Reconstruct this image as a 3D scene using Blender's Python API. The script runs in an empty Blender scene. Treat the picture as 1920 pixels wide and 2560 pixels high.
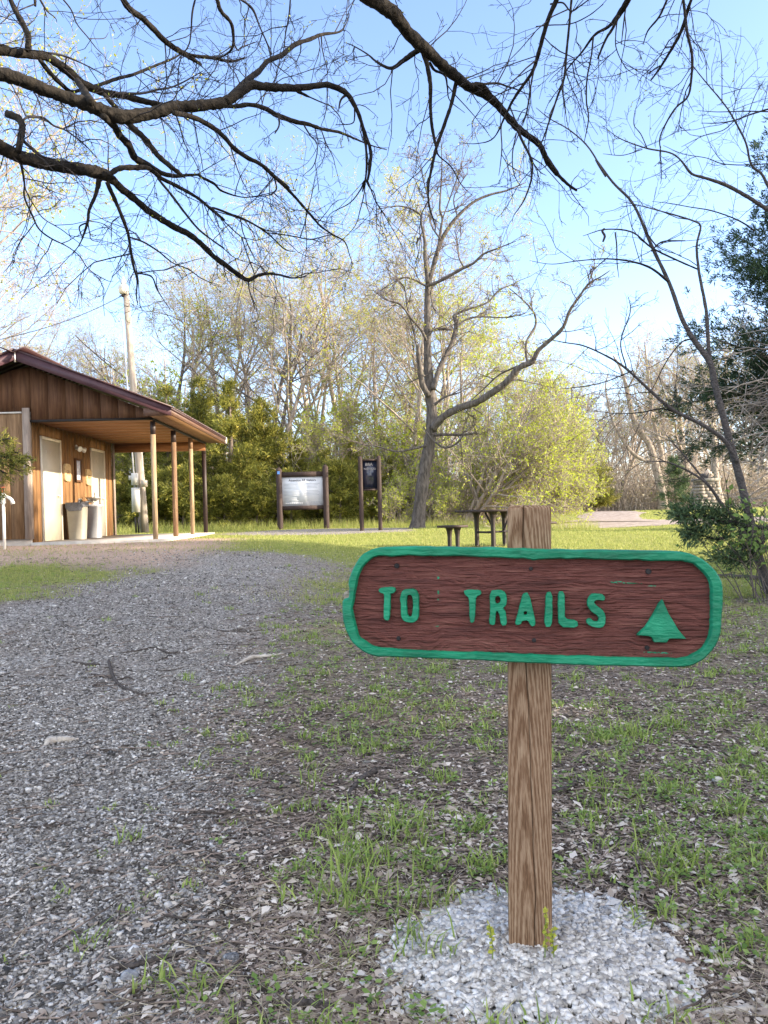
import bpy, math, random
import numpy as np
from mathutils import Vector, Matrix
from mathutils.geometry import tessellate_polygon

SC = bpy.context.scene
COL = SC.collection
R = math.radians
random.seed(7)
RNG = np.random.default_rng(7)

# ------------------------------------------------------------------ camera
CZ = 0.92
FPX = 1923.0
ROLL = R(1.5)
cam_d = bpy.data.cameras.new("camera")
cam = bpy.data.objects.new("camera", cam_d)
COL.objects.link(cam)
cam.matrix_world = Matrix.Translation((0, 0, CZ)) @ Matrix.Rotation(R(90), 4, 'X') @ Matrix.Rotation(-ROLL, 4, 'Z')
cam_d.sensor_fit = 'HORIZONTAL'
cam_d.sensor_width = 36.0
cam_d.lens = 36.0 * FPX / 1920.0
cam_d.clip_start = 0.05
cam_d.clip_end = 2000
SC.camera = cam


def P(px, py, d):
    """photo pixel + depth along the view -> point of the place"""
    dx = (px - 960) / FPX
    dy = (py - 1280) / FPX
    c, s = math.cos(ROLL), math.sin(ROLL)
    return np.array([(dx * c - dy * s) * d, d, CZ - (dy * c + dx * s) * d])


# ------------------------------------------------------------------ terrain height
_ctl = np.array([
    (0.3, 1.6, -0.03), (0.3, 1.9, -.02), (.3, 1.3, -.03), (0.0, 0.0, -0.02), (0, -8, -0.05), (-3, 3, 0.03), (4, 3, 0.02), (-3, 8, .2), (-4.5, 12, .40), (-4.5, 15, .47),
    (-7, 17, .48), (-6, 20, .48), (-10, 15, .48), (-3, 24.5, .45), (0, 21, .42), (1, 22.4, .42), (2, 15.6, .16), (5, 12, .08),
    (1, 8, .04), (6, 24, .18), (10, 37, .26), (15, 45, .55), (20, 60, .5), (12, 60, .5), (5, 60, .5), (-10, 30, .5), (0, 35, .5),
    (5, 35, .35), (-30, 40, .6), (40, 60, .6), (0, 120, .6), (60, 20, .1), (-40, 10, .5), (10, 5, .03), (14, 20, .15), (-8, 2, .05)])


def gz(x, y):
    x = np.asarray(x, float); y = np.asarray(y, float)
    num = np.zeros_like(x); den = np.zeros_like(x)
    for cx, cy, cz in _ctl:
        w = 1.0 / ((x - cx) ** 2 + (y - cy) ** 2 + 0.8) ** 1.7
        num += w * cz; den += w
    return num / den


def G(px, py):
    """photo pixel -> point on the ground"""
    d = 3.0
    for _ in range(40):
        p = P(px, py, 1.0)
        dz = (p[2] - CZ)
        x, y = p[0] * d, d
        z = float(gz(x, y))
        d = d * 0.5 + 0.5 * min(120, (z - CZ) / min(dz, -1e-3))
    return np.array([p[0] * d, d, float(gz(p[0] * d, d))])


# ------------------------------------------------------------------ noise
def _hash(ix, iy, seed):
    n = (ix * 374761393 + iy * 668265263 + seed * 974634) & 0xFFFFFFFF
    n = ((n ^ (n >> 13)) * 1274126177) & 0xFFFFFFFF
    return ((n ^ (n >> 16)) & 0xFFFF) / 65535.0


def vnoise(x, y, seed=0):
    x = np.asarray(x, float); y = np.asarray(y, float)
    ix = np.floor(x).astype(np.int64); iy = np.floor(y).astype(np.int64)
    fx = x - ix; fy = y - iy
    fx = fx * fx * (3 - 2 * fx); fy = fy * fy * (3 - 2 * fy)
    a = _hash(ix, iy, seed); b = _hash(ix + 1, iy, seed)
    c = _hash(ix, iy + 1, seed); d = _hash(ix + 1, iy + 1, seed)
    return (a * (1 - fx) + b * fx) * (1 - fy) + (c * (1 - fx) + d * fx) * fy


def fbm(x, y, seed=0, o=3):
    v = 0; a = .5; t = 0
    for k in range(o):
        v = v + a * vnoise(x * 2 ** k, y * 2 ** k, seed + k * 17); t += a; a *= .5
    return v / t


# ------------------------------------------------------------------ objects
ORG = {}


def tag(o, label=None, cat=None, group=None, kind=None):
    if label: o['label'] = label
    if cat: o['category'] = cat
    if group: o['group'] = group
    if kind: o['kind'] = kind
    return o


def thing(name, label, cat, loc=(0, 0, 0), rotz=0, group=None):
    o = bpy.data.objects.new(name, None)
    COL.objects.link(o)
    o.location = tuple(float(v) for v in loc)
    o.rotation_euler = (0, 0, rotz)
    o.empty_display_size = 0.2
    ORG[o.name] = (np.array(loc, float), rotz != 0)
    return tag(o, label, cat, group)


class MB:
    """collects shapes, then links them as one mesh object"""
    def __init__(s):
        s.V = []; s.Q = []; s.T = []; s.N = []; s.A = []; s.n = 0

    def add(s, V, F, rnd=None):
        V = np.asarray(V, float).reshape(-1, 3)
        F = np.asarray(F, np.int64)
        if len(F):
            (s.Q if F.shape[1] == 4 else s.T).append(F + s.n)
        s.V.append(V)
        s.A.append(np.full(len(V), .5) if rnd is None else np.broadcast_to(np.asarray(rnd, float), (len(V),)))
        s.n += len(V)
        return s

    def more(s, F):   # further faces on the shape added last
        F = np.asarray(F, np.int64)
        off = s.n - len(s.V[-1])
        (s.Q if F.shape[1] == 4 else s.T).append(F + off)
        return s

    def ngon(s, V):
        V = np.asarray(V, float)
        s.N.append(list(range(s.n, s.n + len(V))))
        s.V.append(V); s.A.append(np.full(len(V), .5)); s.n += len(V)
        return s

    def box(s, x0, x1, y0, y1, z0, z1, M=None):
        V = np.array([(x, y, z) for z in (z0, z1) for y in (y0, y1) for x in (x0, x1)], float)
        if M is not None:
            V = V @ np.array(M)[:3, :3].T + np.array(M)[:3, 3]
        F = [(0, 2, 3, 1), (4, 5, 7, 6), (0, 1, 5, 4), (2, 6, 7, 3), (0, 4, 6, 2), (1, 3, 7, 5)]
        return s.add(V, F, random.random())

    def bar(s, a, b, w, h=None, up=(0, 0, 1)):
        """square bar from a to b"""
        a = np.array(a, float); b = np.array(b, float); h = h or w
        t = b - a; t /= np.linalg.norm(t)
        u = np.cross(t, up)
        if np.linalg.norm(u) < 1e-3: u = np.cross(t, (0, 1, 0))
        u /= np.linalg.norm(u); v = np.cross(u, t)
        V = [p + u * sx * w / 2 + v * sy * h / 2 for p in (a, b) for sx, sy in ((-1, -1), (1, -1), (1, 1), (-1, 1))]
        F = [(0, 1, 2, 3), (7, 6, 5, 4), (0, 4, 5, 1), (1, 5, 6, 2), (2, 6, 7, 3), (3, 7, 4, 0)]
        return s.add(V, F, random.random())

    def tube(s, pts, rad, k=6, cap=True, bump=0.0):
        pts = np.asarray(pts, float); n = len(pts)
        rad = np.broadcast_to(np.asarray(rad, float), (n,))
        t = np.gradient(pts, axis=0)
        t /= np.maximum(np.linalg.norm(t, axis=1, keepdims=True), 1e-9)
        m = t.mean(0)
        ref = np.array((1.0, 0, 0)) if abs(m[2]) > max(abs(m[0]), abs(m[1])) else np.array((0, 0, 1.0))
        u = np.cross(t, ref); u /= np.maximum(np.linalg.norm(u, axis=1, keepdims=True), 1e-6)
        v = np.cross(t, u)
        a = np.arange(k) / k * 2 * math.pi
        rr = rad[:, None] * (1 + bump * (RNG.random((n, k)) - .5))
        V = pts[:, None, :] + (u[:, None, :] * np.cos(a)[None, :, None] + v[:, None, :] * np.sin(a)[None, :, None]) * rr[:, :, None]
        i = np.arange(n - 1)[:, None] * k; j = np.arange(k)[None, :]; j2 = (j + 1) % k
        F = np.stack([i + j, i + j2, i + k + j2, i + k + j], -1).reshape(-1, 4)
        s.add(V.reshape(-1, 3), F, random.random())
        if cap and k > 3:
            b = s.n - n * k
            s.N.append([b + q for q in range(k)][::-1]); s.N.append([b + (n - 1) * k + q for q in range(k)])
        return s

    def prisms(s, p0, p1, r0, r1, k=3, rnd=None):
        """many straight tapered pieces at once"""
        p0 = np.asarray(p0, float); p1 = np.asarray(p1, float); n = len(p0)
        if n == 0: return s
        t = p1 - p0; t /= np.maximum(np.linalg.norm(t, axis=1, keepdims=True), 1e-9)
        ref = np.where(np.abs(t[:, 2:3]) > .8, np.array([[1.0, 0, 0]]), np.array([[0, 0, 1.0]]))
        u = np.cross(t, ref); u /= np.maximum(np.linalg.norm(u, axis=1, keepdims=True), 1e-9); v = np.cross(t, u)
        a = np.arange(k) / k * 2 * math.pi
        ring = u[:, None, :] * np.cos(a)[None, :, None] + v[:, None, :] * np.sin(a)[None, :, None]
        r0 = np.broadcast_to(r0, (n,)); r1 = np.broadcast_to(r1, (n,))
        V = np.concatenate([p0[:, None] + ring * r0[:, None, None], p1[:, None] + ring * r1[:, None, None]], 1)
        b = np.arange(n)[:, None] * 2 * k; j = np.arange(k)[None, :]; j2 = (j + 1) % k
        F = np.stack([b + j, b + j2, b + k + j2, b + k + j], -1).reshape(-1, 4)
        rn = np.repeat(RNG.random(n) if rnd is None else rnd, 2 * k)
        return s.add(V.reshape(-1, 3), F, rn)

    def lathe(s, prof, k=16, center=(0, 0, 0), M=None):
        prof = np.asarray(prof, float); n = len(prof)
        a = np.arange(k) / k * 2 * math.pi
        V = np.stack([prof[:, 0:1] * np.cos(a), prof[:, 0:1] * np.sin(a), np.repeat(prof[:, 1:2], k, 1)], -1).reshape(-1, 3)
        if M is not None: V = V @ np.array(M)[:3, :3].T
        V = V + np.array(center)
        i = np.arange(n - 1)[:, None] * k; j = np.arange(k)[None, :]; j2 = (j + 1) % k
        return s.add(V, np.stack([i + j, i + j2, i + k + j2, i + k + j], -1).reshape(-1, 4))

    def build(s, name, mat, parent=None, smooth=False, loc=None, mats=None, midx=None):
        V = np.concatenate(s.V) if s.V else np.zeros((0, 3))
        A = np.concatenate(s.A) if s.A else np.zeros(0)
        o = link_mesh(name, V, s.Q, s.T, s.N, mat, parent, smooth, loc, A, mats, midx)
        return o


def link_mesh(name, V, Q, T, N, mat, parent=None, smooth=False, loc=None, A=None, mats=None, midx=None):
    org = np.zeros(3)
    if parent is not None:
        po, rot = ORG[parent.name]
        org = np.zeros(3) if rot else po
        isrot = rot
    else:
        isrot = False
        if loc is not None: org = np.array(loc, float)
        else:
            mn, mx = V.min(0), V.max(0)
            org = np.array([(mn[0] + mx[0]) / 2, (mn[1] + mx[1]) / 2, mn[2]])
    V = V - org
    me = bpy.data.meshes.new(name)
    me.vertices.add(len(V)); me.vertices.foreach_set('co', V.astype(np.float32).ravel())
    q = np.concatenate(Q).reshape(-1) if Q else np.zeros(0, np.int64)
    t = np.concatenate(T).reshape(-1) if T else np.zeros(0, np.int64)
    nl = [len(f) for f in N]
    n = np.array([i for f in N for i in f], np.int64)
    idx = np.concatenate([q, t, n]).astype(np.int32)
    st = np.concatenate([np.arange(len(q) // 4) * 4, len(q) + np.arange(len(t) // 3) * 3,
                         len(q) + len(t) + (np.cumsum([0] + nl[:-1]) if nl else np.zeros(0))]).astype(np.int32)
    me.loops.add(len(idx)); me.loops.foreach_set('vertex_index', idx)
    me.polygons.add(len(st)); me.polygons.foreach_set('loop_start', st)
    if smooth: me.polygons.foreach_set('use_smooth', np.ones(len(st), bool))
    for m in (mats or [mat]): me.materials.append(m)
    if midx is not None: me.polygons.foreach_set('material_index', np.asarray(midx, np.int32))
    me.update(calc_edges=True)
    if A is not None:
        at = me.attributes.new('rnd', 'FLOAT', 'POINT'); at.data.foreach_set('value', A.astype(np.float32))
    o = bpy.data.objects.new(name, me)
    COL.objects.link(o)
    if parent is not None:
        o.parent = parent
        ORG[o.name] = (org, isrot)
    else:
        o.location = tuple(org)
        ORG[o.name] = (org, False)
    return o


def copy_tree(o, parent=None):
    c = o.copy(); COL.objects.link(c)
    if parent is not None: c.parent = parent
    for ch in list(o.children): copy_tree(ch, c)
    return c


def text_faces(s, size, align='CENTER', spacing=1.0, extrude=0.0, bold=0.0):
    cu = bpy.data.curves.new('lettering', 'FONT')
    cu.body = s; cu.size = size; cu.align_x = align; cu.align_y = 'CENTER'; cu.space_character = spacing
    cu.extrude = extrude; cu.offset = bold; cu.resolution_u = 3
    ob = bpy.data.objects.new('lettering', cu); COL.objects.link(ob)
    dg = bpy.context.evaluated_depsgraph_get()
    me = bpy.data.meshes.new_from_object(ob.evaluated_get(dg))
    me.calc_loop_triangles()
    V = np.array([v.co[:] for v in me.vertices]).reshape(-1, 3)
    T = np.array([t.vertices[:] for t in me.loop_triangles]).reshape(-1, 3)
    bpy.data.objects.remove(ob); bpy.data.meshes.remove(me); bpy.data.curves.remove(cu)
    return V, T


# ------------------------------------------------------------------ materials
def new_mat(name):
    m = bpy.data.materials.new(name); m.use_nodes = True
    nt = m.node_tree
    return m, nt, nt.nodes['Principled BSDF']


def nd(nt, t, **kw):
    n = nt.nodes.new(t)
    for k, v in kw.items():
        if k.startswith('i_'): n.inputs[k[2:].replace('_', ' ')].default_value = v
        else: setattr(n, k, v)
    return n


def ramp(nt, fac, cols, interp='LINEAR'):
    r = nt.nodes.new('ShaderNodeValToRGB'); r.color_ramp.interpolation = interp
    e = r.color_ramp.elements
    while len(e) < len(cols): e.new(0.5)
    for k, (p, c) in enumerate(cols):
        e[k].position = p; e[k].color = (*c, 1)
    nt.links.new(fac, r.inputs[0])
    return r


def noise_mat(name, cols, scale=8, detail=6, stretch=(1, 1, 1), rough=.8, bump=.3, bscale=None, metal=0, dist=0.0, spec=.3, rnd=0.0, coord='Object'):
    m, nt, b = new_mat(name)
    tc = nd(nt, 'ShaderNodeTexCoord')
    mp = nd(nt, 'ShaderNodeMapping'); mp.inputs['Scale'].default_value = stretch
    nt.links.new(tc.outputs[coord], mp.inputs[0])
    n = nd(nt, 'ShaderNodeTexNoise'); n.inputs['Scale'].default_value = scale; n.inputs['Detail'].default_value = detail
    n.inputs['Distortion'].default_value = dist; n.inputs['Roughness'].default_value = .65
    nt.links.new(mp.outputs[0], n.inputs['Vector'])
    fac = n.outputs['Fac']
    if rnd:
        at = nd(nt, 'ShaderNodeAttribute', attribute_name='rnd')
        mx = nd(nt, 'ShaderNodeMath', operation='MULTIPLY_ADD'); mx.inputs[1].default_value = rnd; mx.inputs[2].default_value = -rnd / 2
        nt.links.new(at.outputs['Fac'], mx.inputs[0])
        ad = nd(nt, 'ShaderNodeMath', operation='ADD'); nt.links.new(fac, ad.inputs[0]); nt.links.new(mx.outputs[0], ad.inputs[1])
        fac = ad.outputs[0]
    r = ramp(nt, fac, cols)
    nt.links.new(r.outputs[0], b.inputs['Base Color'])
    b.inputs['Roughness'].default_value = rough; b.inputs['Metallic'].default_value = metal
    b.inputs['Specular IOR Level'].default_value = spec
    if bump:
        n2 = nd(nt, 'ShaderNodeTexNoise'); n2.inputs['Scale'].default_value = bscale or scale * 2; n2.inputs['Detail'].default_value = 5
        nt.links.new(mp.outputs[0], n2.inputs['Vector'])
        bp = nd(nt, 'ShaderNodeBump'); bp.inputs['Strength'].default_value = bump; bp.inputs['Distance'].default_value = .02
        nt.links.new(n2.outputs['Fac'], bp.inputs['Height']); nt.links.new(bp.outputs[0], b.inputs['Normal'])
    return m


def leaf_mat(name, cols, transl=.35, rough=.6):
    m, nt, b = new_mat(name)
    at = nd(nt, 'ShaderNodeAttribute', attribute_name='rnd')
    r = ramp(nt, at.outputs['Fac'], cols)
    nt.links.new(r.outputs[0], b.inputs['Base Color'])
    b.inputs['Roughness'].default_value = rough; b.inputs['Specular IOR Level'].default_value = .25
    tr = nd(nt, 'ShaderNodeBsdfTranslucent'); nt.links.new(r.outputs[0], tr.inputs['Color'])
    mx = nd(nt, 'ShaderNodeMixShader'); mx.inputs[0].default_value = transl
    nt.links.new(b.outputs[0], mx.inputs[1]); nt.links.new(tr.outputs[0], mx.inputs[2])
    nt.links.new(mx.outputs[0], nt.nodes['Material Output'].inputs['Surface'])
    return m


def plain(name, col, rough=.6, metal=0, spec=.4):
    return noise_mat(name, [(.3, tuple(c * .88 for c in col)), (.7, tuple(min(1, c * 1.08) for c in col))], 6, 5, rough=rough, bump=.05, metal=metal, spec=spec)


def bark(name, dark, light, scale=14, stretch=(1, 1, .22), bump=.9, rough=.9):
    return noise_mat(name, [(.32, dark), (.5, tuple((a + b) / 2 for a, b in zip(dark, light))), (.68, light)], scale, 8, stretch, rough, bump, scale * 1.3, dist=.4, spec=.15)


M = {}
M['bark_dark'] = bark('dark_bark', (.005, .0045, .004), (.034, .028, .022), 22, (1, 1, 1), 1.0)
M['bark_grey'] = bark('grey_bark', (.035, .031, .028), (.15, .132, .118), 16, (1, 1, .25))
M['bark_tan'] = bark('tan_bark', (.16, .13, .11), (.42, .36, .305), 10, (1, 1, .3), .6)
M['bark_mid'] = bark('mid_bark', (.09, .07, .058), (.25, .2, .165), 12, (1, 1, .3), .6)
M['bark_sap'] = bark('sapling_bark', (.05, .045, .045), (.13, .115, .11), 40, (1, 1, 1.6), .8)
M['twig'] = noise_mat('twig_bark', [(.3, (.06, .047, .042)), (.7, (.15, .12, .105))], 9, 3, bump=0, rnd=.3)
M['twig_pale'] = noise_mat('pale_twig_bark', [(.3, (.20, .165, .14)), (.7, (.42, .355, .305))], 9, 3, bump=0, rnd=.3)
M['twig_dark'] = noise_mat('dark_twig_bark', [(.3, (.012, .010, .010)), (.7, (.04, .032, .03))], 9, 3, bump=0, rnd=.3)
M['bud'] = leaf_mat('spring_leaf', [(0, (.25, .30, .04)), (.5, (.45, .47, .065)), (1, (.56, .52, .11))], .5)
M['leaf_lime'] = leaf_mat('lime_leaf', [(0, (.27, .36, .035)), (.5, (.46, .54, .055)), (1, (.6, .62, .09))], .5)
M['leaf_green'] = leaf_mat('green_leaf', [(0, (.11, .19, .045)), (.5, (.2, .3, .075)), (1, (.3, .4, .12))], .4)
M['cedar'] = leaf_mat('cedar_foliage', [(0, (.045, .055, .015)), (.4, (.15, .16, .03)), (.75, (.34, .32, .055)), (1, (.46, .38, .09))], .3)
M['cedar_dark'] = leaf_mat('dark_cedar_foliage', [(0, (.018, .035, .02)), (.6, (.045, .08, .04)), (1, (.10, .14, .06))], .2)
M['cedar_mid'] = leaf_mat('green_cedar_foliage', [(0, (.03, .055, .03)), (.5, (.075, .125, .055)), (1, (.17, .22, .09))], .25)
M['grass'] = leaf_mat('grass_blade', [(0, (.15, .22, .045)), (.5, (.28, .37, .085)), (.85, (.40, .46, .14)), (1, (.56, .48, .26))], .4)
M['lawn'] = leaf_mat('lawn_blade', [(0, (.2, .25, .06)), (.5, (.34, .37, .10)), (1, (.5, .46, .2))], .45)
M['straw'] = leaf_mat('straw', [(0, (.24, .19, .13)), (1, (.52, .45, .33))], .2)
M['litter'] = leaf_mat('dry_leaf', [(0, (.15, .112, .085)), (.4, (.36, .29, .23)), (.75, (.52, .445, .37)), (1, (.64, .575, .50))], .1, .8)
M['chip'] = noise_mat('bark_chip', [(.3, (.05, .038, .03)), (.7, (.26, .205, .17))], 9, 3, bump=0, rnd=.5)
# ------------------------------------------------------------------ light
SUN_EL, SUN_AZ = 18.4, 7.0      # degrees; sun stands to the right (+X), a little behind the camera
sd = Vector((math.cos(R(SUN_AZ)) * math.cos(R(SUN_EL)), -math.sin(R(SUN_AZ)) * math.cos(R(SUN_EL)), math.sin(R(SUN_EL))))
sun_d = bpy.data.lights.new("sun", 'SUN'); sun_d.energy = 3.7; sun_d.angle = R(.5); sun_d.color = (1, .86, .66)
sun = bpy.data.objects.new("sun", sun_d); COL.objects.link(sun)
sun.rotation_euler = sd.to_track_quat('Z', 'Y').to_euler()
W = bpy.data.worlds.new("World"); SC.world = W; W.use_nodes = True
wn = W.node_tree
sky = wn.nodes.new('ShaderNodeTexSky'); sky.sky_type = 'NISHITA'; sky.sun_disc = False
sky.sun_elevation = R(SUN_EL); sky.sun_rotation = math.atan2(sd.x, sd.y)
sky.altitude = 300; sky.air_density = .8; sky.dust_density = .8; sky.ozone_density = 2.5
tint = wn.nodes.new('ShaderNodeMix'); tint.data_type = 'RGBA'; tint.blend_type = 'MULTIPLY'; tint.inputs[0].default_value = 1; tint.inputs[7].default_value = (1.10, .98, .95, 1)
wn.links.new(sky.outputs[0], tint.inputs[6])
# added white fill in the sky behind the camera, brightening and neutralising the shade
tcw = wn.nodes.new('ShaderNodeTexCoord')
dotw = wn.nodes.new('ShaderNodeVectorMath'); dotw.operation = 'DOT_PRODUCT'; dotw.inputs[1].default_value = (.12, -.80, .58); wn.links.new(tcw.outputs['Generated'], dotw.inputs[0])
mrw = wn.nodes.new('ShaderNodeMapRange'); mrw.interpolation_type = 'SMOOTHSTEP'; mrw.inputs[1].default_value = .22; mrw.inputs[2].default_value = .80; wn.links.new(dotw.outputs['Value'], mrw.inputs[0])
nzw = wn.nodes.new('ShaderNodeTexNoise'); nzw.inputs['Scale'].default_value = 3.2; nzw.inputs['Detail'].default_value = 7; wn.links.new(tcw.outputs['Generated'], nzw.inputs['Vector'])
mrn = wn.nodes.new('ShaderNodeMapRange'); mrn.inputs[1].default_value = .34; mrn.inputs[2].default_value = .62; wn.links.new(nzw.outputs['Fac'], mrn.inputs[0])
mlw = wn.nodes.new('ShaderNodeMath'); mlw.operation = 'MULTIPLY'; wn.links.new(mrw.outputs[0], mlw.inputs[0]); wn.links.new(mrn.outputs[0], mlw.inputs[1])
sky_fill = wn.nodes.new('ShaderNodeMix'); sky_fill.data_type = 'RGBA'; sky_fill.inputs[7].default_value = (5.9, 5.9, 5.9, 1)
wn.links.new(mlw.outputs[0], sky_fill.inputs[0]); wn.links.new(tint.outputs[2], sky_fill.inputs[6]); wn.links.new(sky_fill.outputs[2], wn.nodes['Background'].inputs[0])
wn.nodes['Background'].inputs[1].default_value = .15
SC.view_settings.view_transform = 'Standard'; SC.view_settings.look = 'None'
SC.view_settings.exposure = 2.08; SC.view_settings.gamma = 1.0
SC.cycles.use_denoising = True
SC.cycles.max_bounces = 6; SC.cycles.diffuse_bounces = 3; SC.cycles.transparent_max_bounces = 4
SC.cycles.sample_clamp_indirect = 4

# ------------------------------------------------------------------ ground zones
_py = [-8, 1.2, 1.8, 2.4, 4.1, 7, 10, 12, 14, 16, 18.5, 19.5, 23.5, 24.5]
_pr = [-.1, -.28, -.34, -.45, -.75, -.85, -.75, -.8, -1.2, -1.6, -2.2, .8, 1.2, -.5]
_pl = [-9, -9, -9, -9, -6, -3.3, -3.3, -3.6, -3.2, -3.0, -4.3, -4.4, -4.0, -2.5]


def sstep(a, b, x):
    t = np.clip((x - a) / (b - a), 0, 1); return t * t * (3 - 2 * t)


def zones(x, y):
    """gravel, grass, dry litter amounts"""
    wob = (fbm(x * 1.1, y * 1.1, 3) - .5) * .9 + (fbm(x * 5, y * 5, 9) - .5) * .35
    soft = .22 + .07 * np.clip(y, 0, 12)
    r = np.interp(y, _py, _pr); l = np.interp(y, _py, _pl)
    gr = sstep(-soft, soft, (r - x) + wob * .55) * sstep(-soft, soft, (x - l) + wob)
    gr = gr * np.where(y > 24.2, 0, 1) * (1 - .8 * sstep(10.8, 13.2, y + wob) * (1 - sstep(18.2, 19.2, y)))
    gr *= 1 - sstep(.6, 1.3, x) * (y < 23)
    lawn = sstep(7.0, 11.5, y + wob * 2.0 + np.where(x < 0, -1.2, .8)) * (1 - gr * .9) * (1 - sstep(-2.2, -3.0, x) * (y < 11.5))
    left = sstep(-2.5, -3.2, x + wob * 1.2) * sstep(5.8, 7.0, y + wob * 1.5) * (1 - sstep(9.6, 10.8, y + wob)) * (.15 + .55 * sstep(.4, .62, fbm(x * 1.3, y * .8, 71)))
    mulch = sstep(-2.2, -3.4, x + wob * .8) * sstep(9.7, 10.8, y + wob * .8) * (1 - sstep(15.5, 17.5, y))
    near = .07 + .44 * sstep(.47, .72, fbm(x * .9 + 4, y * .9, 21)) + .36 * sstep(2.4, 7, y)
    ga = np.maximum(np.where(y < 12, near * (1 - gr * .97), 0), lawn)
    ga = np.maximum(ga * (1 - mulch * .9), left)
    return gr, np.clip(ga, 0, 1), mulch


def axis(lo, hi, a, b, step, grow=1.09):
    v = list(np.arange(a, b, step)); s = step; x = a
    while x > lo: s *= grow; x -= s; v.insert(0, x)
    s = step; x = v[-1]
    while x < hi: s *= grow; x += s; v.append(x)
    return np.array(v)


gx = axis(-160, 160, -4, 4, .07); gy = axis(-40, 260, .6, 9, .07, 1.06)
GX, GY = np.meshgrid(gx, gy)
GZ = gz(GX, GY) + (fbm(GX * 3, GY * 3, 5) - .5) * .03 * np.clip(1.6 - GY / 14, .25, 1)
nx_, ny_ = len(gx), len(gy)
gv = np.stack([GX, GY, GZ], -1).reshape(-1, 3)
ii = (np.arange(ny_ - 1)[:, None] * nx_ + np.arange(nx_ - 1)[None, :]).ravel()
gm = MB(); gm.add(gv, np.stack([ii, ii + 1, ii + nx_ + 1, ii + nx_], -1))

m, nt, b = new_mat('ground_soil')
at = nd(nt, 'ShaderNodeAttribute', attribute_name='zone')
sp = nd(nt, 'ShaderNodeSeparateColor'); nt.links.new(at.outputs['Color'], sp.inputs[0])
geo = nd(nt, 'ShaderNodeNewGeometry')


def gnoise(scale, detail=5, rough=.6):
    n = nd(nt, 'ShaderNodeTexNoise'); n.inputs['Scale'].default_value = scale; n.inputs['Detail'].default_value = detail; n.inputs['Roughness'].default_value = rough
    nt.links.new(geo.outputs['Position'], n.inputs['Vector']); return n


def mixc(f, a, b_):
    x = nd(nt, 'ShaderNodeMix', data_type='RGBA'); nt.links.new(f, x.inputs[0]); nt.links.new(a, x.inputs[6]); nt.links.new(b_, x.inputs[7]); return x.outputs[2]


def mth(op, a, b_=None, v=None):
    x = nd(nt, 'ShaderNodeMath', operation=op, use_clamp=True); nt.links.new(a, x.inputs[0])
    if b_ is not None: nt.links.new(b_, x.inputs[1])
    if v is not None: x.inputs[1].default_value = v
    return x.outputs[0]


soil = ramp(nt, gnoise(28, 9, .75).outputs['Fac'], [(.3, (.10, .075, .056)), (.5, (.23, .182, .143)), (.62, (.37, .305, .25)), (.75, (.52, .445, .375))]).outputs[0]
vo = nd(nt, 'ShaderNodeTexVoronoi'); vo.inputs['Scale'].default_value = 62; nt.links.new(geo.outputs['Position'], vo.inputs['Vector'])
vs = nd(nt, 'ShaderNodeSeparateColor'); nt.links.new(vo.outputs['Color'], vs.inputs[0])
grav = ramp(nt, vs.outputs[0], [(0, (.10, .088, .076)), (.4, (.24, .217, .193)), (.75, (.38, .35, .315)), (1, (.56, .52, .47))]).outputs[0]
dirtblend = ramp(nt, gnoise(1.6, 6, .7).outputs['Fac'], [(.42, (0, 0, 0)), (.62, (1, 1, 1))]).outputs[0]
gravd = mixc(mth('MULTIPLY', dirtblend, v=.45), grav, soil)
gcol = ramp(nt, gnoise(11, 8, .8).outputs['Fac'], [(.3, (.12, .15, .035)), (.5, (.24, .26, .065)), (.64, (.38, .345, .13)), (.78, (.50, .41, .23))]).outputs[0]
mul = ramp(nt, gnoise(30, 8, .8).outputs['Fac'], [(.3, (.22, .135, .095)), (.5, (.46, .325, .24)), (.7, (.68, .53, .42))]).outputs[0]
c1 = mixc(sp.outputs[0], soil, gravd)
gn = mth('ADD', sp.outputs[1], gnoise(6, 6, .8).outputs['Fac'])
gf = ramp(nt, gn, [(.78, (0, 0, 0)), (.98, (1, 1, 1))])
gn2 = nd(nt, 'ShaderNodeMath', operation='ADD'); nt.links.new(sp.outputs[1], gn2.inputs[0]); nt.links.new(gnoise(6, 6, .8).outputs['Fac'], gn2.inputs[1])
gfm = nd(nt, 'ShaderNodeMapRange'); gfm.inputs[1].default_value = .82; gfm.inputs[2].default_value = 1.15
nt.links.new(gn2.outputs[0], gfm.inputs[0])
far_ = nd(nt, 'ShaderNodeSeparateXYZ'); nt.links.new(geo.outputs['Position'], far_.inputs[0])
fmr = nd(nt, 'ShaderNodeMapRange'); fmr.inputs[1].default_value = 5; fmr.inputs[2].default_value = 10; fmr.inputs[3].default_value = .12; nt.links.new(far_.outputs[1], fmr.inputs[0])
c2 = mixc(mth('MULTIPLY', gfm.outputs[0], fmr.outputs[0]), c1, gcol)
c3 = mixc(sp.outputs[2], c2, mul)
nt.links.new(c3, b.inputs['Base Color'])
b.inputs['Roughness'].default_value = .95; b.inputs['Specular IOR Level'].default_value = .1
bp = nd(nt, 'ShaderNodeBump'); bp.inputs['Strength'].default_value = .9; bp.inputs['Distance'].default_value = .02
hs = nd(nt, 'ShaderNodeMath', operation='ADD'); nt.links.new(gnoise(45, 8, .8).outputs['Fac'], hs.inputs[0]); nt.links.new(vo.outputs['Distance'], hs.inputs[1])
nt.links.new(hs.outputs[0], bp.inputs['Height']); nt.links.new(bp.outputs[0], b.inputs['Normal'])
M['ground'] = m
ground = gm.build('ground', m, smooth=True, loc=(0, 0, 0))
tag(ground, kind='structure')
zr, zg, zm = zones(gv[:, 0], gv[:, 1])
ca = ground.data.color_attributes.new('zone', 'FLOAT_COLOR', 'POINT')
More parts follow.
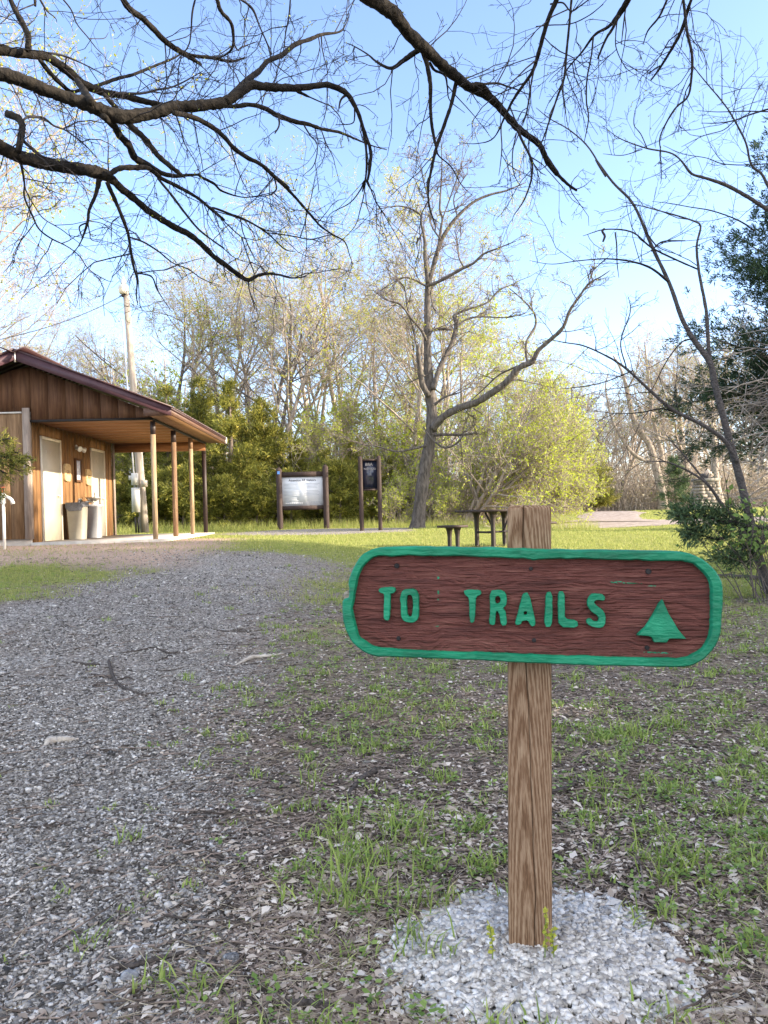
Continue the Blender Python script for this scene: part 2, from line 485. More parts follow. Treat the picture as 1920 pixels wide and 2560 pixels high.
ca.data.foreach_set('color', np.stack([zr, zg, zm, np.ones_like(zr)], -1).astype(np.float32).ravel())

# gravel drive across the far lawn
M['road'] = noise_mat('road_gravel', [(.3, (.17, .13, .105)), (.5, (.29, .235, .2)), (.72, (.42, .36, .32))], 3.5, 10, rough=.95, bump=.5, bscale=40, coord='Object')


def sheet(name, center, width, mat, dz=.012, n=90, seed=1):
    """ribbon along a centre line, ragged edges"""
    c = np.array(center, float); t = np.linspace(0, 1, n)
    s = np.linspace(0, 1, len(c))
    cx = np.interp(t, s, c[:, 0]); cy = np.interp(t, s, c[:, 1]); w = np.interp(t, s, width)
    for _ in range(12):
        cx[1:-1] = (cx[:-2] + cx[2:] + 2 * cx[1:-1]) / 4; cy[1:-1] = (cy[:-2] + cy[2:] + 2 * cy[1:-1]) / 4
    tx = np.gradient(cx); ty = np.gradient(cy); L = np.hypot(tx, ty); nx = -ty / L; ny = tx / L
    k = 15; u = np.linspace(-1, 1, k)
    ed = 1 + (fbm(np.arange(n)[:, None] * .35 + 0 * u[None], np.sign(u)[None] * 3 + 0 * t[:, None], seed) - .5) * .5 * np.abs(u)[None] ** 2
    X = cx[:, None] + nx[:, None] * u[None] * w[:, None] * ed; Y = cy[:, None] + ny[:, None] * u[None] * w[:, None] * ed
    V = np.stack([X, Y, gz(X, Y) + dz * (1.2 - np.abs(u)[None] ** 4) + .012], -1).reshape(-1, 3)
    i2 = (np.arange(n - 1)[:, None] * k + np.arange(k - 1)[None]).ravel()
    mb = MB(); mb.add(V, np.stack([i2, i2 + k, i2 + k + 1, i2 + 1], -1))
    o = mb.build(name, mat, smooth=True, loc=(0, 0, 0)); tag(o, kind='structure'); return o


sheet('gravel_road', [(2.2, 25.8), (6, 26.6), (10, 28.6), (15, 29.8), (24, 30), (40, 31)], [.7, 1.3, 2.6, 3.4, 3.6, 3.6], M['road'])
sheet('gravel_drive', [(8.6, 29.5), (10.6, 36), (13.4, 45), (15.9, 54), (17.0, 63)], [2.0, 1.6, 1.5, 1.5, 1.5], M['road'], dz=.03, seed=5)


# ------------------------------------------------------------------ loose stones
def stones(name, pos, size, flat, mat, seed, **kw):
    g = np.random.default_rng(seed); n = len(pos)
    base = np.array([(-1, -1, -1), (1, -1, -1), (1, 1, -1), (-1, 1, -1), (-1, -1, 1), (1, -1, 1), (1, 1, 1), (-1, 1, 1)], float) * .62
    V = base[None] + (g.random((n, 8, 3)) - .5) * .75
    V *= size[:, None, None] * np.stack([1 + g.random(n) * .6, .75 + g.random(n) * .4, flat * (0.6 + .6 * g.random(n))], -1)[:, None, :]
    for ax in (0, 1, 2):
        a = (g.random(n) - .5) * (.9 if ax < 2 else 6.28); c, s = np.cos(a), np.sin(a)
        p, q = [(1, 2), (0, 2), (0, 1)][ax]
        vp = V[..., p] * c[:, None] - V[..., q] * s[:, None]; vq = V[..., p] * s[:, None] + V[..., q] * c[:, None]
        V[..., p] = vp; V[..., q] = vq
    V += pos[:, None]
    F = np.array([(0, 3, 2, 1), (4, 5, 6, 7), (0, 1, 5, 4), (1, 2, 6, 5), (2, 3, 7, 6), (3, 0, 4, 7)])
    F = (np.arange(n)[:, None, None] * 8 + F[None]).reshape(-1, 4)
    mb = MB(); mb.add(V.reshape(-1, 3), F, np.repeat(g.random(n), 8))
    o = mb.build(name, mat, loc=(0, 0, 0)); tag(o, kind='stuff', **kw); return o


def rock_mat(name, cols):
    m, nt, b = new_mat(name)
    at = nd(nt, 'ShaderNodeAttribute', attribute_name='rnd')
    r = ramp(nt, at.outputs['Fac'], cols)
    geo = nd(nt, 'ShaderNodeNewGeometry')
    n = nd(nt, 'ShaderNodeTexNoise'); n.inputs['Scale'].default_value = 130; n.inputs['Detail'].default_value = 4
    nt.links.new(geo.outputs['Position'], n.inputs['Vector'])
    mr = nd(nt, 'ShaderNodeMapRange'); mr.inputs[1].default_value = .3; mr.inputs[2].default_value = .7; mr.inputs[3].default_value = .72; mr.inputs[4].default_value = 1.15
    nt.links.new(n.outputs['Fac'], mr.inputs[0])
    mx = nd(nt, 'ShaderNodeMix', data_type='RGBA', blend_type='MULTIPLY'); mx.inputs[0].default_value = 1
    nt.links.new(r.outputs[0], mx.inputs[6]); nt.links.new(mr.outputs[0], mx.inputs[7])
    nt.links.new(mx.outputs[2], b.inputs['Base Color'])
    b.inputs['Roughness'].default_value = .9; b.inputs['Specular IOR Level'].default_value = .2
    return m


M['pebble'] = rock_mat('grey_pebble', [(0, (.05, .046, .042)), (.3, (.17, .155, .14)), (.6, (.31, .287, .262)), (.88, (.47, .44, .405)), (1, (.66, .625, .58))])
M['white_stone'] = rock_mat('white_limestone', [(0, (.26, .24, .22)), (.35, (.46, .435, .405)), (1, (.72, .69, .65))])


def frustum_pts(n, y0, y1, seed, power=1.6, marg=.35):
    """random ground points inside the view, more of them near"""
    g = np.random.default_rng(seed)
    t = g.random(n); y = (y0 ** (1 - power) + t * (y1 ** (1 - power) - y0 ** (1 - power))) ** (1 / (1 - power))
    x = (g.random(n) * 2 - 1) * (.5 * y + marg)
    return x, y


px_, py_ = frustum_pts(430000, 1.15, 13.5, 11, 1.5)
gr, ga, mu = zones(px_, py_)
dirt = sstep(.42, .66, fbm(px_ * 1.3, py_ * 1.3, 33))
keep = RNG.random(len(px_)) < gr ** 1.3 * (1 - .7 * dirt) + .035 * (px_ > -1)
keep &= ((px_ - .33) / .47) ** 2 + ((py_ - 1.5) / .42) ** 2 > 1
px_, py_ = px_[keep], py_[keep]
sz = (.0022 + .0046 * RNG.random(len(px_)) ** 2.4) * (1 + .10 * np.clip(py_ - 2, 0, 8)) * np.where(RNG.random(len(px_)) < .03, 1.8, 1)
stones('gravel_stones', np.stack([px_, py_, gz(px_, py_) + (fbm(px_ * 3, py_ * 3, 5) - .5) * .03 + sz * .25], -1), sz, .62, M['pebble'], 12)

# white gravel heaped round the foot of the sign post
MX, MY, MRX, MRY = .30, 1.61, .315, .29
a = RNG.random(9000) * 2 * math.pi; q = np.sqrt(RNG.random(9000)) * (1 + .22 * (vnoise(a * 2.2, a * 0 + .5, 4) - .4)) * (1 + .2 * RNG.normal(size=9000) * (RNG.random(9000) < .4))
mx_ = MX + np.cos(a) * q * MRX; my_ = MY + np.sin(a) * q * MRY
keep = (RNG.random(len(q)) < 1.35 - q * .75); mx_, my_, q = mx_[keep], my_[keep], q[keep]


def mound(x, y):
    r2 = ((x - MX) / MRX) ** 2 + ((y - MY) / MRY) ** 2
    return .024 * np.clip(1 - r2, 0, 1) ** 1.2


ms = .0045 + .0062 * RNG.random(len(mx_)) ** 1.7
wm = MB()
th = np.linspace(0, 2 * math.pi, 40, endpoint=False); rr = np.linspace(0, 1.02, 12)
mxg = MX + np.cos(th)[None] * rr[:, None] * MRX; myg = MY + np.sin(th)[None] * rr[:, None] * MRY
i3 = (np.arange(11)[:, None] * 40 + np.arange(40)[None]).ravel(); j3 = (np.arange(11)[:, None] * 40 + (np.arange(40)[None] + 1) % 40).ravel()
wst = stones('white_gravel', np.stack([mx_, my_, gz(mx_, my_) + mound(mx_, my_) + ms * .2], -1), ms, .7, M['white_stone'], 14)
wm.add(np.stack([mxg, myg, gz(mxg, myg) + mound(mxg, myg) - .006], -1).reshape(-1, 3), np.stack([i3, i3 + 40, j3 + 40, j3], -1))
tag(wm.build('gravel_mound', noise_mat('mound_grit', [(.35, (.2, .19, .18)), (.65, (.5, .49, .47))], 90, 4, bump=.6), smooth=True, loc=(0, 0, 0)), kind='structure')


# ------------------------------------------------------------------ dry leaves, chips, twigs on the ground
def ground_z(x, y):
    return gz(x, y) + (fbm(x * 3, y * 3, 5) - .5) * .03 * np.clip(1.6 - y / 14, .25, 1)


def litter(name, x, y, L, wr, mat, seed, curl=.5, lift=.3):
    g = np.random.default_rng(seed); n = len(x)
    a = g.random(n) * 6.283; c, s = np.cos(a), np.sin(a)
    w = L * wr * (.6 + .6 * g.random(n))
    # five-point leaf: base, two sides, tip + bent middle
    u = np.array([-.5, -.1, .15, -.1, .15, .5]); v = np.array([0, -.5, -.4, .5, .4, 0])
    U = u[None] * L[:, None]; V = v[None] * w[:, None] * (1 + .3 * (g.random((n, 6)) - .5))
    Z = (g.random((n, 6)) - .2) * L[:, None] * curl * .45 + np.abs(v)[None] * w[:, None] * curl * g.random(n)[:, None]
    tilt = (g.random(n) - .5) * lift
    Z = Z + U * tilt[:, None]
    X = x[:, None] + U * c[:, None] - V * s[:, None]; Y = y[:, None] + U * s[:, None] + V * c[:, None]
    Zb = ground_z(x, y)[:, None] + .004 + Z - np.minimum(Z.min(1, keepdims=True), 0)
    VV = np.stack([X, Y, Zb], -1).reshape(-1, 3)
    b0 = np.arange(n)[:, None] * 6
    mb = MB(); rn = np.repeat(g.random(n), 6)
    mb.add(VV, np.concatenate([b0 + np.array([1, 2, 4, 3])]), rn)
    mb.more(np.concatenate([b0 + np.array([0, 1, 3]), b0 + np.array([2, 5, 4])]))
    o = mb.build(name, mat, loc=(0, 0, 0)); tag(o, kind='stuff'); return o


lx, ly = frustum_pts(90000, 1.15, 13, 21, 1.45)
gr, ga, mu = zones(lx, ly)
inm = ((lx - MX) / MRX) ** 2 + ((ly - MY) / MRY) ** 2 < .8
cl = sstep(.3, .6, fbm(lx * 1.7, ly * 1.7, 41))
keep = (RNG.random(len(lx)) < (1 - gr * .92) * (.3 + .7 * cl)) & (~inm | (RNG.random(len(lx)) < .10))
lx, ly = lx[keep], ly[keep]
litter('dry_leaves', lx, ly, .009 + .024 * RNG.random(len(lx)) ** 2.2 + (RNG.random(len(lx)) < .03) * .022 * (zones(lx, ly)[0] < .25), .45, M['litter'], 22)
lx, ly = frustum_pts(60000, 1.15, 11, 23, 1.5)
gr, ga, mu = zones(lx, ly)
inm = ((lx - MX) / MRX) ** 2 + ((ly - MY) / MRY) ** 2 < .9
keep = (RNG.random(len(lx)) < (1 - gr * .93)) & ~inm; lx, ly = lx[keep], ly[keep]
n = len(lx); a = RNG.random(n) * 6.283; L = .008 + .03 * RNG.random(n) ** 2; w = .0012 + .0022 * RNG.random(n)
zc = ground_z(lx, ly) + .004
d = np.stack([np.cos(a) * L, np.sin(a) * L, (RNG.random(n) - .3) * .25 * L], -1); c0 = np.stack([lx, ly, zc], -1)
mb = MB(); mb.prisms(c0 - d, c0 + d, w, w * .8, 4); tag(mb.build('bark_chips', M['chip'], loc=(0, 0, 0)), kind='stuff')
# pale dead grass strands
lx, ly = frustum_pts(5200, 1.3, 9, 29, 1.3); gr, ga, mu = zones(lx, ly)
keep = (RNG.random(len(lx)) < (1 - gr * .95) * sstep(.4, .7, fbm(lx * 2.1, ly * 2.1, 91))) & (((lx - MX) / MRX) ** 2 + ((ly - MY) / MRY) ** 2 > .8); lx, ly = lx[keep], ly[keep]; n = len(lx)
a = RNG.random(n) * 6.283; L = .02 + .05 * RNG.random(n) ** 1.5; p0 = np.stack([lx, ly, ground_z(lx, ly) + .006 + .008 * RNG.random(n)], -1); mb = MB()
for k in range(3):
    p1 = p0 + np.stack([np.cos(a) * L, np.sin(a) * L, (RNG.random(n) - .45) * .3 * L], -1); mb.prisms(p0, p1, .0011 - .0002 * k, .0009 - .0002 * k, 3); p0 = p1; a = a + RNG.normal(size=n) * .4
tag(mb.build('dead_grass', M['straw'], loc=(0, 0, 0)), kind='stuff')
# thin fallen twigs
lx, ly = frustum_pts(520, 1.4, 14, 25, .8); mb = MB()
keep = ((lx - MX) / MRX) ** 2 + ((ly - MY) / MRY) ** 2 > .7; lx, ly = lx[keep], ly[keep]
n = len(lx); a = RNG.normal(size=n) * .6 + (RNG.random(n) < .25) * 1.4; L = .02 + .07 * RNG.random(n) ** 2
p0 = np.stack([lx, ly, ground_z(lx, ly) + .006], -1)
for k in range(3):
    p1 = p0 + np.stack([np.cos(a) * L, np.sin(a) * L, 0 * L], -1); p1[:, 2] = ground_z(p1[:, 0], p1[:, 1]) + .005 + .012 * RNG.random(n)
    mb.prisms(p0, p1, .0032 - .0007 * k, .0026 - .0007 * k, 4); p0 = p1; a = a + RNG.normal(size=n) * .35
tag(mb.build('fallen_twigs', M['chip'], loc=(0, 0, 0)), kind='stuff')


# ------------------------------------------------------------------ grass
def blades(x, y, h, w, mat, name, seed, lean=.6, seg=2, z0=None):
    g = np.random.default_rng(seed); n = len(x); a = g.random(n) * 6.283
    f = a + 1.57 + (g.random(n) - .5)
    z = ground_z(x, y) - .003 if z0 is None else z0
    lx = np.cos(a) * h * lean * g.random(n); ly = np.sin(a) * h * lean * g.random(n)
    wx = np.cos(f) * w / 2; wy = np.sin(f) * w / 2
    rn = np.clip(g.normal(.45, .22, n), 0, 1)
    mb = MB()
    if seg == 1:
        V = np.stack([np.stack([x - wx, y - wy, z], -1), np.stack([x + wx, y + wy, z], -1), np.stack([x + lx, y + ly, z + h], -1)], 1)
        mb.add(V.reshape(-1, 3), np.arange(3 * n).reshape(n, 3), np.repeat(rn, 3))
    else:
        V = np.stack([np.stack([x - wx, y - wy, z], -1), np.stack([x + wx, y + wy, z], -1),
                      np.stack([x + lx * .35 - wx * .8, y + ly * .35 - wy * .8, z + h * .6], -1), np.stack([x + lx * .35 + wx * .8, y + ly * .35 + wy * .8, z + h * .6], -1),
                      np.stack([x + lx, y + ly, z + h * (1 - .25 * g.random(n))], -1)], 1)
        b0 = np.arange(n)[:, None] * 5
        mb.add(V.reshape(-1, 3), b0 + np.array([0, 1, 3, 2]), np.repeat(rn, 5)); mb.more(b0 + np.array([2, 3, 4]))
    o = mb.build(name, mat, loc=(0, 0, 0)); tag(o, kind='stuff'); return o


# near tufts
tx, ty = frustum_pts(11000, 1.35, 11, 31, 1.1)
gr, ga, mu = zones(tx, ty)
keep = (RNG.random(len(tx)) < np.clip(ga * .95, 0, 1) * (1 - gr) + .012) & (((tx - MX) / MRX) ** 2 + ((ty - MY) / MRY) ** 2 > .75)
tx, ty = tx[keep], ty[keep]
ht = .011 + .042 * RNG.random(len(tx)) ** 2.6
extra = [(945, 1760, .06), (1400, 1590 + 30, .07), (1560, 1830, .10), (1610, 1850, .09), (1650, 1820, .09), (1500, 1850, .07), (1000, 2090, .11), (950, 2160, .09),
         (870, 2240, .13), (860, 2060, .08), (780, 1960, .07), (900, 1885, .06), (1660, 2170, .11), (1700, 2190, .09), (1480, 2060, .08), (1500, 1980, .07),
         (1130, 1760, .06), (1800, 1790, .07), (1840, 1940, .06), (500, 2480, .07), (760, 2020, .06), (1040, 2380, .10), (1050, 2260, .09), (700, 2030, .05), (1820, 2080, .06)]
for ex in extra:
    g_ = G(ex[0], ex[1]); tx = np.append(tx, g_[0]); ty = np.append(ty, g_[1]); ht = np.append(ht, ex[2] * .8)
nb = (6 + 26 * (ht / .06)).astype(int)
bi = np.repeat(np.arange(len(tx)), nb); spread = np.repeat(.012 + ht * .5, nb)
bx = tx[bi] + RNG.normal(size=len(bi)) * spread * .7; by = ty[bi] + RNG.normal(size=len(bi)) * spread * .7
blades(bx, by, ht[bi] * (.45 + .75 * RNG.random(len(bi))), .0030 + .0032 * RNG.random(len(bi)), M['grass'], 'grass_tufts', 32, 1.7)
# small round-leaved weeds
wx_, wy_ = frustum_pts(9500, 1.4, 10, 35, 1.15)
gr, ga, mu = zones(wx_, wy_)
keep = (RNG.random(len(wx_)) < ga * .95 * (1 - gr)) & (((wx_ - MX) / MRX) ** 2 + ((wy_ - MY) / MRY) ** 2 > .9); wx_, wy_ = wx_[keep], wy_[keep]
k = 9; bi = np.repeat(np.arange(len(wx_)), k); n = len(bi)
a = RNG.random(n) * 6.283; r = .005 + .026 * RNG.random(n); L = .004 + .006 * RNG.random(n)
cx = wx_[bi] + np.cos(a) * r; cy = wy_[bi] + np.sin(a) * r; cz = ground_z(cx, cy) + .006 + .03 * RNG.random(n)
u = np.stack([np.cos(a), np.sin(a), .5 * RNG.random(n)], -1) * L[:, None]; v = np.stack([-np.sin(a), np.cos(a), (RNG.random(n) - .5) * .8], -1) * L[:, None] * .75
c0 = np.stack([cx, cy, cz], -1)
V = np.stack([c0 - u, c0 - v * .9 + u * .1, c0 + u, c0 + v * .9 + u * .1], 1).reshape(-1, 3)
mb = MB(); mb.add(V, np.arange(4 * n).reshape(n, 4), np.repeat(RNG.random(n), 4)); tag(mb.build('ground_weeds', M['leaf_green'], loc=(0, 0, 0)), kind='stuff')
# lawn
lx, ly = frustum_pts(360000, 7.0, 55, 37, 1.05, 1.0)
gr, ga, mu = zones(lx, ly)
pat = sstep(.3, .62, fbm(lx * 1.2, ly * 1.2, 55) + .12)
keep = RNG.random(len(lx)) < ga * (.25 + .75 * pat) * (1 - .8 * gr)


def on_road(x, y):
    r1 = np.abs(y - np.interp(x, [2.2, 6, 10, 15, 24, 40], [25.8, 26.6, 28.6, 29.8, 30, 31])) < np.interp(x, [2.2, 6, 10, 15, 24, 40], [.7, 1.3, 2.6, 3.4, 3.6, 3.6]) * .85
    r2 = (np.abs(x - np.interp(y, [29.5, 36, 45, 54, 63], [8.6, 10.6, 13.4, 15.9, 17])) < 1.4) & (y > 30)
    return (r1 & (x > 2.2)) | r2


keep &= ~on_road(lx, ly)
keep &= ~((lx > -7.0) & (lx < -4.1) & (ly > 14.6) & (ly < 20.2)) & ~((lx < -4.1) & (ly > 14.3) & (ly < 20.2))
lx, ly = lx[keep], ly[keep]
blades(lx, ly, (.02 + .045 * RNG.random(len(lx)) ** 1.3) * (1 + .6 * sstep(24, 36, ly)), .0035 + .00055 * ly, M['lawn'], 'lawn_grass', 38, .9, 1)
# taller rough grass along the wood edge
n = 9000; lx = RNG.uniform(-9, 7, n); ly = 25.4 + RNG.normal(size=n) * .5 + .15 * np.abs(lx - 1) * 0
blades(lx, ly, .12 + .3 * RNG.random(n) ** 2, .012, M['lawn'], 'rough_grass', 39, .7, 1)
# ------------------------------------------------------------------ trail sign in the foreground
YAW = R(8.2); BR = R(2.6)
sX = np.array((math.cos(YAW), -math.sin(YAW), 0)); sZ = np.array((0, 0, 1.0)); sN = np.array((-math.sin(YAW), -math.cos(YAW), 0))
bX = math.cos(BR) * sX - math.sin(BR) * sZ; bZ = math.cos(BR) * sZ + math.sin(BR) * sX
sC = P(1331, 1519, 1.575)
CAMP = np.array((0, 0, CZ))


def loc2(px, py, h=0.0):
    d = P(px, py, 1.0) - CAMP
    t = np.dot(sC + sN * h - CAMP, sN) / np.dot(d, sN)
    q = CAMP + d * t - sC
    return (float(np.dot(q, bX)), float(np.dot(q, bZ)))


def to3(ab, h):
    ab = np.asarray(ab, float)
    return sC + ab[:, 0:1] * bX + ab[:, 1:2] * bZ + sN * np.reshape(h, (-1, 1))


def smooth_poly(p, n=2):
    p = np.asarray(p, float)
    for _ in range(n):
        q = np.empty((len(p) * 2, 2)); nx = np.roll(p, -1, 0)
        q[0::2] = .78 * p + .22 * nx; q[1::2] = .22 * p + .78 * nx; p = q
    return p


def inset(p, d):
    p = np.asarray(p, float); a = np.roll(p, 1, 0); b_ = np.roll(p, -1, 0)
    t = b_ - a; t /= np.maximum(np.linalg.norm(t, axis=1, keepdims=True), 1e-9)
    area = .5 * np.sum(p[:, 0] * np.roll(p[:, 1], -1) - np.roll(p[:, 0], -1) * p[:, 1])
    nrm = np.stack([-t[:, 1], t[:, 0]], -1) * (1 if area > 0 else -1)
    return p + nrm * d


def raise_poly(mb, outer, holes, h0, h1, bev=.0016, f3=to3):
    rings = [np.asarray(outer)] + [np.asarray(h) for h in holes]
    ins = [inset(rings[0], bev)] + [inset(h, -bev) for h in rings[1:]]
    tri = tessellate_polygon([[Vector((x, y, 0)) for x, y in r] for r in ins])
    mb.add(f3(np.concatenate(ins), np.full(sum(len(r) for r in ins), h1)), np.array(tri))
    for r, i_ in zip(rings, ins):
        n = len(r); k = np.arange(n); k2 = (k + 1) % n
        mb.add(np.concatenate([f3(r, np.full(n, h0)), f3(r, np.full(n, h1 - bev)), f3(i_, np.full(n, h1))]),
               np.concatenate([np.stack([k, k2, n + k2, n + k], -1), np.stack([n + k, n + k2, 2 * n + k2, 2 * n + k], -1)]))


def px4(l, ox, oy, sc, h=.0125): return [loc2(ox + x * sc, oy + y * sc, h) for x, y in l]


k4 = (850, 1360, .1808); k5 = (1500, 1360, .2049); k6 = (820, 1230, .6148)
outer = px4([(32, 770), (118, 758), (128, 640), (108, 520), (165, 380), (235, 240), (300, 140), (420, 85), (520, 58), (800, 42), (1200, 46), (1659, 48)], *k4)
outer += px4([(-300, 78), (0, 80), (500, 84), (980, 95), (1130, 125), (1280, 200), (1400, 310), (1480, 440), (1505, 560), (1502, 800), (1480, 1060), (1440, 1200), (1350, 1330), (1240, 1430), (1120, 1490), (1000, 1510), (500, 1500), (0, 1490), (-400, 1478)], *k5)
outer += px4([(1659, 1600), (1200, 1582), (800, 1570), (440, 1555), (300, 1480), (150, 1350), (80, 1220), (38, 1040), (30, 900)], *k4)
inner = px4([(185, 780), (178, 800), (170, 920), (195, 1050), (235, 1200), (260, 1290), (380, 1380), (480, 1440), (900, 1465), (1300, 1484), (1659, 1500)], *k4)
inner += px4([(-400, 1370), (0, 1380), (600, 1400), (1050, 1405), (1180, 1330), (1280, 1250), (1340, 1130), (1355, 1000), (1365, 850), (1365, 600), (1350, 440), (1250, 320), (1110, 215), (600, 205), (300, 196), (0, 190), (-300, 186), (-740, 182), (-800, 196), (-860, 182)], *k5)
inner += px4([(1659, 168), (1300, 172), (1000, 160), (760, 170), (560, 165), (430, 200), (330, 290), (250, 440), (215, 620), (205, 740)], *k4)


def densify(p, step=.012):
    out = []
    p = np.asarray(p, float)
    for a, b_ in zip(p, np.roll(p, -1, 0)):
        n = max(1, int(np.linalg.norm(b_ - a) / step))
        out += [a + (b_ - a) * k / n for k in range(n)]
    return np.array(out)


def wobble(p, amp, sc, seed):
    n1 = vnoise(p[:, 0] * sc + 50, p[:, 1] * sc + 50, seed) - .5
    n2 = vnoise(p[:, 0] * sc + 90, p[:, 1] * sc + 20, seed + 1) - .5
    return p + amp * np.stack([n1, n2], -1)


outer_s = wobble(densify(smooth_poly(outer, 1)), .0022, 60, 3)
inner_s = wobble(densify(smooth_poly(inner, 1)), .0030, 70, 5)
sbase = P(1326, 2364, 1.63)
sign = thing('trail_sign', 'carved brown trail sign with green raised border and lettering on one timber post', 'sign', (sbase[0], sbase[1], 0))

M['green_paint'] = noise_mat('green_paint', [(.28, (.003, .11, .055)), (.5, (.003, .20, .098)), (.72, (.015, .28, .145))], 9, 8, (1, 1, 3), .5, .28, 40, spec=.35)
nt = M['green_paint'].node_tree; bsdf = nt.nodes['Principled BSDF']; base_l = bsdf.inputs['Base Color'].links[0].from_socket
tcg = nd(nt, 'ShaderNodeTexCoord'); mpg = nd(nt, 'ShaderNodeMapping'); mpg.inputs['Scale'].default_value = (1, 1, 5); nt.links.new(tcg.outputs['Object'], mpg.inputs[0])
n1 = nd(nt, 'ShaderNodeTexNoise'); n1.inputs['Scale'].default_value = 38; n1.inputs['Detail'].default_value = 9; n1.inputs['Roughness'].default_value = .75; nt.links.new(mpg.outputs[0], n1.inputs['Vector'])
chip = ramp(nt, n1.outputs['Fac'], [(.66, (0, 0, 0)), (.72, (1, 1, 1))])
n2 = nd(nt, 'ShaderNodeTexNoise'); n2.inputs['Scale'].default_value = 5; n2.inputs['Detail'].default_value = 6; nt.links.new(tcg.outputs['Object'], n2.inputs['Vector'])
fade = ramp(nt, n2.outputs['Fac'], [(.35, (.62, .62, .62)), (.6, (1, 1, 1)), (.75, (1.0, 1.0, 1.0))])
mg = nd(nt, 'ShaderNodeMix', data_type='RGBA', blend_type='MULTIPLY'); mg.inputs[0].default_value = .8; nt.links.new(base_l, mg.inputs[6]); nt.links.new(fade.outputs[0], mg.inputs[7])
mc = nd(nt, 'ShaderNodeMix', data_type='RGBA'); mc.inputs[7].default_value = (.17, .15, .12, 1); nt.links.new(chip.outputs[0], mc.inputs[0]); nt.links.new(mg.outputs[2], mc.inputs[6]); nt.links.new(mc.outputs[2], bsdf.inputs['Base Color'])
M['brown_paint'] = noise_mat('brown_paint', [(.3, (.065, .020, .016)), (.55, (.135, .044, .034)), (.75, (.22, .095, .072))], 7, 9, (1.2, 1.2, 16), .6, .7, 16, spec=.3)
M['end_grain'] = noise_mat('bare_wood', [(.3, (.2, .16, .12)), (.7, (.42, .37, .31))], 30, 6, (1, 1, 3), .9, .5)
# carved panel: a real relief of wavy gouged grain
A0, A1, B0, B1 = outer_s[:, 0].min(), outer_s[:, 0].max(), outer_s[:, 1].min(), outer_s[:, 1].max()
na, nb_ = 640, 230
ga_ = np.linspace(A0, A1, na); gb_ = np.linspace(B0, B1, nb_)
AA, BB = np.meshgrid(ga_, gb_)
bend = (fbm(AA * 9, BB * 14, 61) - .5) * .07 + (fbm(AA * 34, BB * 40, 66) - .5) * .016
rg = np.abs(vnoise(AA * 14, (BB + bend) * 115, 62) - .5) * 2
rg2 = np.abs(vnoise(AA * 25, (BB + bend) * 320, 63) - .5) * 2
rel = (rg ** .7) * .0034 + rg2 * .0012 + (fbm(AA * 5, BB * 6, 64) - .5) * .0020 - .0036
mid = inset(inner_s, -.004)


def inside(poly, x, y):
    r = np.zeros(x.shape, bool); xj, yj = poly[-1]
    for xi, yi in poly:
        if yi != yj:
            r ^= ((yi > y) != (yj > y)) & (x < (xj - xi) * (y - yi) / (yj - yi) + xi)
        xj, yj = xi, yi
    return r


ins = inside(mid, AA, BB)
okq = ins[:-1, :-1] & ins[1:, :-1] & ins[:-1, 1:] & ins[1:, 1:]
i0 = (np.arange(nb_ - 1)[:, None] * na + np.arange(na - 1)[None]).ravel()[okq.ravel()]
pm = MB()
pm.add(to3(np.stack([AA.ravel(), BB.ravel()], -1), rel.ravel()), np.stack([i0, i0 + 1, i0 + na + 1, i0 + na], -1))
# stray flecks of green paint on the brown
ca_, cb_ = (AA[:-1, :-1].ravel()[okq.ravel()], BB[:-1, :-1].ravel()[okq.ravel()])
mi = np.zeros(len(ca_), int)
for X, Y, rx, ry in [(447, 350, 5, 6), (447, 408, 4, 9), (447, 438, 4, 3), (443, 547, 7, 2.5), (1175, 368, 26, 5), (1235, 372, 40, 3), (1320, 383, 22, 2.2), (1340, 655, 55, 3)]:
    a_, b_ = loc2(820 + X * .6148, 1230 + Y * .6148)
    q = ((ca_ - a_) / (rx * .6148 * .00081)) ** 2 + ((cb_ - b_) / (ry * .6148 * .00081)) ** 2
    mi[(q < 1) & (vnoise(ca_ * 300, cb_ * 700, 5) > .38)] = 1
panel = pm.build('panel', M['brown_paint'], sign, smooth=True, mats=[M['brown_paint'], M['green_paint']], midx=mi)
bm_ = MB(); raise_poly(bm_, outer_s, [inner_s], -.034, .0125, .003)
border = bm_.build('border', M['green_paint'], sign)
bk = MB()
po = inset(outer_s, .0015); tri = np.array(tessellate_polygon([[Vector((x, y, 0)) for x, y in po]]))
bk.add(to3(po, np.full(len(po), -.0335)), tri[:, ::-1])
n_ = len(po); k_ = np.arange(n_)
bk.build('board_back', M['end_grain'], sign)
# broken edge, bare wood
ch = MB(); cpts = px4([(52, 700), (60, 668), (120, 640), (132, 690), (120, 762), (60, 750)], *k4, h=-.012)
raise_poly(ch, wobble(densify(cpts, .004), .002, 200, 7), [], -.033, -.010, .001); ch.build('bare_edge', M['end_grain'], sign)

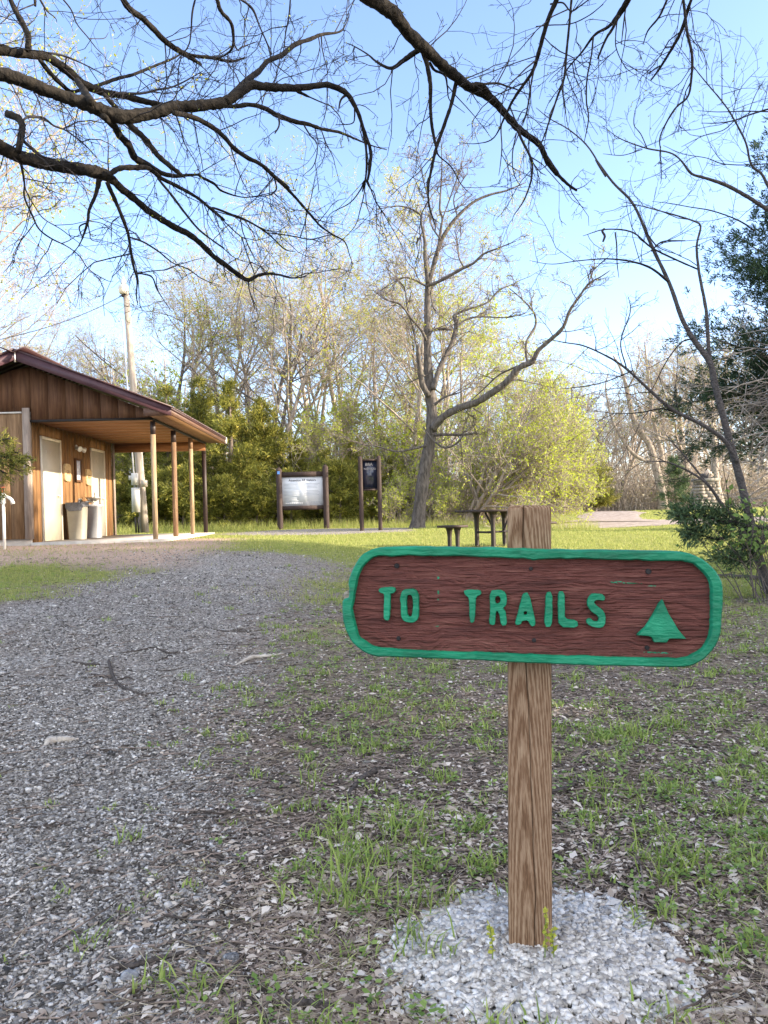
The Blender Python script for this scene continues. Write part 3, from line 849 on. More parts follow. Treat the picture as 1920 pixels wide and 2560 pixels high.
L5 = {
    'T1': ([(535, 640), (560, 615), (750, 605), (765, 650), (735, 675), (690, 685), (690, 700), (686, 850), (680, 1000), (670, 1055), (625, 1050), (608, 1020), (612, 850), (615, 700), (600, 680), (555, 665)], [], k4),
    'O1': ([(880, 640), (1000, 630), (1050, 650), (1080, 720), (1085, 900), (1080, 1020), (1020, 1085), (930, 1080), (870, 1050), (848, 980), (850, 860), (835, 760), (848, 680)],
           [[(940, 705), (980, 700), (1000, 730), (1012, 800), (1005, 960), (985, 1010), (945, 1010), (920, 960), (920, 800), (922, 730)]], k4),
    'T2': ([(552, 400), (620, 402), (622, 415), (600, 425), (598, 480), (594, 525), (585, 532), (578, 525), (577, 480), (575, 430), (560, 418)], [], k6),
    'R1': ([(658, 405), (700, 400), (722, 412), (727, 440), (722, 462), (708, 472), (722, 490), (726, 540), (705, 543), (700, 500), (690, 480), (680, 487), (678, 535), (672, 540), (656, 535), (662, 480)],
           [[(680, 425), (695, 422), (703, 435), (700, 452), (687, 457), (679, 447)]], k6),
    'A1': ([(795, 415), (815, 412), (830, 470), (845, 540), (828, 547), (815, 520), (788, 522), (782, 538), (762, 540), (770, 510), (785, 450)], [[(797, 485), (810, 485), (811, 500), (796, 502)]], k6),
    'I1': ([(888, 412), (910, 408), (912, 480), (908, 548), (882, 546), (886, 480)], [], k6),
    'L1': ([(938, 408), (960, 408), (962, 470), (962, 520), (1012, 525), (1017, 550), (940, 548), (938, 480)], [], k6),
    'S1': ([(1065, 425), (1080, 415), (1115, 418), (1127, 430), (1122, 442), (1100, 437), (1082, 441), (1080, 450), (1090, 463), (1115, 480), (1126, 500), (1127, 535), (1112, 552), (1075, 548), (1055, 535), (1053, 522), (1065, 515), (1080, 529), (1098, 530), (1104, 518), (1098, 503), (1075, 487), (1058, 467), (1056, 445)], [], k6),
}
for nm, (o_, hs_, kk) in L5.items():
    lm = MB()
    raise_poly(lm, inset(wobble(densify(smooth_poly(px4(o_, *kk, h=.011), 1), .004), .0010, 160, (ord(nm[0]) + ord(nm[1])) % 50), -.0011), [inset(wobble(densify(smooth_poly(px4(h_, *kk, h=.011), 1), .004), .001, 160, 9), .0005) for h_ in hs_], -.004, .0115, .0011)
    lm.build('raised_letter', M['green_paint'], panel)
lm = MB(); raise_poly(lm, densify(px4([(765, 680), (840, 850), (960, 1050), (1055, 1160), (850, 1155), (835, 1175), (815, 1205), (660, 1200), (645, 1165), (635, 1140), (590, 1125), (455, 1115), (560, 1010), (660, 850), (720, 740)], *k5, h=.011), .006), [], -.004, .0115, .0011)
lm.build('tree_emblem', M['green_paint'], panel)
M['screw'] = noise_mat('dark_screw', [(.3, (.01, .01, .012)), (.7, (.035, .03, .03))], 60, 3, rough=.6, metal=.3, bump=.2)
for X, Y, r in [(280, 300, .0052), (825, 312, .0040), (1303, 323, .0056), (287, 595, .0045), (838, 603, .0045), (1298, 633, .0045)]:
    c = np.array(loc2(820 + X * .6148, 1230 + Y * .6148)); th = np.linspace(0, 2 * math.pi, 12, endpoint=False)
    lm = MB(); raise_poly(lm, c + r * np.stack([np.cos(th), np.sin(th)], -1) * (1 + .12 * RNG.random((12, 1))), [], -.004, .0014, .001); lm.build('screw', M['screw'], panel)

# post with a drying crack down its face
pb = P(1326, 2364, 1.615); pt = P(1323.5, 1263, 1.615)
ax_ = pt - pb; Hh = np.linalg.norm(ax_); ax_ /= Hh; pw = .0895
pX = sX - ax_ * np.dot(sX, ax_); pX /= np.linalg.norm(pX); pN = np.cross(ax_, pX) * -1
if np.dot(pN, sN) < 0: pN = -pN
nzz = 150; zz = np.concatenate([[-.12], np.linspace(0, Hh - .006, nzz), [Hh]])
cr = np.interp(zz / Hh, [-.2, .12, .25, .4, .55, .68, .72, 1], [.62, .61, .57, .50, .46, .40, .345, .35]) + (vnoise(zz * 20, zz * 0, 3) - .5) * .03
cw = np.interp(zz / Hh, [-.2, .05, .3, .5, .62, .8, 1], [.010, .012, .008, .007, .014, .018, .022])
rows = []
for z, c, w in zip(zz, cr, cw):
    t = 0.006 if z == Hh else 0
    us = np.concatenate([np.linspace(0, c - w, 14), [c - w * .25, c + w * .25], np.linspace(c + w, 1, 14)])
    dep = np.zeros(30); dep[14:16] = -.012 * min(1, w / .01)
    dep += (vnoise(us * 26, np.full(30, z * .9), 8) - .5) * .0009
    x_ = (us - .5) * (pw - 2 * t); front = [pX * a + pN * (-t + dd) for a, dd in zip(x_, dep)]
    back = [pX * (pw / 2 - t) + pN * (-pw + t), -pX * (pw / 2 - t) + pN * (-pw + t)]
    rows.append([pb + ax_ * z + q for q in front + back])
V = np.array(rows); nr, nc = V.shape[:2]; i_ = np.arange(nr - 1)[:, None] * nc; j_ = np.arange(nc)[None]; j2 = (j_ + 1) % nc
pm = MB(); pm.add(V.reshape(-1, 3), np.stack([i_ + j_, i_ + j2, i_ + nc + j2, i_ + nc + j_], -1).reshape(-1, 4))
pm.N.append([(nr - 1) * nc + q for q in range(nc)])
m, nt, b = new_mat('post_timber')
tc = nd(nt, 'ShaderNodeTexCoord'); mp = nd(nt, 'ShaderNodeMapping'); mp.inputs['Scale'].default_value = (1, 1, .055); mp.inputs['Location'].default_value = (.012, .05, .01)
nt.links.new(tc.outputs['Object'], mp.inputs[0])
wv = nd(nt, 'ShaderNodeTexWave', wave_type='RINGS', rings_direction='SPHERICAL'); wv.inputs['Scale'].default_value = 85; wv.inputs['Distortion'].default_value = 4.5; wv.inputs['Detail'].default_value = 3; wv.inputs['Detail Scale'].default_value = 9; wv.inputs['Detail Roughness'].default_value = .5
nt.links.new(mp.outputs[0], wv.inputs['Vector'])
nz = nd(nt, 'ShaderNodeTexNoise'); nz.inputs['Scale'].default_value = 260; nz.inputs['Detail'].default_value = 6; nt.links.new(mp.outputs[0], nz.inputs['Vector'])
nl = nd(nt, 'ShaderNodeTexNoise'); nl.inputs['Scale'].default_value = 6; nl.inputs['Detail'].default_value = 4; nt.links.new(tc.outputs['Object'], nl.inputs['Vector'])
s1 = nd(nt, 'ShaderNodeMath', operation='MULTIPLY_ADD'); s1.inputs[1].default_value = .62; nt.links.new(nz.outputs['Fac'], s1.inputs[0])
s0 = nd(nt, 'ShaderNodeMath', operation='MULTIPLY'); s0.inputs[1].default_value = .34; nt.links.new(wv.outputs['Fac'], s0.inputs[0]); nt.links.new(s0.outputs[0], s1.inputs[2])
r1 = ramp(nt, s1.outputs[0], [(.2, (.105, .054, .028)), (.4, (.19, .11, .062)), (.55, (.265, .17, .105)), (.75, (.36, .255, .165))])
mx = nd(nt, 'ShaderNodeMix', data_type='RGBA', blend_type='MULTIPLY'); mx.inputs[0].default_value = .6
mr = ramp(nt, nl.outputs['Fac'], [(.3, (.7, .68, .66)), (.7, (1, 1, 1))]); nt.links.new(r1.outputs[0], mx.inputs[6]); nt.links.new(mr.outputs[0], mx.inputs[7])
nt.links.new(mx.outputs[2], b.inputs['Base Color']); b.inputs['Roughness'].default_value = .8; b.inputs['Specular IOR Level'].default_value = .2
bp = nd(nt, 'ShaderNodeBump'); bp.inputs['Strength'].default_value = .35; bp.inputs['Distance'].default_value = .004; nt.links.new(s1.outputs[0], bp.inputs['Height']); nt.links.new(bp.outputs[0], b.inputs['Normal'])
M['post'] = m
pm.build('post', m, sign)

# ------------------------------------------------------------------ picnic-shelter restroom
BO = (-4.44, 14.88, .48); BRZ = R(2.0)
bl = thing('restroom_building', 'brown wooden restroom building with dark metal roof and open porch on posts', 'building', BO, BRZ)


def wood(name, a, b_, c, st, rough=.75, sc=5): return noise_mat(name, [(.28, a), (.5, b_), (.74, c)], sc, 9, st, rough, .35, sc * 2, dist=.25, spec=.25)


M['siding'] = wood('stained_siding', (.09, .043, .016), (.19, .098, .04), (.31, .18, .08), (6, 6, .35))
M['siding_grey'] = wood('weathered_siding', (.09, .052, .026), (.19, .115, .06), (.31, .2, .11), (5, 5, .4))
M['gable_wood'] = wood('gable_siding', (.05, .022, .012), (.10, .048, .024), (.16, .085, .042), (6, 6, .35))
M['soffit'] = wood('soffit_plywood', (.12, .06, .026), (.2, .108, .05), (.28, .165, .085), (.5, 4, 4))
M['ceiling'] = wood('porch_ceiling', (.12, .05, .02), (.24, .11, .045), (.36, .18, .08), (.35, 5, 5))
M['post_tan'] = wood('tan_post', (.18, .12, .068), (.30, .215, .132), (.42, .32, .21), (8, 8, .5))
M['post_mid'] = wood('brown_post', (.10, .055, .03), (.2, .12, .07), (.34, .23, .14), (8, 8, .5))
M['post_dark'] = plain('dark_post', (.03, .018, .016), .55)
M['dark_trim'] = plain('dark_trim', (.012, .009, .008), .6)
M['roof'] = noise_mat('brown_metal_roof', [(.3, (.035, .014, .016)), (.7, (.075, .032, .032))], 3, 6, rough=.45, bump=.1, spec=.5)
M['barge'] = noise_mat('purple_brown_barge', [(.3, (.045, .02, .028)), (.7, (.085, .042, .05))], 3, 6, rough=.5, bump=.1)
M['fascia'] = wood('brown_fascia', (.07, .035, .022), (.11, .06, .04), (.16, .09, .06), (6, .5, 6), .5)
M['door'] = noise_mat('cream_door', [(.35, (.42, .38, .30)), (.65, (.50, .455, .37))], 2.5, 6, rough=.45, bump=.04)
M['doorframe'] = plain('cream_frame', (.62, .56, .46), .5)
M['steel'] = noise_mat('brushed_steel', [(.3, (.42, .4, .37)), (.7, (.62, .6, .56))], 8, 4, rough=.35, metal=.8, bump=.05)
M['concrete'] = noise_mat('concrete', [(.3, (.33, .29, .25)), (.7, (.50, .46, .41))], 5, 9, rough=.9, bump=.3, bscale=60)
M['white_paint'] = plain('white_paint', (.60, .58, .53), .5)
M['grey_wood'] = wood('grey_cornerboard', (.14, .11, .09), (.25, .2, .165), (.36, .3, .25), (6, 6, .5))
WX = -2.28   # face of the door wall
PH = 2.36    # porch ceiling


def part(name, mat, fn, parent=bl, **kw):
    mb = MB(); fn(mb); return mb.build(name, mat, parent, **kw)


def planks(mb, x0, x1, y0, y1, z0, z1, n, ax, gap=.008, jit=.003):
    """boards with open grooves between them, along x or y"""
    lo, hi = (x0, x1) if ax == 'x' else (y0, y1)
    for k in range(n):
        a = lo + (hi - lo) * k / n + gap / 2; c = lo + (hi - lo) * (k + 1) / n - gap / 2; j = random.uniform(-jit, jit)
        if ax == 'x': mb.box(a, c, y0 + j, y1, z0, z1)
        else: mb.box(x0, x1 + j, a, c, z0, z1)


part('concrete_slab', M['concrete'], lambda b: b.box(WX - .02, .22, -.16, 5.05, -.25, .03))
part('foundation', M['concrete'], lambda b: (b.box(-7.6, WX - .03, -.10, 4.9, -.4, .10)))
part('door_wall', M['siding'], lambda b: (b.box(WX - .14, WX - .02, -.06, 4.75, .03, PH), planks(b, WX - .02, WX, -.06, .33, .031, PH, 2, 'y', .012),
     planks(b, WX - .02, WX, 1.40, 3.18, .031, PH, 8, 'y', .01), planks(b, WX - .02, WX, 4.20, 4.75, .031, PH, 2, 'y', .01),
     planks(b, WX - .02, WX, .33, 1.40, 2.13, PH, 4, 'y'), planks(b, WX - .02, WX, 3.18, 4.20, 2.13, PH, 4, 'y')))
part('front_wall', M['siding_grey'], lambda b: (planks(b, -7.5, WX - .13, -.13, -.10, .102, 2.50, 20, 'x', .009), b.box(-7.5, WX - .141, -.10, -.02, .102, 3.0)))
part('back_wall', M['siding_grey'], lambda b: b.box(-7.5, WX - .141, 4.70, 4.80, .102, PH))
part('corner_board', M['grey_wood'], lambda b: (b.box(WX - .125, WX + .005, -.16, -.061, .10, 2.6)))
part('wall_trim', M['white_paint'], lambda b: b.box(-7.4, WX - .14, -.15, -.131, 2.50, 2.53))
AX, AZ, EX, EZ = -2.36, 3.62, .50, 2.50    # ridge and eave
sl = (AZ - EZ) / (EX - AX)


def gable(b):
    n = 22
    for k in range(n):
        x0 = -7.2 + (7.2 + .05) * k / n; x1 = -7.2 + 7.25 * (k + 1) / n - .009
        zt = [AZ - .2 - abs(x - AX) * sl for x in (x0, x1)]
        zb = PH + .012 if x0 > WX - .1 else 2.531
        if min(zt) < zb + .02: zt = [max(z, zb + .02) for z in zt]
        j = random.uniform(-.003, .003)
        V = [(x0, -.11 + j, zb), (x1, -.11 + j, zb), (x1, -.11 + j, zt[1]), (x0, -.11 + j, zt[0]), (x0, -.06, zb), (x1, -.06, zb), (x1, -.06, zt[1]), (x0, -.06, zt[0])]
        b.add(V, [(0, 1, 2, 3), (5, 4, 7, 6), (0, 4, 5, 1), (1, 5, 6, 2), (3, 2, 6, 7), (0, 3, 7, 4)])


part('gable', M['gable_wood'], gable)
part('gable_edge', M['dark_trim'], lambda b: b.box(WX + .006, .06, -.125, -.05, PH - .03, PH + .011))
part('ceiling', M['ceiling'], lambda b: planks(b, WX + .002, .02, -.048, 5.0, PH, PH + .02, 9, 'y', .006, 0))
part('soffit', M['soffit'], lambda b: b.box(.055, EX - .03, -.5, 5.32, PH + .002, PH + .016))
part('soffit_trim', M['dark_trim'], lambda b: b.box(.02, .054, -.048, 5.02, PH - .045, PH + .018))
part('end_beam', M['ceiling'], lambda b: b.box(WX + .002, .05, 4.86, 4.98, PH - .22, PH - .001))
part('porch_end_wall', M['grey_wood'], lambda b: b.box(WX + .002, WX + .05, 4.76, 4.85, .031, PH - .001))


def roof(b):
    y0, y1 = -.58, 5.42
    for s in (1, -1):
        n = 26; L = (EX - AX)
        for k in range(n):   # standing ribs run down the slope
            a = y0 + (y1 - y0) * k / n; c = y0 + (y1 - y0) * (k + 1) / n
            for (p, q, h) in ((a, a + .035, .028), (a + .035, c, .012)):
                x0, x1 = AX, AX + s * (L + (.03 if s > 0 else 1.6)); z0 = AZ; z1 = AZ - abs(x1 - AX) * sl
                V = [(x0, p, z0), (x0, q, z0), (x1, q, z1), (x1, p, z1), (x0, p, z0 + h), (x0, q, z0 + h), (x1, q, z1 + h), (x1, p, z1 + h)]
                b.add(V, [(4, 5, 6, 7), (0, 3, 2, 1), (0, 4, 7, 3), (1, 2, 6, 5), (2, 3, 7, 6), (0, 1, 5, 4)])


rf = part('roof', M['roof'], roof)
part('ridge_cap', M['roof'], lambda b: [b.bar((AX + s * .11, -.60, AZ - .03 + .03), (AX + s * .11, 5.44, AZ - .03 + .03), .26, .02, up=(-s * sl, 0, 1)) for s in (1, -1)], rf)


def barge(b, yb):
    for y in (yb,):
        for s in (1, -1):
            x1 = AX + s * (EX - AX + (0 if s > 0 else 1.6)); z1 = AZ - abs(x1 - AX) * sl
            for (dz0, dz1, yy) in ((-.185, -.004, y),):
                V = [(AX, yy, AZ + dz0), (x1, yy, z1 + dz0 + .02), (x1, yy, z1 + dz1), (AX, yy, AZ + dz1), (AX, yy + .035, AZ + dz0), (x1, yy + .035, z1 + dz0 + .02), (x1, yy + .035, z1 + dz1), (AX, yy + .035, AZ + dz1)]
                b.add(V, [(0, 1, 2, 3), (5, 4, 7, 6), (0, 4, 5, 1), (1, 5, 6, 2), (3, 2, 6, 7), (0, 3, 7, 4)])


for yb in (-.555, 5.38): part('barge_board', M['barge'], lambda b, yb=yb: barge(b, yb), rf)
part('fascia', M['fascia'], lambda b: b.box(EX - .03, EX - .002, -.519, 5.37, PH + .003, EZ - .005))
part('eave_box', M['fascia'], lambda b: b.box(-.02, EX - .031, -.519, -.501, PH - .01, EZ + .0))
part('fascia_drip', M['roof'], lambda b: (b.box(EX, EX + .016, -.57, 5.40, EZ - .05, EZ + .012)))
part('eave_end_cap', M['white_paint'], lambda b: b.box(EX - .12, EX + .03, 5.421, 5.45, PH - .0, EZ + .02))
for k, (yy, mt) in enumerate([(0.045, 'post_tan'), (1.72, 'post_mid'), (3.42, 'post_tan'), (5.0, 'post_dark')]):
    mb = MB(); MM = Matrix.Translation((0.0, yy, 0)) @ Matrix.Rotation(R((14, 5, 14, 2)[k]), 4, 'Z'); h = .048
    mb.box(-h, h, -h, h, .031 if k else -.05, PH - .30, MM)
    p = mb.build('post', M[mt], bl)
    if k == 3: p['label'] = 'dark brown porch post'
    mb = MB(); mb.box(-h - .001, h + .001, -h - .001, h + .001, PH - .299, PH - .046, MM); mb.build('post_head', M['post_dark'] if k != 2 else M['post_mid'], p)


def door(y0, y1):
    d = part('door', M['door'], lambda b: b.box(WX - .018, WX - .004, y0 + .05, y1 - .05, .035, 2.07))
    part('frame', M['doorframe'], lambda b: (b.box(WX - .019, WX + .02, y0, y0 + .049, .031, 2.12), b.box(WX - .019, WX + .02, y1 - .049, y1, .031, 2.12), b.box(WX - .019, WX + .019, y0 + .049, y1 - .049, 2.071, 2.12)), d)

    def handle(b):
        b.lathe([(0, -.003), (.032, -.003), (.03, .006), (.012, .010), (.012, .05), (0, .052)], 14, (WX - .004, y1 - .13, .95), Matrix.Rotation(R(90), 3, 'Y'))
        b.tube([(WX + .045, y1 - .13, .95), (WX + .05, y1 - .17, .95), (WX + .046, y1 - .25, .945)], [.011, .011, .009], 8)
    part('handle', M['steel'], handle, d)
    mb = MB()
    for dy in (.28, .5): mb.box(WX - .004, WX + .003, y0 + dy - .008, y0 + dy + .008, 1.80, 1.86)
    mb.build('door_hook', M['steel'], d)


door(.35, 1.38); door(3.20, 4.18)


def floodlight(b):
    M9 = Matrix.Rotation(R(90), 3, 'Y')
    b.lathe([(0, 0), (.055, 0), (.055, .03), (0, .032)], 16, (WX, 2.25, 2.05), M9)


fl = part('floodlight', M['white_paint'], floodlight)
for dy, an in ((-.1, -30), (.13, 40)):
    Mr = Matrix.Rotation(R(an), 3, 'Z') @ Matrix.Rotation(R(108), 3, 'Y')
    mb = MB(); mb.lathe([(0, -.02), (.03, -.02), (.034, .03), (.062, .10), (.060, .115), (0, .10)], 16, (WX + .06, 2.25 + dy, 2.03), Mr); mb.build('lamp_head', M['white_paint'], fl, smooth=True)
M['plaque'] = wood('tan_plaque', (.33, .22, .10), (.46, .33, .17), (.55, .42, .24), (4, 4, 4))


def plaque(yc, zc, w, h, word):
    th = np.linspace(0, 2 * math.pi, 28, endpoint=False); e = .45
    o2 = np.stack([np.sign(np.cos(th)) * np.abs(np.cos(th)) ** e * w / 2, np.sign(np.sin(th)) * np.abs(np.sin(th)) ** e * h / 2], -1)
    f3 = lambda ab, hh: np.stack([WX + np.asarray(hh).reshape(-1), yc + np.asarray(ab)[:, 0], zc + np.asarray(ab)[:, 1]], -1)
    mb = MB(); raise_poly(mb, o2, [], .0, .045, .006, f3); p = mb.build('plaque', M['plaque'], bl)
    V, T = text_faces(word, .125, bold=.003)
    mb = MB(); mb.add(np.stack([WX + .047 + 0 * V[:, 0], yc + V[:, 0] * .8, zc + V[:, 1]], -1), T); mb.build('lettering', M['post_mid'], p)


plaque(1.66, 1.46, .34, .38, 'GIRL'); plaque(2.96, 1.42, .34, .38, 'MEN')
nb = part('notice_frame', M['gable_wood'], lambda b: (b.box(WX, WX + .05, 2.12, 2.16, 1.28, 1.80), b.box(WX, WX + .05, 2.46, 2.50, 1.28, 1.80), b.box(WX, WX + .05, 2.16, 2.46, 1.28, 1.33), b.box(WX, WX + .05, 2.16, 2.46, 1.76, 1.80)))
part('notice_sheet', noise_mat('pale_paper', [(.35, (.42, .45, .55)), (.65, (.62, .64, .72))], 18, 6, bump=0), lambda b: b.box(WX + .001, WX + .02, 2.161, 2.459, 1.331, 1.759), nb)


def fountain(b):
    b.lathe([(0, -.09), (.05, -.085), (.13, -.04), (.165, .0), (.17, .012), (.155, .008), (.1, -.03), (0, -.045)], 20, (WX + .30, 2.42, .93))


fo = part('drinking_fountain', M['steel'], fountain, smooth=True)
part('support_arm', M['steel'], lambda b: (b.bar((WX, 2.42, .83), (WX + .26, 2.42, .85), .06, .05), b.box(WX, WX + .02, 2.32, 2.52, .74, .92)), fo)
part('drain_pipe', M['steel'], lambda b: b.tube([(WX + .3, 2.42, .85), (WX + .3, 2.42, .66), (WX + .26, 2.42, .6), (WX, 2.42, .58)], .022, 10), fo)
part('bubbler', M['steel'], lambda b: b.tube([(WX + .28, 2.56, .93), (WX + .28, 2.57, 1.0), (WX + .29, 2.54, 1.04), (WX + .31, 2.5, 1.05)], .014, 8), fo)
# hook under the ridge, small weather vane chain
part('ridge_hook', M['steel'], lambda b: b.tube([(AX + .03, -.57, AZ - .05), (AX + .03, -.58, AZ - .12), (AX + .035, -.58, AZ - .17), (AX + .03, -.58, AZ - .23)], [.006, .016, .007, .015], 6), rf)


def BW(x, y, z=0.0):
    c, s = math.cos(BRZ), math.sin(BRZ)
    return np.array((BO[0] + x * c - y * s, BO[1] + x * s + y * c, BO[2] + z))


M['bin'] = noise_mat('cream_plastic_bin', [(.35, (.31, .285, .235)), (.65, (.38, .35, .29))], 3, 5, rough=.4, bump=.04)
M['bin_grey'] = noise_mat('pale_grey_bin', [(.35, (.30, .305, .325)), (.65, (.37, .375, .39))], 3, 5, rough=.4, bump=.04)
M['bag'] = noise_mat('black_liner', [(.3, (.012, .012, .016)), (.7, (.06, .06, .07))], 25, 5, rough=.3, bump=1.0, spec=.6)


def bin_(name, label, x, y, w0, w1, h, mat, bag, open_=True):
    c = BW(x, y, .03); t = thing(name, label, 'trash can', c, BRZ)
    f = lambda w, z, r=.03: [(-w, -w + r, z), (-w + r, -w, z), (w - r, -w, z), (w, -w + r, z), (w, w - r, z), (w - r, w, z), (-w + r, w, z), (-w, w - r, z)]
    rows = [f(w0 / 2, 0), f(w0 / 2 + .004, .01), f(w1 / 2 - .004, h - .05), f(w1 / 2 + .008, h - .045), f(w1 / 2 + .010, h), f(w1 / 2 - .012, h), f(w1 / 2 - .02, h - .16)]
    V = np.array(rows); n, k = V.shape[:2]; i = np.arange(n - 1)[:, None] * k; j = np.arange(k)[None]; j2 = (j + 1) % k
    mb = MB(); mb.add(V.reshape(-1, 3), np.stack([i + j, i + j2, i + k + j2, i + k + j], -1).reshape(-1, 4)); mb.N.append([(n - 1) * k + q for q in range(k)])
    mb.build('body', mat, t)
    if bag:
        a = np.linspace(0, 2 * math.pi, 40, endpoint=False); e = .35
        cx = np.sign(np.cos(a)) * np.abs(np.cos(a)) ** e; cy = np.sign(np.sin(a)) * np.abs(np.sin(a)) ** e
        g = np.random.default_rng(3); V = []
        drop = .07 + .09 * np.clip(np.sin(a * 2 + 4.6), 0, 1) + .03 * g.random(40)
        for s_, z in ((w1 / 2 - .03, -.12), (w1 / 2 - .012, 0.0), (w1 / 2 + .014, .012), (w1 / 2 + .022, None)):
            z_ = h + (z if z is not None else 0) - (drop if z is None else 0); V.append(np.stack([cx * (s_ + .01 * g.random(40)), cy * (s_ + .01 * g.random(40)), z_ + 0 * cx], -1))
        V = np.array(V); n, k = V.shape[:2]; i = np.arange(n - 1)[:, None] * k; j = np.arange(k)[None]; j2 = (j + 1) % k
        mb = MB(); mb.add(V.reshape(-1, 3), np.stack([i + j, i + j2, i + k + j2, i + k + j], -1).reshape(-1, 4)); mb.build('liner', M['bag'], t)


bin_('trash_can', 'cream square trash can with a black liner folded over its rim', WX + .27, 1.50, .28, .36, .77, M['bin'], True)
bin_('trash_can', 'pale grey trash can without a liner, next to the far restroom door', WX + .27, 2.45, .30, .36, .75, M['bin_grey'], False)

# water tap standpipe left of the building
tp = P(11, 1350, 13.6); tz = float(gz(tp[0], tp[1]))
st = thing('water_standpipe', 'pale pipe water tap standing in front of the wooden wall', 'water tap', (tp[0], tp[1], tz))
mb = MB(); mb.tube([(tp[0], tp[1], tz - .1), (tp[0], tp[1], tz + .80)], .026, 12); mb.build('pipe', M['white_paint'], st)
mb = MB(); zt = tz + .80
mb.lathe([(.03, 0), (.045, .01), (.045, .16), (.03, .19), (0, .2)], 12, (tp[0], tp[1], zt)); mb.tube([(tp[0], tp[1], zt + .12), (tp[0] + .07, tp[1], zt + .13), (tp[0] + .14, tp[1], zt + .08), (tp[0] + .17, tp[1], zt)], [.03, .028, .03, .036], 10); mb.build('spout', M['white_paint'], st)
mb = MB(); mb.bar((tp[0] - .02, tp[1], zt + .19), (tp[0] - .02, tp[1], zt + .30), .02); mb.bar((tp[0] - .10, tp[1], zt + .28), (tp[0] + .03, tp[1], zt + .3), .025, .02)
mb.build('lever', noise_mat('red_lever', [(.3, (.25, .06, .03)), (.7, (.4, .12, .06))], 9, 3), st)

# ------------------------------------------------------------------ utility pole with lamp
u0 = P(362, 1331, 23.5); u1 = P(315, 735, 23.5); uz = float(gz(u0[0], u0[1])); u0[2] = uz
up = thing('utility_pole', 'weathered grey wooden utility pole carrying a pale barn lamp and meter boxes', 'utility pole', u0)
ud = (u1 - u0); ut = ud / np.linalg.norm(ud)
M['pole'] = wood('weathered_pole', (.2, .165, .135), (.34, .29, .24), (.48, .42, .36), (6, 6, .25), .85, 4)
M['galv'] = plain('grey_conduit', (.42, .43, .45), .45, .3)
mb = MB(); mb.tube([u0 - ut * .3, u0 + ud * .25, u0 + ud * .6, u1], [.135, .125, .105, .088], 16); mb.build('pole', M['pole'], up, smooth=True)
pl = P(309, 722, 23.4)
mb = MB(); mb.lathe([(0, .36), (.03, .36), (.035, .30), (.07, .27), (.085, .12), (.155, .07), (.16, .0)], 20, pl); lh = mb.build('lamp_hood', plain('pale_grey_lamp', (.55, .55, .52), .45), up, smooth=True)
mb = MB(); mb.lathe([(.155, .0), (.15, -.11), (.11, -.16), (0, -.17)], 20, pl); mb.build('lamp_globe', noise_mat('milky_glass', [(.3, (.68, .62, .50)), (.7, (.78, .73, .62))], 6, 3, rough=.25), lh, smooth=True)
mb = MB(); mb.tube([pl + (0.03, 0, .0), u1 + (0, 0, -.1)], .03, 8); mb.build('lamp_bracket', M['galv'], up)


def alongpole(t, dx, dy=-.16): return u0 + ud * t + np.array((dx, dy, 0))


mb = MB(); mb.tube([alongpole(.12, -.15), alongpole(.5, -.135), alongpole(.865, -.12), alongpole(.885, -.13), alongpole(.895, -.19), alongpole(.88, -.235)], .026, 8); mb.build('riser_conduit', M['galv'], up)
mb = MB()
c = P(337, 1197, 23.25); mb.box(c[0] - .085, c[0] + .085, c[1] - .07, c[1] + .07, c[2] - .19, c[2] + .17); mb.box(c[0] - .17, c[0] - .086, c[1] - .05, c[1] + .03, c[2] - .03, c[2] + .1)
mb.build('meter_box', M['white_paint'], up)
mb = MB(); c = P(340, 1250, 23.25); mb.box(c[0] - .11, c[0] + .11, c[1] - .07, c[1] + .07, c[2] - .37, c[2] + .37); mb.build('breaker_box', M['white_paint'], up)
mb = MB(); c = P(361, 1209, 23.2); mb.box(c[0] - .085, c[0] + .085, c[1] - .05, c[1] + .05, c[2] - .1, c[2] + .1); mb.build('outlet_box', plain('tan_box', (.45, .39, .31), .6), up)
mb = MB()
for dx in (-.18, -.10): mb.tube([alongpole(.0, dx - .02, -.2), alongpole(.07, dx, -.2)], .028, 8)
mb.build('ground_conduit', M['dark_trim'], up)
ins = P(307, 738, 23.4)
mb = MB(); mb.tube([ins + (.1, 0, .03), ins, ins + (-.1, 0, -.03)], .02, 8); mb.lathe([(0, -.05), (.04, -.05), (.045, 0), (.04, .05), (0, .05)], 10, ins); mb.build('insulator', M['dark_trim'], up)
wl = thing('power_line', 'thin sagging black cable running from the utility pole over the roof', 'cable', ins)
e = P(-260, 880, 16); pts = [ins + (e - ins) * t + np.array((0, 0, -.35 * 4 * t * (1 - t))) for t in np.linspace(0, 1, 24)]
mb = MB(); mb.tube(pts, .011, 6); mb.build('cable', M['dark_trim'], wl)

# ------------------------------------------------------------------ notice boards
M['board_wood'] = wood('brown_board_timber', (.022, .013, .011), (.042, .027, .023), (.07, .048, .04), (7, 7, .6), .7)
M['panel_white'] = noise_mat('printed_panel', [(.3, (.60, .63, .68)), (.7, (.74, .76, .80))], 2, 4, rough=.35, bump=0)
M['ink'] = plain('black_ink', (.03, .03, .04), .6); M['ink_grey'] = plain('grey_ink', (.42, .45, .5), .6)


def frame_axes(pl, pr):
    X = pr - pl; X[2] = 0; w = np.linalg.norm(X); X /= w
    return X, np.array((X[1], -X[0], 0)), w   # right, toward the viewer


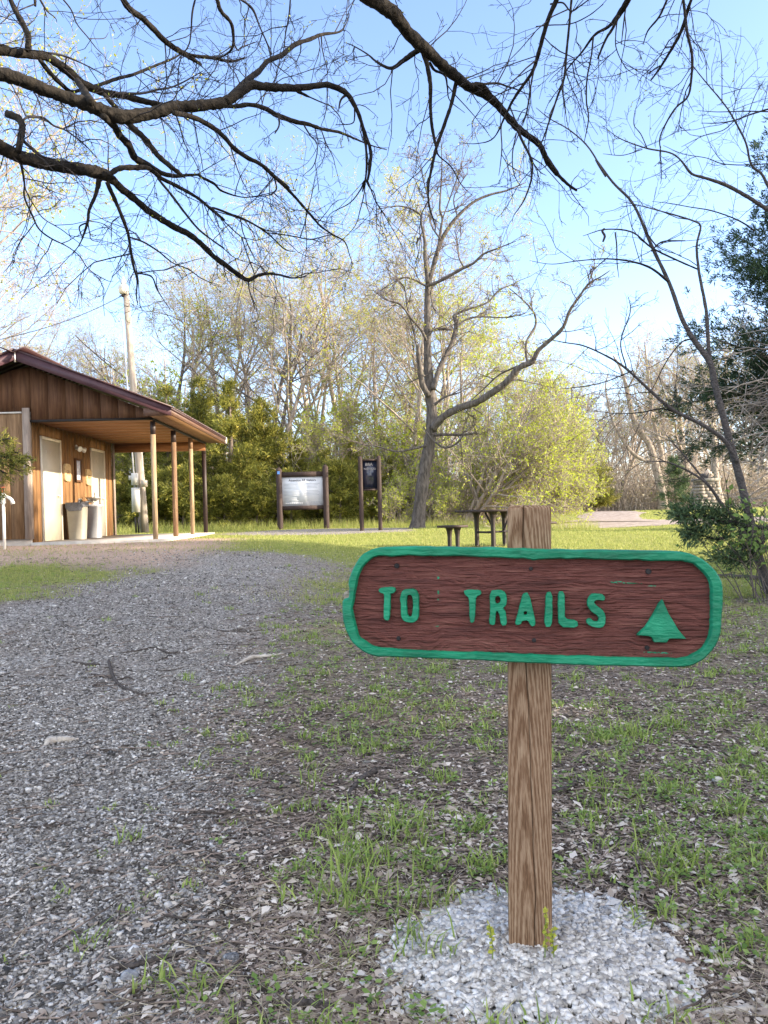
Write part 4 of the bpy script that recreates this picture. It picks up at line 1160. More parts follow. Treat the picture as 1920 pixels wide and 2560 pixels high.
def peaked_post(mb, base, w, h, X, N):
    Y = -N; r = lambda s, z: [base + X * (a * s / 2) + Y * (b_ * s / 2) + np.array((0, 0, z)) for a, b_ in ((-1, -1), (1, -1), (1, 1), (-1, 1))]
    V = r(w, -.1) + r(w, h - w * .45) + r(w * .35, h)
    mb.add(V, [(0, 1, 5, 4), (1, 2, 6, 5), (2, 3, 7, 6), (3, 0, 4, 7), (4, 5, 9, 8), (5, 6, 10, 9), (6, 7, 11, 10), (7, 4, 8, 11), (8, 9, 10, 11)])


bl_ = P(701, 1323, 24.5); br_ = P(817, 1321.5, 24.5)
for q in (bl_, br_): q[2] = float(gz(q[0], q[1]))
X, N, w = frame_axes(bl_, br_)
c0 = (bl_ + br_) / 2
kb = thing('notice_board', 'wide visitor notice board with a white printed panel between two brown posts', 'notice board', c0)
pw_ = .17
for q, h in ((bl_, 1.97), (br_, 2.03)):
    mb = MB(); peaked_post(mb, q, pw_, h, X, N); p = mb.build('post', M['board_wood'], kb)
    if q is bl_:
        mb = MB(); mb.add([q + X * a + N * (pw_ / 2 + .004) + np.array((0, 0, z)) for a, z in ((-.04, 1.76), (.04, 1.76), (.04, 1.85), (-.04, 1.85))], [(0, 1, 2, 3)])
        mb.build('trail_marker', plain('blue_marker', (.10, .26, .62), .4), p)


def fbox(mb, c, X, N, x0, x1, n0, n1, z0, z1):
    V = [c + X * x + N * n + np.array((0, 0, z)) for z in (z0, z1) for n in (n1, n0) for x in (x0, x1)]
    mb.add(V, [(0, 2, 3, 1), (4, 5, 7, 6), (0, 1, 5, 4), (2, 6, 7, 3), (0, 4, 6, 2), (1, 3, 7, 5)])


hw = w / 2 - pw_ / 2
mb = MB(); fbox(mb, c0, X, N, -hw, hw, -.05, .06, 1.66, 1.82); mb.build('top_rail', M['board_wood'], kb)
mb = MB(); fbox(mb, c0, X, N, -hw, hw, -.05, .06, .61, .74); mb.build('bottom_rail', M['board_wood'], kb)
mb = MB(); fbox(mb, c0, X, N, -hw + .005, hw - .005, -.02, .02, .741, 1.659); pn = mb.build('panel', M['panel_white'], kb)


def wtext(mb, s, size, c, X, N, x, z, n, bold=0.0, sx=1.0):
    V, T = text_faces(s, size, bold=bold); mb.add(c + (V[:, 0:1] * sx + x) * X + N * n + (V[:, 1:2] + z) * np.array((0, 0, 1)), T)


mb = MB(); wtext(mb, 'Attention All Visitors', .098, c0, X, N, 0, 1.55, .0225, .002, 1.02); mb.build('heading', M['ink'], pn)
mb = MB()
for col in (-1, 1):
    for k in range(15):
        z = 1.44 - k * .045; x0 = (-hw + .06) if col < 0 else .05; x1 = x0 + hw - .14 - random.random() * .12
        if k in (4, 9) or (col > 0 and k > 8): continue
        fbox(mb, c0, X, N, x0, x1, .0202, .0215, z - .007, z + .007)
mb.build('print_lines', M['ink_grey'], pn)
mb = MB()
for a in np.linspace(-.55, -.05, 9): fbox(mb, c0, X, N, a, a + .03, .0202, .0215, .80, .83 + .02 * random.random())
for a in np.linspace(.15, .58, 9): fbox(mb, c0, X, N, a, a + .03, .0202, .0215, .84, .86)
mb.build('print_footer', M['ink_grey'], pn)

bl_ = P(905, 1327, 21.2); br_ = P(951.5, 1327.5, 21.2)
for q in (bl_, br_): q[2] = float(gz(q[0], q[1]))
X, N, w = frame_axes(bl_, br_); c0 = (bl_ + br_) / 2
nb2 = thing('notice_case', 'tall narrow brown notice case with a dark glazed front and pale lettering', 'notice board', c0)
pw_ = .115
for q in (bl_, br_):
    mb = MB(); peaked_post(mb, q, pw_, 2.06, X, N); mb.build('post', M['board_wood'], nb2)
hw = w / 2 - pw_ / 2
mb = MB(); fbox(mb, c0, X, N, -hw, hw, -.06, .05, 1.92, 1.965); mb.build('top_rail', M['board_wood'], nb2)
mb = MB(); fbox(mb, c0, X, N, -hw, hw, -.06, .05, 1.10, 1.145); mb.build('bottom_rail', M['board_wood'], nb2)
M['dark_glass'] = noise_mat('dark_glazing', [(.3, (.012, .014, .028)), (.7, (.03, .035, .06))], 3, 5, (4, 4, .5), .12, 0, spec=.6)
mb = MB(); fbox(mb, c0, X, N, -hw, hw, -.05, -.01, 1.146, 1.919); pn = mb.build('glazed_front', M['dark_glass'], nb2)
M['pale_letter'] = plain('faded_lettering', (.26, .24, .25), .6)
mb = MB(); wtext(mb, 'BBA', .115, c0, X, N, -.02, 1.82, -.006, .002); wtext(mb, 'NOTICES', .078, c0, X, N, .0, 1.70, -.006, .001, 1.02); mb.build('lettering', M['pale_letter'], pn)
mb = MB(); fbox(mb, c0, X, N, -hw + .02, .02, -.0095, -.004, 1.165, 1.185); fbox(mb, c0, X, N, .05, .13, -.0095, -.004, 1.165, 1.182); mb.build('latch_bar', M['dark_trim'], pn)

# ------------------------------------------------------------------ picnic table
M['table'] = noise_mat('brown_recycled_plank', [(.3, (.022, .014, .012)), (.7, (.05, .033, .028))], 6, 6, (1, 1, 1), .6, .2)
M['table_metal'] = plain('dark_brown_steel', (.02, .013, .013), .45)
tcx = P(1246, 1280, 15.6); tz = float(gz(tcx[0], 15.6)) - .0
tb = thing('picnic_table', 'dark brown picnic table with a small seat fixed at each end', 'picnic table', (tcx[0], 15.6, tz), R(31))
TH = CZ - .005 - tz


def slats(mb, x0, x1, y0, y1, z0, z1, n):
    for k in range(n):
        a = y0 + (y1 - y0) * k / n + .004; c = y0 + (y1 - y0) * (k + 1) / n - .004; mb.box(x0, x1, a, c, z0, z1)


mb = MB(); slats(mb, -.80, .72, -.40, .40, TH - .05, TH, 5); mb.build('tabletop', M['table'], tb)


def flared_leg(mb, x, y, z1, w=.045):
    prof = [(0, w), (z1 * .55, w), (z1 - .14, w * 1.15), (z1 - .06, w * 1.7), (z1, w * 2.6)]
    rows = [[(x + a * ww / 2 * (1 if True else 1), y + b_ * .03, z) for a, b_ in ((-1, -1), (1, -1), (1, 1), (-1, 1))] for z, ww in prof]
    V = np.array(rows); n = len(rows); i = np.arange(n - 1)[:, None] * 4; j = np.arange(4)[None]; j2 = (j + 1) % 4
    mb.add(V.reshape(-1, 3), np.stack([i + j, i + j2, i + 4 + j2, i + 4 + j], -1).reshape(-1, 4))


for x, y in ((-.36, -.26), (-.36, .26), (.36, -.26), (.36, .26)):
    mb = MB(); flared_leg(mb, x, y, TH - .051, .07); mb.build('leg', M['table_metal'], tb)
mb = MB(); mb.bar((-.36, -.26, .30), (-.36, .26, .30), .04); mb.bar((.36, -.26, .30), (.36, .26, .30), .04); mb.bar((-.36, 0, .30), (.36, 0, .30), .04); mb.build('cross_bar', M['table_metal'], tb)
mb = MB(); mb.bar((-.1, 0, .30), (-.34, 0, TH - .06), .03); mb.bar((.1, 0, .30), (.34, 0, TH - .06), .03); mb.build('brace', M['table_metal'], tb)
mb = MB(); mb.bar((-1.15, 0, .015), (1.15, 0, .015), .05, .03); mb.build('ground_rail', M['table_metal'], tb)
for s in (-1, 1):
    mb = MB(); slats(mb, s * 1.16 - .19, s * 1.16 + .19, -.26, .26, .42, .465, 3); se = mb.build('seat', M['table'], tb)
    for y in (-.13, .13):
        mb = MB(); flared_leg(mb, s * 1.14, y, .419, .06); mb.build('seat_leg', M['table_metal'], se)

# ------------------------------------------------------------------ stone pillar across the drive
M['stone'] = None
m, nt, b = new_mat('rubble_stone')
at = nd(nt, 'ShaderNodeAttribute', attribute_name='rnd'); r_ = ramp(nt, at.outputs['Fac'], [(0, (.15, .125, .10)), (.5, (.22, .19, .155)), (1, (.30, .265, .22))])
nt.links.new(r_.outputs[0], b.inputs['Base Color']); b.inputs['Roughness'].default_value = .9
M['stone'] = m
sp_ = P(1766, 1274, 44); sz0 = float(gz(sp_[0], 44)); pr_ = thing('stone_pillar', 'tapered rubble stone pillar with a flat cap, standing beyond the gravel drive', 'pillar', (sp_[0], 44, sz0))
mb = MB(); c = np.array((sp_[0], 44, sz0)); hp = P(1764, 1204, 44)[2] - sz0
mb.box(c[0] - .66, c[0] + .66, c[1] - .62, c[1] + .62, sz0 - .3, sz0 + .02)
rw = 9
for k in range(rw):
    z0_ = hp * k / rw + .012; z1_ = hp * (k + 1) / rw - .012; wq = .74 - .24 * k / rw
    for fx, fy in ((0, -1), (1, 0), (0, 1), (-1, 0)):
        u = -wq
        while u < wq - .05:
            L = min(random.uniform(.22, .5), wq - u); j = random.uniform(-.02, .03)
            if fx == 0: mb.box(c[0] + u + .012, c[0] + u + L - .012, c[1] + fy * (wq - .12) - .13, c[1] + fy * (wq - .12) + .13 + j, sz0 + z0_, sz0 + z1_)
            else: mb.box(c[0] + fx * (wq - .12) - .13, c[0] + fx * (wq - .12) + .13 + j, c[1] + u + .012, c[1] + u + L - .012, sz0 + z0_, sz0 + z1_)
            u += L
mb.build('shaft', M['stone'], pr_)
mb = MB(); mb.box(c[0] - .42, c[0] + .42, c[1] - .42, c[1] + .42, sz0, sz0 + hp); mb.build('mortar_core', plain('mortar', (.2, .18, .15), .9), pr_)
mb = MB(); mb.box(c[0] - .60, c[0] + .60, c[1] - .60, c[1] + .60, sz0 + hp + .001, sz0 + hp + .17); mb.build('cap', noise_mat('cap_stone', [(.3, (.17, .155, .13)), (.7, (.25, .23, .2))], 4, 6, bump=.3), pr_)
bo = thing('stone_pile', 'small heap of dark rubble and one pale leaning slab on top of the stone pillar', 'stones', (c[0], c[1], sz0 + hp + .17))
mb = MB()
for k in range(7): mb.bar(c + (random.uniform(-.3, .25), random.uniform(-.2, .2), hp + .15), c + (random.uniform(-.2, .2), random.uniform(-.2, .2), hp + .35 + random.random() * .12), .16, .14)
mb.build('rubble', plain('dark_rubble', (.06, .055, .055), .9), bo)
mb = MB(); mb.bar(c + (.0, -.1, hp + .62), c + (.30, -.15, hp + .26), .12, .3); mb.build('slab', plain('pale_slab', (.5, .4, .33), .8), bo)
# ------------------------------------------------------------------ growing trees
def unit(v): return v / np.maximum(np.linalg.norm(v, axis=-1, keepdims=True), 1e-9)


def run(p, d, L, nseg, wob, up, g):
    Ps = [p]; Ds = [d]
    for _ in range(nseg):
        d = unit(d + g.normal(size=d.shape) * wob + np.array((0, 0, up)))
        p = p + d * (L / nseg)[:, None]; Ps.append(p); Ds.append(d)
    return np.stack(Ps, 1), np.stack(Ds, 1)


def kids(Ps, Ds, L, r0, r1, n, g, t0=.25, ang=(35, 65), lr=(.35, .65), rr=.6, taper=.45):
    m, s = Ps.shape[0], Ps.shape[1] - 1
    i = np.repeat(np.arange(m), n); t = t0 + (1 - t0) * g.random(len(i)); f = t * s; k = np.minimum(f.astype(int), s - 1); f = (f - k)[:, None]
    p = Ps[i, k] * (1 - f) + Ps[i, k + 1] * f; d = Ds[i, k + 1]
    q = unit(np.cross(d, unit(g.normal(size=d.shape)))); a = np.radians(g.uniform(ang[0], ang[1], len(i)))[:, None]
    nd_ = unit(d * np.cos(a) + q * np.sin(a))
    Lc = L[i] * g.uniform(lr[0], lr[1], len(i)) * (1 - taper * t)
    rp = r0[i] + (r1[i] - r0[i]) * t
    return p, nd_, Lc, rp * rr


def emit(mb, Ps, r0, r1, k, rmin=.0):
    n, s = Ps.shape[0], Ps.shape[1] - 1
    for j in range(s):
        a = np.maximum(r0 + (r1 - r0) * j / s, rmin); b_ = np.maximum(r0 + (r1 - r0) * (j + 1) / s, rmin)
        mb.prisms(Ps[:, j], Ps[:, j + 1], a, b_, k)


def leaf_quads(mb, c, d, size, g, wr=.5):
    n = len(c); d = unit(d + g.normal(size=(n, 3)) * .7); q = unit(np.cross(d, g.normal(size=(n, 3))))
    L = (size * g.uniform(.6, 1.3, n))[:, None]
    V = np.stack([c, c + d * L * .45 + q * L * wr * .5, c + d * L, c + d * L * .45 - q * L * wr * .5], 1)
    mb.add(V.reshape(-1, 3), np.arange(4 * n).reshape(n, 4), np.repeat(np.clip(g.normal(.5, .22, n), 0, 1), 4))


def bare_tree(seed, H, r, lean=(0, 0), fork=.35, nl=(9, 6, 6, 4), rmin=.004, leafn=1500, leafsz=.05, leafmat='bud', barkm='bark_tan', twigm='twig_pale', stems=1, up=.05, spread=(30, 60), wob=.12, droop=0.0):
    """three meshes at the origin: trunk with limbs, twigs, young leaves"""
    g = np.random.default_rng(seed)
    tm = MB(); wm_ = MB(); lm_ = MB()
    p = np.zeros((stems, 3)); p[:, :2] = g.normal(size=(stems, 2)) * (.15 if stems > 1 else 0); p[:, 2] = -.15
    d = unit(np.array([[lean[0], lean[1], 1.0]]) + g.normal(size=(stems, 3)) * (.28 if stems > 1 else .04))
    L = np.full(stems, H * .9) * (g.uniform(.7, 1, stems) if stems > 1 else 1)
    Ps, Ds = run(p, d, L, 12, wob * .55, up, g); r0 = np.full(stems, r); r1 = r0 * .12
    for q in range(stems):
        rad = np.linspace(r, r * .15, 13); rad[0] *= 1.45; rad[1] *= 1.05
        tm.tube(Ps[q], rad, 9, bump=.12)
    lv = [(Ps, Ds, L, r0, r1)]
    spec = [(nl[0], fork, spread, (.45, .75), .62, 6, 5, up), (nl[1], .25, (30, 60), (.4, .7), .6, 5, 4, up * .6 - droop), (nl[2], .2, (30, 65), (.4, .7), .6, 4, 3, .01 - droop), (nl[3], .2, (30, 65), (.45, .8), .65, 3, 3, 0 - droop)]
    ends = None
    for li, (n, t0, ang, lr, rr, seg, k, u_) in enumerate(spec):
        if n == 0: break
        Pp, Dp, Lp, a0, a1 = lv[-1]
        p, d, L, r0 = kids(Pp, Dp, Lp, a0, a1, n, g, t0, ang, lr, rr, .5 if li == 0 else .35)
        r0 = np.maximum(r0, rmin); r1 = np.maximum(r0 * .3, rmin * .8)
        Ps, Ds = run(p, d, L, seg, wob * (1 + .35 * li), u_, g)
        if li == 0:
            for q in range(len(Ps)): tm.tube(Ps[q], np.linspace(r0[q], r1[q], seg + 1), 6, cap=False)
        else:
            emit(tm if li == 1 else wm_, Ps, r0, r1, k, rmin)
        lv.append((Ps, Ds, L, r0, r1))
    if leafn:
        Pl, Dl = lv[-1][0], lv[-1][1]
        cl = g.random(len(Pl)) ** 2; i = g.choice(len(Pl), leafn, p=cl / cl.sum()); k = g.integers(1, Pl.shape[1], leafn)
        leaf_quads(lm_, Pl[i, k], Dl[i, k], np.full(leafn, leafsz), g)
    return tm, wm_, lm_, barkm, twigm, leafmat


def plant(tpl, name, label, cat, loc, rotz=0, s=1.0, group=None):
    t = thing(name, label, cat, loc, rotz or .001, group)
    t.scale = (s, s, s)
    tm, wm_, lm_, bk, tw, lf = tpl
    tm.build('trunk', M[bk], t, smooth=True)
    cr = None
    if wm_.n: cr = wm_.build('twigs', M[tw], t)
    if lm_.n: lm_.build('leaves', M[lf], t)
    return t


def again(src, loc, rotz, s, label=None, group=None):
    c = copy_tree(src); c.location = tuple(float(v) for v in loc); c.rotation_euler = (0, 0, rotz); c.scale = (s, s, s * random.uniform(.93, 1.1))
    if label: c['label'] = label
    if group: c['group'] = group
    return c


def at(px, d, dz=0.0):
    p = P(px, 1280, d); return np.array((p[0], d, float(gz(p[0], d)) + dz))


# ------------------------------------------------------------------ cedars
def sprays(mb, c, d, size, per, g, wr=.17, sp=.7):
    n = len(c); i = np.repeat(np.arange(n), per); m = len(i)
    dd = unit(d[i] + g.normal(size=(m, 3)) * sp)
    q = unit(np.cross(dd, g.normal(size=(m, 3)))); L = (np.broadcast_to(size, (n,))[i] * g.uniform(.45, 1.25, m))[:, None]
    c0 = c[i] + g.normal(size=(m, 3)) * np.broadcast_to(size, (n,))[i][:, None] * .35
    V = np.stack([c0, c0 + dd * L * .4 + q * L * wr * .5, c0 + dd * L, c0 + dd * L * .45 - q * L * wr * .5], 1)
    tone = np.clip(np.repeat(g.normal(.45, .22, n), per) + g.normal(size=m) * .13, 0, 1)
    mb.add(V.reshape(-1, 3), np.arange(4 * m).reshape(m, 4), np.repeat(tone, 4))


def cedar(seed, H, Rm, nb=90, sz=.11, per=9, bot=.04, mat='cedar', dens=11, shape=.75, gap=.25):
    g = np.random.default_rng(seed); tm = MB(); fm = MB()
    pts = np.array([(0, 0, -.1), (.03, .02, H * .3), (-.02, .03, H * .65), (0, 0, H * .97)]) + np.concatenate([np.zeros((1, 3)), g.normal(size=(3, 3)) * .05 * np.array((1, 1, 0))])
    tm.tube(pts, [H * .028, H * .02, H * .012, .01], 8)
    t = bot + (1 - bot) * g.random(nb) ** .85; z = t * H * .95
    az = g.random(nb) * 6.283
    Lb = Rm * np.clip((1 - t) ** shape * (.3 + 1.0 * g.random(nb) ** 1.3) + .06, 0, 1.3) * np.clip(.55 + t * 3, 0, 1)
    p = np.stack([np.interp(z, pts[:, 2], pts[:, 0]), np.interp(z, pts[:, 2], pts[:, 1]), z], -1)
    d = unit(np.stack([np.cos(az), np.sin(az), .02 + .7 * t + g.normal(size=nb) * .22], -1))
    Ps, Ds = run(p, d, Lb, 5, .13, .05, g); emit(tm, Ps, np.maximum(.012, Lb * .018), np.full(nb, .004), 4)
    n = np.maximum(3, (dens * Lb * 2.2).astype(int)); i = np.repeat(np.arange(nb), n)
    f = (.22 + .8 * g.random(len(i)) ** .8) * 4.99; k = np.minimum(f.astype(int), 4); f = np.minimum(f - k, 1)[:, None]
    c = Ps[i, k] * (1 - f) + Ps[i, k + 1] * f; dd = Ds[i, k]
    off = g.normal(size=c.shape) * (.04 + .11 * Lb[i])[:, None] * np.array((1, 1, .6)); c = c + off
    dd = unit(dd + off * 2 + np.array((0, 0, .12)))
    sprays(fm, c, dd, sz, per, g)
    return tm, fm, mat


def plant_cedar(tpl, name, label, loc, rotz=.001, s=1.0, group=None, cat='cedar'):
    t = thing(name, label, cat, loc, rotz or .001, group); t.scale = (s, s, s)
    tm, fm, mat = tpl
    tm.build('trunk', M['bark_mid'], t); fm.build('crown', M[mat], t)
    return t


CE = []
ctpl = [(5.8, 1.9), (4.6, 1.7), (5.2, 2.0), (3.4, 1.7), (2.2, 1.45)]
spots = [  # px, d, height, template, label
    (250, 30, 4.6, 1, 'cedar seen through the open porch, behind the utility pole'), (345, 29, 4.4, 2, 'cedar directly behind the porch posts of the restroom'), (425, 28.5, 5.4, 0, 'tall cedar just right of the porch roof end'),
    (505, 29, 6.0, 0, 'tallest full cedar of the hedge-like row, between the porch roof and the wide notice board'), (585, 28, 5.2, 2, 'broad cedar left of the wide notice board'), (665, 29, 4.6, 1, 'cedar rising directly behind the left post of the wide notice board'),
    (745, 29.5, 3.5, 2, 'cedar behind the white visitor panel'), (815, 28.5, 2.9, 3, 'cedar behind the right post of the wide notice board'), (880, 29, 3.0, 1, 'cedar between the two notice boards'),
    (975, 29.5, 2.6, 3, 'cedar behind the narrow notice case, left of the big bare tree'), (455, 27, 2.2, 4, 'low cedar bush at the foot of the tall cedars by the porch end'), (560, 27, 2.0, 4, 'low cedar bush left of the wide notice board'),
    (640, 27, 1.6, 4, 'small cedar bush close behind the left post of the wide notice board'), (725, 27.3, 1.9, 4, 'low cedar bush under the white visitor panel'), (850, 27, 2.1, 4, 'low cedar bush in the gap between the two notice boards'),
    (930, 27.5, 1.7, 4, 'small cedar bush seen between the legs of the narrow notice case'), (395, 27, 1.9, 4, 'low cedar bush behind the last dark porch post'), (300, 27.5, 2.3, 3, 'low cedar behind the utility pole foot'), (210, 34, 6.0, 0, 'tall cedar hidden mostly by the restroom roof')]
protos = {}
for px, d, h, k, lab in spots:
    loc = at(px, d)
    if k not in protos:
        protos[k] = plant_cedar(cedar(100 + k, *ctpl[k], nb=64 if k < 3 else 46, sz=.15, per=17, dens=19), 'cedar_tree', lab, loc, random.random() * 6, h / ctpl[k][0], 'cedars along the wood edge')
    else:
        again(protos[k], loc, random.random() * 6, h / ctpl[k][0], lab)
g_ = at(1692, 54); plant_cedar(cedar(131, 4.0, 1.5, nb=60, sz=.16, per=14, dens=12, mat='cedar_mid'), 'cedar_tree', 'lone dark conifer beside the stone pillar across the drive', g_, .5)
again(protos[3], at(1478, 57), 1.0, 1.3, 'dark conifer at the far end of the drive, left of the thick forked oak', 'cedars along the wood edge')

# big dark cedars at the right edge
big = plant_cedar(cedar(141, 6.0, 2.55, nb=85, sz=.075, per=26, bot=.28, mat='cedar_dark', dens=40, shape=.45), 'big_cedar', 'big dark cedar at the right edge of the lawn, behind the leaning sapling', (6.5, 10.8, float(gz(6.5, 10.8))), .3)
gb = np.random.default_rng(5); mb = MB()
p = np.stack([gb.normal(0, .15, 60), gb.normal(0, .15, 60), gb.uniform(1.5, 3.0, 60)], -1); a = gb.uniform(2.2, 4.2, 60)
d = unit(np.stack([np.cos(a), np.sin(a), gb.uniform(-.35, .2, 60)], -1)); L = gb.uniform(.9, 2.3, 60)
Ps, Ds = run(p, d, L, 6, .22, -.05, gb); emit(mb, Ps, np.full(60, .018), np.full(60, .005), 4)
p, d, L, r0 = kids(Ps, Ds, L, np.full(60, .016), np.full(60, .005), 7, gb, .3); Ps, Ds = run(p, d, L * 1.1, 4, .25, -.04, gb); emit(mb, Ps, np.full(len(p), .007), np.full(len(p), .003), 3)
ORG[big.name] = (np.zeros(3), True)
mb.build('dead_branches', M['twig_pale'], big)
big2 = plant_cedar(cedar(143, 6.6, 1.9, nb=120, sz=.07, per=20, bot=.25, mat='cedar_dark', dens=24, shape=.6), 'big_cedar', 'taller dark cedar behind the big one, its top showing at the right edge', (7.9, 12.6, float(gz(7.9, 12.6))), 1.3)

# the cedars and bare trees outside the frame that shade the foreground (the wood the sun sinks behind)
shade_spots = [(18.2, -9, 11.4), (17.4, -6.8, 10.6), (18.6, -4.6, 11.5), (17.6, -2.4, 10.9), (18.3, -.2, 11.6), (17.4, 2.0, 10.8), (18.5, 4.2, 11.4), (17.8, 6.3, 10.6), (18.6, 8.0, 8.8), (15.5, 20.6, 8.4)]
for k, (x, y, h) in enumerate(shade_spots):
    if k == 0: shp = plant_cedar(cedar(151, 8.0, 1.9, nb=190, sz=.18, per=9, bot=.06, mat='cedar_dark', dens=16, shape=.4), 'cedar_tree', 'dark cedar of the grove beside the lawn, outside the view to the right', (x, y, float(gz(x, y))), .2, h / 8, 'cedars of the grove that shades the sign')
    else: again(shp, (x, y, float(gz(x, y))), random.random() * 6, h / 8)

# ------------------------------------------------------------------ the wood behind
WOOD = 'bare trees of the wood behind the cedars'
tp_ = [bare_tree(201, 12, .17, leafn=2600, leafsz=.065), bare_tree(202, 11, .15, (.25, 0), leafn=2200, leafsz=.065), bare_tree(203, 13, .19, (-.12, 0), .3, leafn=2800, leafsz=.065), bare_tree(204, 12, .15, (.1, 0), .42, leafn=2400, leafsz=.065, stems=2, nl=(7, 6, 5, 4)),
       bare_tree(205, 10, .12, (-.22, 0), .4, leafn=2200, leafsz=.07), bare_tree(206, 12.5, .16, (0, 0), .25, leafn=900, barkm='bark_grey'), bare_tree(207, 9, .10, (.05, 0), .2, leafn=8000, leafsz=.08, leafmat='leaf_lime')]
base = [plant(tp_[k], 'bare_tree', 'slender bare tree of the wood, its trunk rising out of the cedars', 'tree', at(px, d), k, 1, WOOD) for k, (px, d) in enumerate([(560, 36), (760, 33), (870, 38), (640, 40), (470, 34), (1010, 36), (1090, 33)])]
g = np.random.default_rng(77)
for k in range(34):
    px = -60 + 1210 * ((k + g.uniform(.1, .9)) / 34); d = g.uniform(30, 47); j = int(g.integers(0, 7))
    again(base[j], at(px, d), g.uniform(-.7, .7) + (3.14 if g.random() < .4 else 0), g.uniform(.78, 1.08) * (.85 + .15 * (px > 350)) * (d / 38) ** .6, group=WOOD)
# far side of the drive
FAR = 'bare trees standing along the far side of the drive'
lab = 'bare grey-brown tree of the stand along the far side of the drive'
for k in range(22):
    px = 1130 + 840 * ((k + g.uniform(.1, .9)) / 22); d = g.uniform(62, 80); j = int(g.integers(0, 6))
    again(base[j], at(px, d), g.uniform(0, 6.28), g.uniform(1.0, 1.35), lab, FAR)
# pale leafless trees left, beyond the roof
pale = plant(bare_tree(221, 13, .12, (.18, 0), .3, nl=(10, 7, 6, 5), leafn=500), 'bare_tree', 'large pale bare tree beyond the restroom roof, its limb arching over the ridge', 'tree', at(-30, 34), .4, 1.05)
again(pale, at(130, 42), 2.5, .85, 'pale bare tree behind the roof slope, left of the utility pole')
again(pale, at(-150, 30), 4.0, 1.1, 'pale bare tree at the far left, leaning in over the restroom roof')

# understory of fresh lime leaves right of the big tree
lt = bare_tree(231, 6.4, .075, (.75, -.1), .18, nl=(9, 7, 6, 4), rmin=.004, leafn=22000, leafsz=.07, leafmat='leaf_lime', barkm='bark_tan', twigm='twig_pale', stems=6, up=.02, spread=(20, 55), wob=.13)
l0 = plant(lt, 'leafy_tree', 'many-stemmed small tree in fresh lime leaf, leaning right beyond the picnic table', 'tree', at(1160, 27.5), .0, 1.05)
again(l0, at(1235, 29.5), .5, .95, 'small lime-leaved tree behind the picnic table, its crown reaching toward the drive')
again(l0, at(1060, 31), 2.8, .95, 'small lime-leaved tree directly behind the big bare tree')
again(l0, at(900, 31), 3.6, .8, 'small lime-leaved tree behind the narrow notice case')
again(l0, at(1330, 31.5), -.2, .72, 'lowest lime-leaved tree, at the near end of the drive')
lsh = bare_tree(233, 3.0, .03, (.1, -.2), .08, nl=(8, 6, 5, 3), rmin=.003, leafn=6000, leafsz=.07, leafmat='leaf_lime', stems=6, spread=(25, 60))
s0 = plant(lsh, 'leafy_bush', 'bright leafy bush at the right foot of the narrow notice case', 'bush', at(985, 26.5), 0, .6)
for px, d, s_, lb in ((1110, 27, .62, 'bright leafy bush at the wood edge right of the big bare tree'), (1190, 28, .8, 'leafy bush under the lime tree, behind the picnic table'), (1290, 29, .9, 'leafy bush right of the sign post top, by the drive'), (1000, 30, 1.3, 'tall leafy bush behind the big bare tree trunk'), (620, 33, 1.6, 'tall pale leafy bush above the cedars'), (330, 31, 1.5, 'tall pale leafy bush right of the utility pole'), (800, 33, 1.7, 'tall leafy bush showing above the visitor notice board'), (440, 33, 1.9, 'pale leafy bush behind the tallest cedar')):
    again(s0, at(px, d), random.random() * 6, s_, lb)

# oaks beyond the drive
CR = {'A': (0, 0, .3014), 'B': (400, 0, .3376), 'C': (0, 350, .3376), 'D': (500, 300, .3014), 'E': (880, 0, .3134), 'F': (1340, 0, .3496), 'G': (940, 440, .4068), 'H': (1400, 400, .4749), 'X': (0, 0, 1.0)}


def catmull(p, n):
    p = np.asarray(p, float); t = np.concatenate([[0], np.cumsum(np.maximum(np.linalg.norm(np.diff(p[:, :3], axis=0), axis=1), 1e-6))]); t /= t[-1]
    u = np.linspace(0, 1, n); q = np.concatenate([[2 * p[0] - p[1]], p, [2 * p[-1] - p[-2]]])
    k = np.clip(np.searchsorted(t, u, 'right') - 1, 0, len(p) - 2); f = ((u - t[k]) / (t[k + 1] - t[k]))[:, None]
    a, b_, c, d = q[k], q[k + 1], q[k + 2], q[k + 3]
    return .5 * (2 * b_ + (c - a) * f + (2 * a - 5 * b_ + 4 * c - d) * f ** 2 + (3 * b_ - a - 3 * c + d) * f ** 3)


def stroke(segs, d0, d1, wmul=1.0):
    """traced limb: pieces (crop, [(X, Y, width)]) -> points and radii in the place, going from depth d0 to d1"""
    pp = []
    for cr_, pts in segs:
        ox, oy, sc = CR[cr_]
        for X, Y, w in pts: pp.append((ox + X * sc, oy + Y * sc, w * sc))
    pp = np.array(pp); n = len(pp)
    s = np.concatenate([[0], np.cumsum(np.hypot(np.diff(pp[:, 0]), np.diff(pp[:, 1])))]); s /= s[-1]
    dd = d0 + (d1 - d0) * s
    Q = np.array([np.append(P(x, y, d), w / FPX * d / 2 * wmul) for (x, y, w), d in zip(pp, dd)])
    C = catmull(Q, max(6, int(n * 5)))
    C[:, 3] *= 1 + .14 * (RNG.random(len(C)) - .5)
    return C[:, :3], np.maximum(C[:, 3], .0012)


